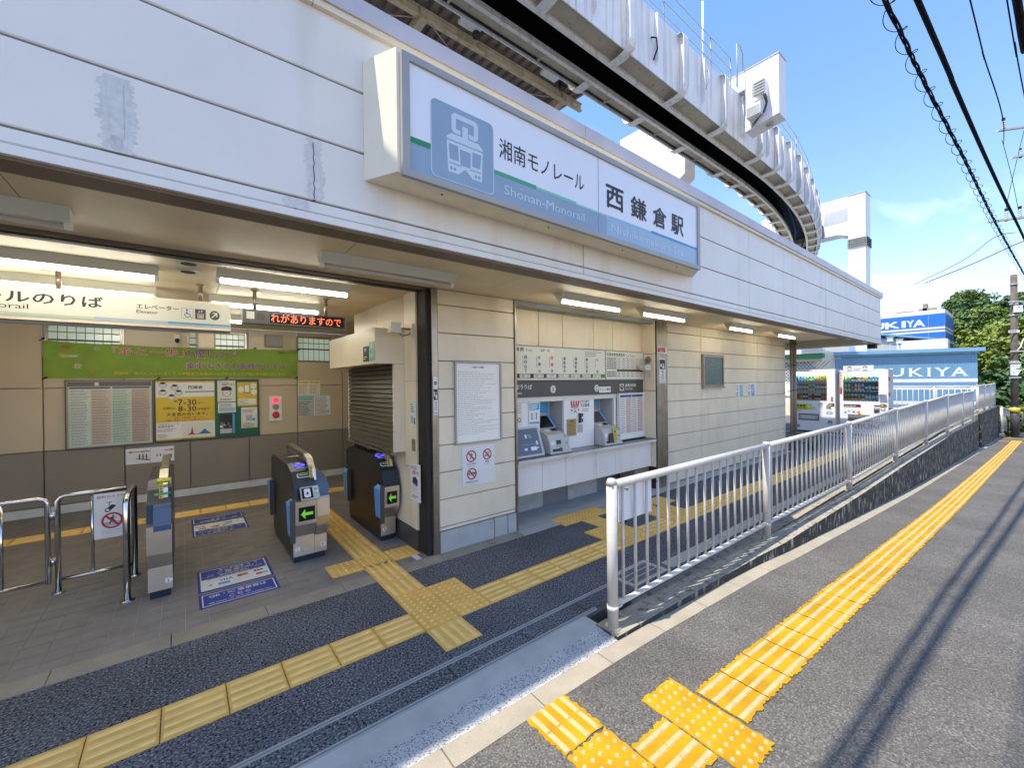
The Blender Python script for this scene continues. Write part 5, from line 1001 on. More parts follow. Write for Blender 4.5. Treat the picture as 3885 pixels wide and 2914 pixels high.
MB().cyl((-.865, 5.42, .12), (-.40, 5.42, .12), .016, M_CHROME, 10).obj('lower_rail', br, True); MB().cyl((-.665, 5.42, .12), (-.665, 5.42, .86), .012, M_CHROME, 8).obj('bar', br, True)
mb = MB()
for z in (.25, .66): mb.cyl((-.915, 5.42, z), (-.915, 5.42, z+.07), .016, M_CHROME, 8)
mb.obj('hinge', br, True)
FG = FY(5.392)
def d_cl(mb, d):
    F = FG; mb.text(F, '防犯カメラ作動中', -.63, .80, -.38, .825, d, M_RED, .01); mb.rect(F, -.565, .755, -.53, .76, d, d+.0005, M_BLK); mb.rect(F, -.55, .725, -.545, .757, d, d+.0005, M_BLK); mb.poly(F, [(-.575, .695), (-.53, .735), (-.50, .72), (-.545, .675)], d, d+.0005, M_BLK); mb.disc(F, -.56, .685, .02, .02, d+.0005, d+.001, M_BLK, 14); mb.disc(F, -.56, .685, .012, .012, d+.001, d+.0015, M_PAPER, 12)
    runner(mb, F, -.53, .59, .06, d)
    for k in range(3): mb.rect(F, -.585, .565-k*.012, -.475, .569-k*.012, d, d+.0004, M_BLK)
    nosign(mb, F, -.53, .585, .075, d+.0008); mb.text(F, 'あぶないですから', -.60, .485, -.45, .50, d, M_PLAST, .01); mb.text(F, 'またがないでください', -.60, .462, -.42, .477, d, M_PLAST, .01)
poster('no_climbing_sign', 'white laminated sign with a camera and a red no-climbing ring tied to the barrier', 'sign', FG, -.652, .425, -.40, .845, M_PAPER, d_cl)

# ------------------------------------------------------------------ floor stickers
def floor_sticker(dy, flip, label):
    o = (.09, 4.245+dy, .0012) if not flip else (.66, 7.19, .0012)
    F = Fr(o, (1, 0, 0), (0, 1, 0)) if not flip else Fr(o, (-1, 0, 0), (0, -1, 0))
    t = thing('floor_sticker', label, 'sticker', o); mb = MB(); Wd = .585; d = .0016
    def sheet_(y0, y1): mb.rect(F, 0, y0, Wd, y1, 0, .001, M_NAVY); mb.rect(F, .02, y0+.025, Wd-.02, y1-.025, .001, .0014, M_PAPER)
    M_NV = mat('navy_bright', (.008, .035, .30), .4, var=0)
    sheet_(.335, .87); mb.rect(F, .03, .62, Wd-.03, .835, .0014, d, M_NV)
    mb.text(F, 'タッチ決済', .17, .765, .38, .815, d+.0004, M_PAPER, .015); mb.text(F, 'で', .46, .775, .50, .815, d+.0004, M_PAPER, .015)
    for r_ in (.01, .018, .026, .034): mb.ring(F, .40, .79, r_-.003, r_, d+.0004, M_PAPER, 8, -50, 50)
    mb.text(F, 'ご', .155, .70, .20, .75, d+.0004, M_PAPER, .015); mb.text(F, '乗車OK!', .215, .695, .46, .76, d+.0004, mat('gold_print', (.75, .52, .12), .4, var=0), .02); mb.lines(F, .17, .64, .42, .685, 2, d+.0004, M_PAPER, .5, .8, .03)
    for cx in (.10, .50): mb.ring(F, cx, .70, .02, .024, d+.0004, M_PAPER, 14); mb.poly(F, [(cx-.04, .665), (cx+.03, .69), (cx+.03, .696), (cx-.04, .671)], d, d+.0005, M_PAPER)
    mb.lines(F, .07, .595, .52, .612, 1, d, M_MGREY, .8, 1, .03); mb.text(F, 'VISA', .16, .50, .27, .55, d, M_NAVY, .02); mb.rect(F, .15, .42, .24, .47, .0014, d, M_CYAN); mb.disc(F, .33, .535, .03, .032, .0014, d, M_RED, 16); mb.disc(F, .365, .535, .03, .032, d, d+.0004, M_ORNG, 16)
    for k, c in enumerate((M_NAVY, M_RED, M_GRN)): mb.rect(F, .44+k*.027, .53, .464+k*.027, .575, .0014, d, c)
    mb.rect(F, .45, .44, .55, .485, .0014, d, M_RED); mb.rect(F, .50, .44, .55, .485, d, d+.0004, M_TEAL); mb.lines(F, .27, .43, .41, .48, 2, d, M_PLAST, .3, .9)
    for r_ in (.01, .018, .026, .034): mb.ring(F, .07, .46, r_-.004, r_, d, M_NAVY, 8, -50, 50)
    sheet_(0, .29); mb.rect(F, .028, .035, Wd-.028, .255, .0014, d, M_NV)
    mb.text(F, 'QR・IC 乗車券は', .07, .175, .50, .235, d+.0004, M_PAPER, .015); mb.text(F, 'こちら', .21, .10, .37, .155, d+.0004, M_PAPER, .015); mb.text(F, 'QR tickets / IC cards are available here.', .065, .05, .53, .08, d+.0004, M_PAPER, .01)
    mb.obj('print', t)
floor_sticker(0, False, 'pair of blue floor stickers with card logos in front of the gates'); floor_sticker(0, True, 'blue floor sticker pair facing the other way, deeper inside the hall')

# ------------------------------------------------------------------ vending machines
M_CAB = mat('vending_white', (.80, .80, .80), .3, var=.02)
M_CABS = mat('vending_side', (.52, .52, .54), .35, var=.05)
def bottle_mesh(h, r, c, cap, label, can=False):
    mb = MB()
    if can: mb.cyl((0, 0, 0), (0, 0, h), r, c, 9).cyl((0, 0, h), (0, 0, h+.006), r*.9, M_PLAST, 9); mb.cyl((0, 0, h*.25), (0, 0, h*.7), r*1.02, label, 9, cap=False)
    else: mb.cyl((0, 0, 0), (0, 0, h*.68), r, c, 9).cyl((0, 0, h*.68), (0, 0, h*.88), r, c, 9, r*.42).cyl((0, 0, h*.88), (0, 0, h), r*.42, cap, 8); mb.cyl((0, 0, h*.22), (0, 0, h*.6), r*1.03, label, 9, cap=False)
    return mb.mesh('bottle', False)
cc = {}
def dc(col):
    k = 'drink_%d_%d_%d' % tuple(int(c*100) for c in col); return mat(k, col, .3, var=0)
def vending(name_l, xf, yl, yr, zb, zt_, depth, back, rows, style):
    Wd, Ht = yl-yr, zt_-zb; F = Fr((xf, yl, zb), (0, -1, 0), (0, 0, 1))
    t = thing('vending_machine', name_l, 'vending machine', (xf+depth/2, (yl+yr)/2, 0))
    mb = MB()                               # cabinet shell with an opening for the display
    a0, a1, b0, b1 = (.05, .81, .49, .955) if style == 0 else (.075, .815, .51, .955)
    wx0, wx1, wz0, wz1 = a0*Wd, a1*Wd, b0*Ht, b1*Ht
    for q in ((0, 0, Wd, wz0), (0, wz1, Wd, Ht), (0, wz0, wx0, wz1), (wx1, wz0, Wd, wz1)): mb.rect(F, *q, -.12, 0, M_CAB)
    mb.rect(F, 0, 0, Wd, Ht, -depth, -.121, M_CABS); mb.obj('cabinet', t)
    mb = MB(); mb.rect(F, wx0, wz0, wx1, wz1, -.120, -.112, back); mb.obj('display_back', t)
    MB().rect(F, wx0, wz1-.014, wx1, wz1, -.10, -.03, M_VML).obj('display_lamp', t)
    rh = (wz1-wz0)/3
    for r_ in range(3):
        zs = wz1-(r_+1)*rh; mb = MB(); mb.rect(F, wx0, zs, wx1, zs+rh*.14, -.11, -.012, M_WHT); n = 10
        for k in range(n):
            cx = wx0+(wx1-wx0)*(k+.6)/(n+.2); mb.disc(F, cx, zs+rh*.07, .03, .018, -.012, -.006, M_MGREY, 8); mb.rect(F, cx-.012, zs+rh*.12, cx+.012, zs+rh*.14, -.012, -.008, M_PAPER)
        mb.obj('button_shelf', t)
        for k in range(n):
            kind, col, lab, cap = rows[r_][k]; key = (r_, kind, col, lab, cap, style)
            if key not in cc: cc[key] = bottle_mesh(rh*(.60 if kind else .72), (wx1-wx0)/n*.40, dc(col), dc(cap), dc(lab), kind)
            p = F.p(wx0+(wx1-wx0)*(k+.6)/(n+.2), zs+rh*.145, -.065); put('bottle', cc[key], t, p)
    MB().rect(F, wx0, wz0, wx1, wz1, -.004, -.001, M_GLASS).obj('display_glass', t)
    def part(name, *rs):
        mb = MB()
        for (u0, v0, u1, v1, d0, d1, m_) in rs: mb.rect(F, u0*Wd, (1-v1)*Ht, u1*Wd, (1-v0)*Ht, d0, d1, m_)
        return mb.obj(name, t)
    if style == 0:
        part('bill_slot', (.61, .545, .715, .555, 0, .01, M_BLK), (.61, .565, .71, .61, 0, .004, M_CABS)); part('coin_panel', (.80, .575, .905, .625, 0, .015, M_MGREY), (.83, .59, .87, .605, .015, .018, M_YPR))
        part('coin_slot', (.93, .545, 1.0-.02, .59, 0, .01, M_TRIM)); mb = MB(); mb.disc(F, .90*Wd, .432*Ht, .08, .05, 0, .01, M_TRIM, 18); mb.disc(F, .90*Wd, .43*Ht, .05, .02, .01, .012, M_YPR, 12); mb.obj('coin_slot', t)
        part('sticker', (.06, .56, .45, .655, 0, .002, mat('acid_yellow', (.68, .72, .02), .5, var=0))); mb = MB(); mb.text(F, '乳酸菌', .075*Wd, .385*Ht, .30*Wd, .425*Ht, .003, M_BLK, .03); mb.lines(F, .08*Wd, .35*Ht, .34*Wd, .378*Ht, 2, .003, M_CHAR, .5, .9); mb.disc(F, .38*Wd, .40*Ht, .05, .05, .003, .004, M_PAPER, 12); mb.ring(F, .10*Wd, .325*Ht, .018, .03, .003, M_ORNG, 14); mb.ring(F, .16*Wd, .325*Ht, .018, .03, .003, M_MGREY, 14); mb.ring(F, .50*Wd, .37*Ht, .03, .042, .003, M_RED, 14); mb.obj('sticker_print', t)
        part('dispenser', (.12, .725, .62, .83, -.005, .012, M_CHAR), (.14, .74, .60, .815, .012, .02, M_GREYB)); mb = MB(); mb.lines(F, .2*Wd, .20*Ht, .54*Wd, .245*Ht, 2, .021, M_PAPER, .6, .9, .04); mb.obj('dispenser_print', t)
        part('name_plate', (.80, .68, .935, .715, 0, .003, M_BLUE), (.82, .69, .92, .705, .003, .004, M_PAPER)); part('change_cup', (.835, .825, .93, .875, 0, .02, M_TRIM), (.85, .85, .92, .87, .02, .022, M_CREAM)); part('vent', (.07, .90, .15, .955, 0, .006, M_GREYB), (.075, .92, .145, .945, .006, .008, M_MGREY)); part('lock', (.905, .44, .95, .51, 0, .01, M_MGREY))
    else:
        part('bill_slot', (.725, .545, .825, .56, 0, .01, M_BLK), (.72, .585, .83, .66, 0, .015, M_CHAR), (.73, .59, .82, .61, .015, .017, M_GREYB)); part('coin_panel', (.855, .575, .94, .62, 0, .012, M_MGREY), (.868, .583, .928, .61, .012, .014, M_WHT)); mb = MB(); mb.disc(F, .90*Wd, .452*Ht, .09, .052, 0, .012, M_TRIM, 18); mb.disc(F, .88*Wd, .452*Ht, .04, .02, .012, .014, M_YPR, 12); mb.obj('coin_slot', t)
        part('advert', (.085, .54, .45, .70, 0, .003, M_PAPER), (.085, .54, .45, .585, .003, .004, mat('wine_print', (.10, .012, .02), .5, var=0))); mb = MB()
        for cx, cy, c in ((.12, .33, M_TEAL), (.20, .35, M_SIGNL), (.30, .34, M_MGREY), (.40, .34, M_ORNG), (.42, .31, M_ORNG)): mb.disc(F, cx*Wd, cy*Ht, .04, .035, .004, .005, c, 12)
        mb.lines(F, .1*Wd, .425*Ht, .40*Wd, .45*Ht, 1, .005, M_PAPER, .4, .8, .04); mb.obj('advert_print', t)
        part('dispenser', (.18, .70, .66, .80, -.005, .012, M_CHAR), (.20, .71, .64, .79, .012, .02, M_MGREY)); mb = MB(); mb.text(F, 'KIRIN', .22*Wd, .085*Ht, .81*Wd, .165*Ht, .002, M_RED, .05); mb.obj('lettering', t)
        part('change_cup', (.85, .79, .94, .845, 0, .02, M_TRIM)); part('side_banner', (-.0, .03, .058, .38, 0, .003, M_PAPER), (.005, .28, .055, .38, .003, .004, M_RED), (.0, .03, .058, .05, .003, .004, M_ORNG)); mb = MB(); mb.lines(F, .012*Wd, .72*Ht, .045*Wd, .94*Ht, 9, .004, M_RED, .6, .9); mb.obj('banner_print', t)
        FT = F; mb = MB(); mb.rect(FT, .085*Wd, 1.0*Ht-.06, .72*Wd, 1.0*Ht+.14, .01, .03, M_PAPER)
        for cx in (.22, .55): mb.disc(FT, cx*Wd, Ht+.05, .04, .05, .030, .032, M_CREAM, 12); mb.disc(FT, cx*Wd, Ht+.075, .055, .045, .0295, .031, M_BLK, 12); mb.disc(FT, cx*Wd, Ht-.02, .07, .03, .030, .032, M_SIGNL, 12)
        mb.lines(FT, .32*Wd, Ht-.03, .47*Wd, Ht+.05, 3, .032, M_PLAST, .5, .8); mb.obj('top_sign', t); bx('sign_stay', t, xf+.02, xf+.06, yr+.5, yr+.55, zt_-.01, zt_+.1, M_PLAST)
        Fsd = Fr((xf, yr, zb), (1, 0, 0), (0, 0, 1)); mb = MB()
        for k in range(6): mb.rect(Fsd, .04, .5+k*.24, .30, .62+k*.24, .001, .003, M_RED if k % 2 else M_PLAST)
        mb.obj('side_print', t); bx('coin_tray', t, xf-.12, xf-.002, yr+.04, yr+.22, zb+1.28, zb+1.295, M_WHT)
    bx('base', t, xf+.06, xf+depth-.05, yr+.03, yl-.03, 0, zb, M_BLK); return t
Bc, Gc, Oc, Yc, Rc, Wc, Kc, Nc = (.06, .28, .62), (.15, .55, .16), (.72, .25, .06), (.72, .55, .05), (.6, .04, .05), (.72, .74, .78), (.05, .04, .035), (.25, .12, .05)
row = lambda L: L
V1 = [[(0, Bc, (.2, .5, .8), Bc)]*3+[(0, Gc, Yc, Gc), (0, (.3, .65, .5), Gc, Wc), (0, (.3, .65, .5), Gc, Wc), (0, Oc, Wc, Oc), (0, Oc, Yc, Oc), (0, Yc, Gc, Yc), (0, Oc, Yc, Rc)],
      [(0, Bc, Wc, Wc)]*2+[(1, Nc, Wc, Nc)]*2+[(0, Wc, Gc, Bc)]*2+[(0, Bc, Wc, Wc)]*2+[(1, Rc, Wc, Rc)]*2,
      [(1, Rc, Nc, Nc), (1, Nc, Yc, Nc), (1, Kc, Wc, Kc), (1, Kc, Wc, Kc), (1, Wc, Nc, Nc), (1, Nc, Rc, Kc), (1, Wc, Kc, Kc), (1, Wc, Kc, Kc), (1, Nc, Oc, Nc), (1, Nc, Oc, Nc)]]
V2 = [[(0, Gc, Yc, Wc)]*2+[(0, (.3, .5, .6), Nc, Wc)]*2+[(0, Wc, Oc, Rc)]*2+[(0, Yc, Yc, Yc)]+[(0, Wc, Bc, Wc)]*3,
      [(0, Wc, Gc, Wc)]*2+[(0, Rc, Gc, Gc)]+[(0, Wc, (.7, .35, .5), Wc)]*2+[(0, Wc, Bc, Wc)]+[(1, Kc, Wc, Kc)]+[(0, Bc, Wc, Kc)]+[(1, Kc, Wc, Kc)]*2,
      [(1, Yc, Nc, Yc)]*2+[(1, Wc, Rc, Wc)]*2+[(1, Yc, Gc, Wc)]+[(1, Wc, Rc, Gc)]+[(0, (.2, .5, .8), Wc, Bc)]*2+[(0, Bc, Wc, Bc)]*2]
vending('left white vending machine with a grey display and acid yellow sticker', 17.0, 5.26, 4.07, .06, 2.17, .75, M_CABS, V1, 0)
vending('right white vending machine with a blue display and red lettering near its foot', 17.0, 3.945, 2.745, .06, 2.12, .75, mat('display_blue', (.03, .22, .36), .5, var=0), V2, 1)
bx('kerb_stone', fore, 16.3, 16.5, 2.4, 6, -.1, .05, M_KERB)

# ------------------------------------------------------------------ monorail guideway
MZB, MZT, MYC, HW = 9.4, 10.92, 6.515, .785
S0, RAD = 16.0, 42.0
def track(s):                               # centre line: straight along X, then bending away from the street
    if s <= S0: return Vector((s, MYC, 0)), 0.
    a = (s-S0)/RAD
    return Vector((S0+RAD*math.sin(a), MYC+RAD*(1-math.cos(a)), 0)), a
def tp(s, off, z):                          # off: towards the street positive
    c, a = track(s); return Vector((c.x+off*math.sin(a), c.y-off*math.cos(a), z))
mono = thing('monorail_beam', 'pale ribbed steel box beam of the suspended monorail overhead, curving away', 'monorail track', (6, MYC, MZB))
SS = [-8+2*k for k in range(13)]+[17+k*1.2 for k in range(32)]
def sweep(prof, mt, name, closed=True, ss=SS):
    mb = MB(); n = len(prof)
    for a, b in zip(ss, ss[1:]):
        for k in range(n if closed else n-1):
            p, q = prof[k], prof[(k+1) % n]
            mb.face([tp(a, *p), tp(b, *p), tp(b, *q), tp(a, *q)], mt)
    for e in (ss[0], ss[-1]): mb.face([tp(e, *p) for p in prof], mt)
    return mb.obj(name, mono)
for s_ in (1, -1):
    sweep([(s_*HW, MZB), (s_*HW, MZT), (s_*(HW-.03), MZT), (s_*(HW-.03), MZB)], M_MONO, 'web')
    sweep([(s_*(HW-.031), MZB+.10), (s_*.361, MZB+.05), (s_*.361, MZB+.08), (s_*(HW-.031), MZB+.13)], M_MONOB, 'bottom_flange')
    sweep([(s_*.36, MZB-.07), (s_*.275, MZB-.07), (s_*.275, MZB+.06), (s_*.36, MZB+.06)], M_MONO, 'slot_edge')
    sweep([(s_*.74, MZB+.06), (s_*.70, MZB+.06), (s_*.70, MZT-.05), (s_*.74, MZT-.05)], M_BLK, 'inner_shade_sheet')  # black sheets stand in for the shade inside the hollow beam
sweep([(-HW+.03, MZT-.03), (HW-.03, MZT-.03), (HW-.03, MZT), (-HW+.03, MZT)], M_MONO, 'top_plate')
sweep([(-.69, MZT-.10), (.69, MZT-.10), (.69, MZT-.08), (-.69, MZT-.08)], M_BLK, 'inner_shade_sheet')
sweep([(.20, MZT-.5), (.26, MZT-.5), (.26, MZT-.4), (.20, MZT-.4)], M_CHAR, 'power_rail'); sweep([(-.26, MZT-.7), (-.20, MZT-.7), (-.20, MZT-.6), (-.26, MZT-.6)], M_CHAR, 'power_rail')
def rib_outline(s_):
    o = HW+.002; return [(o, MZT-.02), (o+.10, MZT-.02), (o+.16, MZT-.07), (o+.18, MZT-.15), (o+.18, MZB+.16), (o+.13, MZB+.04), (o+.03, MZB-.04), (o-.10, MZB-.075), (.365, MZB-.075), (.365, MZB+.018), (HW-.02, MZB+.018), (o, MZB+.03)]
def rib(s, side, wide=.24, flange=True):
    mb = MB(); P = rib_outline(side); n = len(P)
    for t0, t1 in ((-.012, .012),):
        A = [tp(s+t0, side*a, z) for a, z in P]; B = [tp(s+t1, side*a, z) for a, z in P]
        mb.face(A, M_MONO); mb.face(B, M_MONO)
    E = P[:9]
    for (a, z), (b, y) in zip(E, E[1:]):
        mb.face([tp(s-wide/2, side*a, z), tp(s+wide/2, side*a, z), tp(s+wide/2, side*b, y), tp(s-wide/2, side*b, y)], M_MONO)
        ia, ib = (a-.02, b-.02); dz = .0
        mb.face([tp(s-wide/2, side*ia, z+.012), tp(s+wide/2, side*ia, z+.012), tp(s+wide/2, side*ib, y+.012), tp(s-wide/2, side*ib, y+.012)], M_MONO)
        for e in (-wide/2, wide/2): mb.face([tp(s+e, side*a, z), tp(s+e, side*b, y), tp(s+e, side*ib, y+.012), tp(s+e, side*ia, z+.012)], M_MONO)
    return mb.obj('rib', mono)
RS = [-5.86, -3.54, -1.22, 1.10, 3.42, 5.72, 8.04, 10.34, 12.70, 15.35]+[16.8+1.38*k for k in range(24)]
for s in RS:
    rib(s, 1)
    if s > 8: rib(s, -1)
for a, b in zip(RS, RS[1:]):
    m_ = (a+b)/2; mb = MB(); P = [(HW+.002, MZT-.02), (HW+.09, MZT-.06), (HW+.09, MZB+.32), (HW+.002, MZB+.2)]
    A = [tp(m_-.012, *p) for p in P]; B = [tp(m_+.012, *p) for p in P]; mb.face(A, M_MONO); mb.face(B, M_MONO)
    for k in range(4): mb.face([A[k], B[k], B[(k+1) % 4], A[(k+1) % 4]], M_MONO)
    mb.obj('stiffener', mono)
for s in [4.2+2.4*k for k in range(8)]:     # gaps and small cross plates on the far slot flange
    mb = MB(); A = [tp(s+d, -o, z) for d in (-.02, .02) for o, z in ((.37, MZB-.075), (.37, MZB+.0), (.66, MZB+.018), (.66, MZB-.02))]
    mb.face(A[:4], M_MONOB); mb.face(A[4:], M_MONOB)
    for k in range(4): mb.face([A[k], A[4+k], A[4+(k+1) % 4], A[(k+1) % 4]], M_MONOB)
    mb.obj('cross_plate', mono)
# walkway handrail on top
def handrail(ss, name='walkway_railing'):
    for h in (.35, .7, 1.05): MB().tube([tp(s, HW-.12, MZT+h) for s in ss], .014, M_SIGNF, 6).obj(name, mono, True)
    for s in ss: MB().cyl(tp(s, HW-.12, MZT), tp(s, HW-.12, MZT+1.06), .018, M_SIGNF, 6).obj('railing_post', mono, True)
handrail([2.0, 4.6, 7.2, 9.8, 12.3, 13.6]); handrail([15.2+2.4*k for k in range(10)])
MB().cyl(tp(11.9, HW-.15, MZT), tp(11.9, HW-.15, MZT+1.9), .03, M_MONO, 8).obj('mast', mono, True)
mb = MB(); mb.tube([tp(13.5, .9, MZT), tp(13.5, .9, MZT+1.3), tp(13.7, .9, MZT+1.35), tp(13.9, .9, MZT+1.2), tp(13.9, .9, MZT)], .02, M_SIGNF, 6); mb.obj('ladder_loop', mono, True)
for s, zz in ((9.0, .5), (11.6, .9)): MB().tube([tp(s, HW+.01, MZB+zz+.3), tp(s+.05, HW+.12, MZB+zz+.25), tp(s+.08, HW+.13, MZB+zz), tp(s+.1, HW+.01, MZB+zz-.2)], .018, M_CABLE if s < 10 else M_MONO, 6).obj('drain_hose', mono, True)

def pier(label, x0, x1, ye, zt_, zb_, ycol, road_col, group='monorail support piers'):
    t = thing('monorail_pier', label, 'pier', ((x0+x1)/2, ycol, 0), group); return t
p1 = pier('nearer white pier arm above the monorail beam with equipment boxes on it', 13.86, 14.42, 4.6, 11.5, 9.7, 11, False)
mb = MB(); mb.hexa([(13.86, 4.60, 9.73), (14.42, 4.60, 9.73), (14.42, 5.54, 9.60), (13.86, 5.54, 9.60), (13.86, 4.60, 11.5), (14.42, 4.60, 11.5), (14.42, 5.54, 11.5), (13.86, 5.54, 11.5)], M_PIER); mb.box(13.84, 14.44, 4.58, 9.2, 11.501, 11.53, M_COPE); mb.obj('arm_end', p1)
bx('arm', p1, 13.86, 14.42, 5.542, 9.0, 10.94, 11.5, M_PIER)
mb = MB(); mb.prof([(7.5, 9.1), (8.3, 8.6), (10.2, 8.3), (10.2, 11.5), (9.002, 11.5), (9.002, 10.94), (7.5, 10.9)], 13.8, 14.5, M_PIER, M_PIER); mb.obj('far_arm', p1); bx('column', p1, 13.6, 14.7, 9.2, 10.2, -1, 8.9, M_PIER)
for k in range(6): MB().cyl((14.0, 7.9+k*.16, 4), (14.0, 7.9+k*.16, 9.3), .045, M_MONO, 8).obj('conduit', p1, True)
F3 = Fr((13.858, 0, 0), (0, -1, 0), (0, 0, 1)); mb = MB(); mb.rect(F3, -5.35, 10.55, -4.95, 10.95, 0, .004, M_PLAST); mb.obj('paint_patch', p1)
mb = MB(); mb.rect(F3, -5.15, 10.35, -4.88, 10.78, .0, .32, M_MONO); mb.obj('junction_box', p1)
for k in range(5): MB().rect(F3, -5.17, 10.37+k*.085, -4.86, 10.41+k*.085, .321, .36, M_GREYB).obj('box_fin', p1)
mb = MB(); mb.rect(F3, -5.40, 9.85, -5.0, 10.25, .0, .28, M_MONO); mb.rect(F3, -5.38, 9.88, -5.02, 10.12, .281, .285, M_GREYB); mb.obj('junction_box', p1)
for k in range(3): MB().tube([F3.p(-4.95+k*.03, 10.4, .2), F3.p(-4.88+k*.02, 10.1, .18), F3.p(-5.0+k*.03, 9.9, .1), F3.p(-5.3, 9.6+k*.05, .1)], .012, M_CHAR, 6).obj('wire_loop', p1, True)
mb = MB(); mb.cyl((14.14, 4.95, 9.66), (14.14, 4.95, 9.70), .12, M_GREYB, 14)
for k in range(8): mb.cyl((14.14+.1*math.cos(k*.785), 4.95+.1*math.sin(k*.785), 9.63), (14.14+.1*math.cos(k*.785), 4.95+.1*math.sin(k*.785), 9.67), .018, M_PLAST, 6)
mb.obj('bolt_plate', p1)
p2 = pier('farther white pier with a tall street-side column and a bolted collar', 25.6, 26.5, 4.9, 10.8, 8.9, 5.2, True)
bx('column', p2, 31.0, 32.1, 5.93, 6.72, -2, 12.68, M_PIER); bx('cap', p2, 30.96, 32.14, 5.89, 6.76, 12.681, 12.72, M_COPE)
mb = MB(); mb.prof([(6.721, 10.35), (7.26, 10.54), (11.4, 10.54), (11.4, 12.68), (6.721, 12.68)], 31.0, 32.0, M_PIER, M_PIER); mb.obj('arm', p2); F4 = Fr((30.998, 0, 0), (0, -1, 0), (0, 0, 1)); mb = MB(); mb.rect(F4, -7.9, 11.2, -6.73, 12.0, 0, .004, M_PLAST); mb.obj('paint_patch', p2)
for k in range(4): MB().box(30.95, 32.15, 5.88, 6.77, 9.6+k*.135, 9.68+k*.135, M_GREYB).obj('collar_band', p2)
mb = MB()
for k in range(4):
    for j in range(9): mb.box(30.91, 30.95, 5.93+j*.09, 5.97+j*.09, 9.61+k*.135, 9.67+k*.135, M_DARK)
    for j in range(8): mb.box(31.06+j*.13, 31.11+j*.13, 5.84, 5.88, 9.61+k*.135, 9.67+k*.135, M_DARK)
mb.obj('collar_bolt', p2)
mb = MB(); mb.rect(F4, -8.35, 10.5, -7.92, 11.25, 0, .6, M_CHAR); mb.rect(F4, -8.28, 11.26, -7.98, 11.6, .1, .4, M_GREYB); mb.obj('junction_box', p2); mb = MB(); mb.text(F4, 'Y', -6.42, 9.32, -6.30, 9.46, .003, M_PAPER, .02); mb.text(F4, '7', -6.41, 9.12, -6.31, 9.26, .003, M_PAPER, .02); mb.obj('pier_mark', p2)
p3 = thing('monorail_pier', 'white pier top glimpsed beyond the curve of the beam, partly behind the fascia', 'pier', (33, 12, 0), 'monorail support piers')
mb = MB(); mb.box(40.6, 41.5, 14.5, 20.0, 9.3, 10.95, M_PIER); mb.obj('arm', p3); bx('column', p3, 40.6, 41.5, 20.0, 20.9, -2, 10.95, M_PIER)

# ------------------------------------------------------------------ platform canopy
cp = thing('platform_canopy', 'rusty corrugated platform roof seen from below behind the fascia', 'canopy', (4, 9, 9.6))
CZ = 9.75
mb = MB(); x = -6.0
while x < 8.75:
    P = [(x, 0), (x+.06, 0), (x+.09, .07), (x+.16, .07), (x+.19, 0), (x+.25, 0)]
    for (a, z), (b, y) in zip(P[1:], P[2:]):
        z0_, z1_ = CZ+z, CZ+y
        mb.face([(a, 7.42, z0_), (b, 7.42, z1_), (b, 12.5, z1_+.3), (a, 12.5, z0_+.3)], M_CORR); mb.face([(a, 7.42, z0_+.012), (b, 7.42, z1_+.012), (b, 12.5, z1_+.312), (a, 12.5, z0_+.312)], M_CORR)
    mb.face([(x, 7.42, CZ), (x+.06, 7.42, CZ), (x+.06, 12.5, CZ+.3), (x, 12.5, CZ+.3)], M_CORR); x += .25
mb.obj('roof_sheet', cp)
def ibeam(y, z, x0, x1, h=.2, w=.12):
    mb = MB(); mb.box(x0, x1, y-w/2, y+w/2, z-h, z-h+.018, M_PURL); mb.box(x0, x1, y-.006, y+.006, z-h+.018, z-.018, M_PURL); mb.box(x0, x1, y-w/2, y+w/2, z-.018, z, M_PURL); return mb
ibeam(7.95, CZ-.02, -6, 8.95).obj('purlin', cp); ibeam(8.62, CZ-.0, -6, 8.75, .1, .07).obj('purlin', cp); ibeam(9.6, CZ+.05, -6, 8.7).obj('purlin', cp)
for x in (-4.6, -.2, 4.05, 8.25): mb = MB(); mb.box(x-.08, x+.08, 7.9, 12, CZ-.26, CZ-.03, M_PURL); mb.obj('cross_beam', cp)
for a in ((3.2, 8.5, 4.05, 7.98), (4.2, 7.98, 5.3, 8.55), (7.0, 8.5, 8.1, 7.98)): MB().cyl((a[0], a[1], CZ-.18), (a[2], a[3], CZ-.18), .012, M_PURL, 6).obj('brace', cp)
for x in (.2, 2.6, 5.0, 7.4): MB().box(x-.25, x+.25, 7.42, 7.70, CZ-.12, CZ-.05, M_MONO).obj('roof_bracket', cp)
for x in (5.2, 7.9): MB().cyl((x, 7.66, CZ-.2), (x, 7.66, CZ-.02), .09, M_BLK, 12).obj('gutter_outlet', cp)
bx('platform_wall', cp, -6, 8.2, 12.3, 12.5, 4.3, CZ+.25, M_MONO); 
mb = MB()
for k in range(60):
    c = Vector((3.1+R.uniform(-.5, .35), 7.35+R.uniform(-.06, .06), 9.32+R.uniform(-.12, .05))); d = Vector((R.uniform(-1, 1), R.uniform(-1, 1), R.uniform(-1, 1)))*.04; e = d.cross(Vector((.3, .2, .9))).normalized()*.03; mb.face([c-d, c+e, c+d, c-e], M_INL)
tag(mb.obj('dry_weed', cp), kind='stuff')

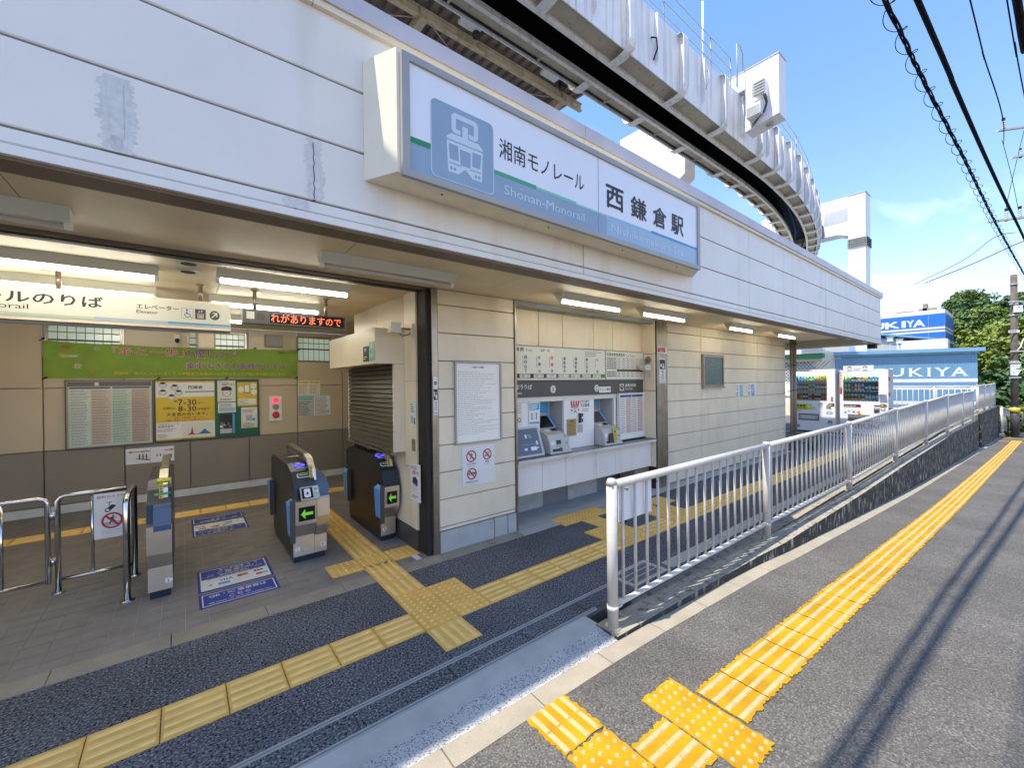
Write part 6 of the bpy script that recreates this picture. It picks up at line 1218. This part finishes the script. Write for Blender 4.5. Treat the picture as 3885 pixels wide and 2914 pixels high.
# ------------------------------------------------------------------ overhead cables and poles
def curve_pts(P, n=60):
    out = []
    for k in range(n+1):
        t = k/n*(len(P)-1); i = min(int(t), len(P)-2); f = t-i
        p0, p1, p2, p3 = (Vector(P[max(i-1, 0)]), Vector(P[i]), Vector(P[i+1]), Vector(P[min(i+2, len(P)-1)]))
        out.append(.5*((2*p1)+(p2-p0)*f+(2*p0-5*p1+4*p2-p3)*f*f+(3*p1-p0-3*p2+p3)*f**3))
    return out
def CS(k, q): return (q[0]*k, q[1]*k, H0+(q[2]-H0)*k)
sc_ = thing('power_cable', 'black cable bundle wrapped in a loose spiral guard above the pavement', 'cable', (15, .6, 6)); base = curve_pts([CS(1.09, q) for q in [(-12, 1.6, 6.25), (0, 1.2, 6.05), (6.1, .982, 6), (8.26, .914, 6), (11.5, .78, 6), (14.34, .681, 6), (17.9, .548, 6), (25.7, .203, 6), (33, -.1, 6.05)]], 160)
for k, (ph, r_) in enumerate(((0, .012), (2.1, .010), (4.2, .013))): MB().tube([p+Vector((0, .018*math.sin(i*.55+ph), .018*math.cos(i*.55+ph))) for i, p in enumerate(base)], r_, M_CABLE, 6).obj('strand', sc_, True)
hel = []
for i in range(0, 2600):
    t = i/2599*.999; x = 2+t*29; 
    k = min(range(len(base)-1), key=lambda q: abs(base[q].x-x)) if False else int((x+12)/45*160)
    k = max(0, min(k, len(base)-2))
    while k < len(base)-2 and base[k+1].x < x: k += 1
    while k > 0 and base[k].x > x: k -= 1
    p = base[k].lerp(base[k+1], (x-base[k].x)/max(1e-6, base[k+1].x-base[k].x)); a = 2*math.pi*(x/.62); hel.append(p+Vector((0, .085*math.sin(a)+.0, .085*math.cos(a)-.045)))
MB().tube(hel, .0055, M_CABLE, 4).obj('spiral_guard', sc_, True)
def cable(label, P, r_, n=40, grp=None): return simple(MB().tube(curve_pts(P, n), r_, M_CABLE, 8), 'power_cable', label, 'cable', grp, True)
cable('thick plain black cable right of the spiral-wrapped one', [CS(1.05, q) for q in [(-12, 1.75, 6.6), (7.3, .869, 6.6), (10, .757, 6.6), (13.86, .582, 6.6), (18.1, .37, 6.6), (22.2, .152, 6.6), (36, -.5, 6.7)]], .034)
cable('thin wire reaching the insulator on the upper crossarm', [(-12, 1.4, 9.3), (11.8, .687, 9), (14, .626, 9), (17.9, .46, 9.04), (34.3, .86, 14.2)], .012)
cable('thin wire rising at the right edge past the crossarms', [(-12, 1.1, 9.4), (12.3, .254, 9), (14.1, .18, 9), (16.7, .08, 9), (34, -.6, 9.6)], .012)
cable('short thick dark cable crossing the upper right corner', [(-12, 1.0, 7.4), (9, .097, 7), (9.8, .043, 7), (20, -.6, 7.1)], .045)
cable('slack wire running left from the pole, upper of two', [(31, 3.9, 6.9), (33, 2.2, 8.2), (34, 1.2, 9.3), (34.6, .5, 9.5)], .016); cable('slack wire running left from the pole, lower of two', [(31, 3.5, 6.9), (33, 1.9, 7.9), (34.8, .5, 8.9), (35.2, .1, 9.1)], .022)
cable('wire slanting down between the two crossarms', [(35.2, .17, 15), (34.8, .45, 13.2), (34.5, .75, 11.2), (34.36, .8, 10.6)], .012)
cable('wire hanging from the upper insulator to the lower crossarm', [(34.1, .9, 14.4), (34.5, .6, 12.5), (34.8, .38, 10.7)], .012)
M_POLEC = mat('pole_concrete', (.30, .29, .27), .8, var=.1)
tpole = thing('utility_pole', 'tall concrete utility pole at the right edge carrying the insulator crossarms', 'utility pole', (36.0, -.55, -1.2)); MB().cyl((36, -.55, -1.3), (36, -.55, 16), .19, M_POLEC, 14, .13).obj('pole', tpole, True)
def ins(t, x, y, z, s=1):
    mb = MB()
    for k in range(4): mb.cyl((x, y, z+.02+k*.10*s), (x, y, z+.09*s+k*.10*s), .085*s, M_WHT, 12, .05*s)
    mb.obj('insulator', t, True); MB().cyl((x, y, z-.12), (x, y, z+.02), .06, M_CHAR, 8).cyl((x, y, z+.42*s), (x, y, z+.56*s), .07*s, M_BLK, 8).obj('insulator_cap', t)
for (a, b, z, L) in (((33.9, 1.05), (35.9, -.5), 14.9, 1), ((34.6, .6), (35.9, -.5), 13.5, 1), ((33.6, 1.38), (35.9, -.5), 10.1, 1)):
    d = Vector((b[0]-a[0], b[1]-a[1], .35)); A = Vector((a[0], a[1], z)); B = A+d; n = Vector((0, 0, .05)); w = Vector((.05, .06, 0))
    MB().hexa([A-w-n, B-w-n, B+w-n, A+w-n, A-w+n, B-w+n, B+w+n, A+w+n], M_PLAST).obj('crossarm', tpole)
ins(tpole, 34.13, .85, 15.0); ins(tpole, 34.36, .78, 10.25); ins(tpole, 34.9, .33, 10.35); ins(tpole, 34.95, .30, 13.6, .7)
pl = thing('utility_pole', 'short dark brown pole with a yellow guard and white plates beside the pavement end', 'utility pole', (31.6, .50, -1)); PX, PY = 31.6, .50
MB().cyl((PX, PY, -1.1), (PX, PY, 6.8), .135, M_WOODP, 14, .115).obj('pole', pl, True); MB().cyl((PX, PY, -.98), (PX, PY, .40), .150, M_CHAR, 14).obj('lower_guard', pl, True); MB().cyl((PX, PY, .12), (PX, PY, .34), .175, M_YPR, 14).obj('yellow_guard', pl, True)
for z in (5.35, 4.8, 2.55, 6.3): MB().cyl((PX, PY, z), (PX, PY, z+.05), .15, M_PLAST, 12).obj('band', pl, True)
FP = Fr((PX-.16, PY, 0), (.62, -.78, 0), (0, 0, 1)); mb = MB(); mb.rect(FP, -.02, 4.95, .25, 5.28, 0, .12, M_WHT); mb.rect(FP, .07, 5.17, .13, 5.22, .12, .125, M_MGREY); mb.obj('meter_box', pl)
mb = MB(); mb.poly(FP, [(-.16, 2.0), (-.16, 2.45), (.26, 2.45), (.16, 2.24), (.06, 2.24), (.06, 2.20), (.26, 2.20), (.14, 1.95), (.10, 1.90), (-.16, 1.92)], .0, .02, M_WHT); mb.disc(FP, -.06, 2.36, .02, .03, .02, .022, M_MGREY, 8); mb.disc(FP, -.05, 2.05, .02, .03, .02, .022, M_MGREY, 8); mb.obj('flag_plate', pl)
mb = MB(); mb.rect(FP, -.22, 3.98, .20, 4.10, 0, .02, M_WHT); mb.lines(FP, -.2, 4.0, .1, 4.08, 1, .021, M_CHAR, .7, .9, .04); mb.obj('number_plate', pl)
for (z, a, b) in ((3.05, -.15, .45), (2.5, -.2, .25), (1.78, -.2, .25), (5.45, -.2, .35)): MB().rect(FP, a, z, b, z+.06, -.02, .03, M_PLAST).obj('step_bracket', pl)
MB().tube([FP.p(.1, 3.08, 0), FP.p(.25, 3.3, 0), FP.p(.3, 3.6, .05), FP.p(.5, 3.9, .1)], .03, M_WHT, 8).obj('cable_bracket', pl, True)

# ------------------------------------------------------------------ stores behind
P0, P1_ = Vector((27.5, 6.72, 0)), Vector((30, 1.603, 0)); rr = (P1_-P0).normalized(); FSH = Fr(P0, rr, (0, 0, 1)); L = (P1_-P0).length
sh = thing('store_shed', 'low blue clad store shed with white lettering and stripes', 'building', tuple((P0+P1_)/2)); mb = MB()
mb.rect(FSH, 0, -1.5, L, 3.03, -6, -.05, M_SHED); mb.obj('body', sh)
nb_ = 56
for k in range(nb_):
    a, b = L*k/nb_, L*(k+1)/nb_-.008
    for (z0, z1, m_) in ((-1.0, .55, M_WHT), (.66, .68, M_WHT), (.68, 1.25, M_SHED), (1.25, 1.44, M_WHT), (1.44, 1.62, M_SHED), (1.62, 1.79, M_WHT), (1.79, 3.03, M_SHED)): pass
for k in range(nb_): MB().rect(FSH, L*k/nb_+.003, -1.2, L*(k+1)/nb_-.003, 2.99, -.049, 0, M_SHED).obj('cladding_board', sh)
for z0, z1 in ((.5, .67), (1.25, 1.44), (1.62, 1.79)): MB().rect(FSH, 0, z0, L+.002, z1, .0005, .004, M_WHT).obj('white_stripe', sh)
mb = MB(); mb.rect(FSH, -.02, 3.0, L+.02, 3.10, .01, .12, M_SHED); mb.obj('eave_soffit', sh)
mb = MB(); mb.rect(FSH, -.3, 3.101, L+.2, 3.26, -.2, .20, M_SHEDR); mb.obj('eave', sh); mb = MB(); mb.hexa([FSH.p(-.3, 3.2, .18), FSH.p(L+.2, 3.2, .18), FSH.p(L+.2, 3.35, -6.2), FSH.p(-.3, 3.35, -6.2), FSH.p(-.3, 3.28, .18), FSH.p(L+.2, 3.28, .18), FSH.p(L+.2, 3.43, -6.2), FSH.p(-.3, 3.43, -6.2)], M_SHEDR); mb.obj('roof', sh)
LET = {'S': (.66, 1.08), 'U0': (1.2, 1.66), 'Z': (1.8, 2.24), 'U': (2.42, 2.98), 'K': (3.17, 3.72), 'I': (3.88, 3.99), 'Y': (4.15, 4.70), 'A': (4.75, 5.34)}
mb = MB()
for ch, (a, b) in LET.items(): mb.text(FSH, ch[0], a, 1.91, b, 2.35, .004, M_WHT, .022)
for a, b, z in ((3.14, 3.36, 1.91), (3.14, 3.34, 2.332), (3.84, 4.03, 1.91), (3.84, 4.03, 2.332), (4.12, 4.33, 2.332), (4.52, 4.73, 2.332), (4.33, 4.53, 1.91), (4.70, 4.92, 1.91), (5.18, 5.40, 1.91), (2.86, 3.02, 2.332), (2.38, 2.55, 2.332), (3.52, 3.75, 1.91)): mb.rect(FSH, a, z, b, z+.02, .003, .005, M_WHT)
mb.obj('lettering', sh); MB().rect(FSH, .15, 2.93, .4, 2.97, .001, .004, M_WHT).obj('number_plate', sh)
FSL = Fr(P0, Vector((-rr.y, rr.x, 0))*-1, (0, 0, 1))
for k in range(2):
    mb = MB()
    for j in range(9): mb.rect(FSH, -.44+k*.23, .6+j*.22, -.25+k*.23, .78+j*.22, -.10, -.05, M_SHED)
    mb.obj('louvre', sh)
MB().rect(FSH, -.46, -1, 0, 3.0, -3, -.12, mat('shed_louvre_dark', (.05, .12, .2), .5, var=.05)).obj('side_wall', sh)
tw = thing('store_tower', 'blue and white store tower with large white lettering above the shed', 'building', (58, 7, 0)); FT = Fr((55, 0, 0), (0, -1, 0), (0, 0, 1)); mb = MB(); mb.rect(FT, -22, -3, -4.92, 8.2, -6.4, 0, M_WHT); mb.obj('body', tw)
def band(z0, z1):
    mb = MB()
    for a, b in ((-22, -14), (-14, -10), (-10, -6.0), (-6.0, -4.92)): mb.rect(FT, a+.01, z0, b-.01, z1, .001, .03, M_TOWB)
    mb.hexa([(55.0, 4.89, z0), (61.4, 4.89, z0), (61.4, 4.918, z0), (55.0, 4.918, z0), (55.0, 4.89, z1), (61.4, 4.89, z1), (61.4, 4.918, z1), (55.0, 4.918, z1)], M_TOWB); return mb.obj('blue_panel', tw)
band(6.645, 7.83); band(6.33, 6.42); band(5.546, 6.12)
mb = MB()
for ch, a, b in (('S', 13.3, 12.4), ('U', 12.1, 11.2), ('Z', 11.0, 10.2), ('U', 9.95, 9.12), ('K', 9.06, 8.02), ('I', 7.86, 7.56), ('Y', 7.5, 6.98)): mb.text(FT, ch, -a, 6.75, -b, 7.40, .032, M_WHT, .03)
mb.text(FT, 'A', -7.05, 6.72, -6.22, 7.40, .032, M_WHT, .03); mb.obj('lettering', tw)
mb = MB()
for a, b, h in ((5.6, 6.8, .35), (6.2, 6.5, .8), (7.2, 8.4, .25)): mb.box(56, 57, a, b, 8.2, 8.2+h, M_INL)
mb.obj('roof_equipment', tw)
md = thing('store_annex', 'pale grey store annex with a sloping blue-grey roof between shed and tower', 'building', (42, 8, 0)); mb = MB(); mb.hexa([(40, 4.0, -3), (48, 4.0, -3), (48, 16, -3), (40, 16, -3), (40, 4.0, 4.3), (48, 4.0, 4.3), (48, 16, 5.6), (40, 16, 5.6)], M_PLAST); mb.obj('wall', md); mb = MB(); mb.hexa([(39.7, 3.6, 4.32), (48, 3.6, 4.32), (48, 16, 6.9), (39.7, 16, 6.9), (39.7, 3.6, 4.45), (48, 3.6, 4.45), (48, 16, 7.05), (39.7, 16, 7.05)], M_SHED); mb.obj('roof', md)
MB().box(37.5, 38.5, 3.25, 5.6, 3.2, 4.3, M_WHT).obj('parapet', md)
for k, (y, z, lb) in enumerate(((5.06, 4.25, 'lantern with a dark cap'), (4.66, 4.1, 'flat topped'))):
    t = thing('roof_lamp', 'small %s lamp standing behind the shed roof' % lb, 'lamp', (32, y, 3)); MB().cyl((32, y, 2.5), (32, y, z-.35), .04, M_PLAST, 8).obj('post', t); MB().box(31.88, 32.12, y-.12, y+.12, z-.28, z-.05, M_WHT).cyl((32, y, z-.36), (32, y, z-.28), .06, M_MGREY, 8, .12).obj('lamp_head', t); MB().box(31.83, 32.17, y-.17, y+.17, z-.05, z, M_MGREY).obj('cap', t)
ga = thing('corner_shop', 'cream shop front with a green band and a diamond lattice window behind the vending machines', 'building', (24, 7.5, 0)); MB().box(24.3, 30, 6.6, 14, -1, 3.3, M_SIDE).obj('wall', ga); MB().box(24.0, 24.3, 6.2, 14, 2.86, 3.08, M_GRN).obj('green_band', ga); MB().box(23.9, 24.3, 6.2, 14, 3.085, 3.3, M_CREAM).obj('eave', ga); MB().box(24.1, 24.29, 6.3, 14, 2.70, 2.855, M_INW).obj('lintel', ga); MB().box(24.25, 24.29, 6.62, 14, 1.0, 2.69, M_WHT).obj('pane', ga)
for k in range(26):
    y = 6.0+k*.16
    for s in (1, -1):
        mb = MB(); a, b = (y, y+.9) if s > 0 else (y+.9, y); mb.cyl((24.2+.01*s, a, 1.75), (24.2+.01*s, b, 2.69), .011, M_CHAR, 4); mb.obj('lattice_bar', ga)
wf2 = railing('railing', 'white roadside railing with flat panels beyond the brown pole', [(30.9, .90, -.88), (33.0, .74, -1.1), (36.5, .55, -1.15), (41, .35, -1.3)], .05, 1.3, .15, .12)
wr = railing('railing', 'far white railing across the side road at the right edge', [(36.5, -.75, -1.3), (40, -.60, -1.2), (46, -.5, -1.3), (52, -.45, -1.5)], .05, 1.25, .15, .14)

# ------------------------------------------------------------------ hill and trees
def hz(x, y):
    d = max(0, x-46)+max(0, (y-10))*.0
    return min(16.5, -2.2+max(0, (x-44))*.162+.9*mnoise.noise(Vector((x*.06, y*.06, 0))))
mb = MB(); gx = [34+5*k for k in range(30)]; gy = [-60+6*k for k in range(20)]
Vv = {(i, j): (x, y, hz(x, y) if x > 44 else -2.4) for i, x in enumerate(gx) for j, y in enumerate(gy)}
for i in range(len(gx)-1):
    for j in range(len(gy)-1): mb.face([Vv[i, j], Vv[i+1, j], Vv[i+1, j+1], Vv[i, j+1]], M_GROUND)
tag(mb.obj('hill', None, True), kind='structure')
def crown_mesh(seed, nclump, nleaf, size, mt, leaf=.16, flat=.72):
    q = random.Random(seed); v = []; f = []
    for c in range(nclump):
        while True:
            p = Vector((q.uniform(-1, 1), q.uniform(-1, 1), q.uniform(-.8, 1)))
            if .35 < p.length < 1: break
        cpt = Vector((p.x*size, p.y*size, p.z*size*flat)); cr_ = size*q.uniform(.16, .30)
        for k in range(nleaf):
            d = Vector((q.gauss(0, 1), q.gauss(0, 1), q.gauss(0, .7))); d = d.normalized()*cr_*q.uniform(.55, 1.05); d.z *= .6
            o = cpt+d; n = (d.normalized()*.6+Vector((q.uniform(-.6, .6), q.uniform(-.6, .6), q.uniform(.2, 1)))).normalized()
            a = n.cross(Vector((q.uniform(-1, 1), q.uniform(-1, 1), q.uniform(-1, 1)))).normalized()*leaf*q.uniform(.6, 1.3); b = n.cross(a).normalized()*leaf*q.uniform(.35, .7)
            i = len(v); v += [tuple(o-a), tuple(o+b), tuple(o+a), tuple(o-b)]; f.append((i, i+1, i+2, i+3))
    me = bpy.data.meshes.new('crown'); me.from_pydata(v, [], f); me.materials.append(mt); me.update(); return me
CR = {}
for nm, mt in (('d', M_LF1), ('y', M_LF2), ('m', M_LF3)):
    for k in range(2): CR[nm, k] = crown_mesh(31+k+ord(nm), 46, 62, 3.6, mt, .26)
def trunk_mesh(h):
    mb = MB(); mb.cyl((0, 0, -.5), (.1, .05, h*.6), .22, M_TRUNK, 8, .14)
    for a in range(5): t = a*1.3; mb.cyl((.08, .04, h*(.35+.05*a)), (1.6*math.cos(t), 1.6*math.sin(t), h*(.75+.06*a)), .09, M_TRUNK, 6, .03)
    return mb.mesh('trunk', True)
TR = trunk_mesh(6)
def tree(x, y, z, s, kind, k, label, grp='trees on the slope behind the stores'):
    t = thing('tree', label, 'tree', (x, y, z), grp); t.rotation_euler = (0, 0, R.uniform(0, 6.28)); t.scale = (s, s, s*R.uniform(.9, 1.15))
    a = bpy.data.objects.new('trunk', TR); COL.objects.link(a); a.parent = t; b = bpy.data.objects.new('crown', CR[kind, k]); COL.objects.link(b); b.parent = t; b.location = (0, 0, 5.6)
ORD = ['first', 'second', 'third', 'fourth', 'fifth', 'sixth', 'seventh']; TROWS = ['nearest', 'second nearest', 'third nearest', 'fourth nearest', 'middle', 'sixth', 'seventh', 'eighth', 'ninth', 'tenth', 'farthest']
KN = {'d': 'dark green broadleaf', 'y': 'bright yellow green', 'm': 'mid green bushy'}
for i_, (x, ys) in enumerate(((40, (-6, -2.2)), (46, (-9, -4, -.5, 1.1)), (53, (-10, -5, -1, 1.7)), (61, (-12, -6, -1.5, 2.4)), (70, (-14, -8, -2, 3.2)), (80, (-9, -3, 1.5, 4.1)), (90, (-10, -3.5, 1.5, 5.0)), (101, (-12, -5, .5, 5.8)), (112, (-13, -5, 1, 6.8)), (124, (-14, -6, 1, 8)), (137, (-16, -7, 1, 9)))):
    for j_, y in enumerate(sorted(ys, reverse=True)):
        kk = ('m' if x < 48 else 'ymy'[(i_+j_) % 3] if x < 88 else 'ddm'[(i_+j_) % 3])
        tree(x+R.uniform(-1.5, 1.5), y, hz(x, y)-.6, R.uniform(.85, 1.05)*(.75 if x < 48 else 1.0), kk, R.randrange(2), '%s tree, %s from the left in the %s hillside row' % (KN[kk], ORD[j_], TROWS[i_]))
def bush(name, x, y, z, s, mt, label, cl=20, n=60, leaf=.10):
    t = thing(name, label, 'bush', (x, y, z)); put('foliage', crown_mesh(int(x*7+y*13), cl, n, s, mt, leaf, .9), t, (x, y, z+s*.7)); mb = MB()
    for a in range(5): mb.cyl((x, y, z-.2), (x+.5*s*math.cos(a*1.3), y+.5*s*math.sin(a*1.3), z+s*.8), .03, M_TRUNK, 5)
    mb.obj('stem', t)
bush('bush', 33.6, 1.55, -.9, 1.35, M_LF2, 'yellow green bush behind the end of the short railing', 26, 70, .13); bush('bush', 32.4, .72, -1.05, .62, M_LF2, 'small leafy bush growing through the white railing by the brown pole', 14, 50, .08)
bush('bush', 36.5, 2.4, -1, 2.2, M_LF1, 'dark shrub in shade behind the shed corner', 30, 70, .2); bush('bush', 38, .4, -1.2, 2.0, M_LF1, 'dark shrub behind the brown pole', 28, 70, .2)
bush('weed', 12.75, 3.55, 0, .22, M_LF1, 'small weed at the foot of the drainpipes', 8, 30, .05)
bpy.data.scenes.remove(TMP)
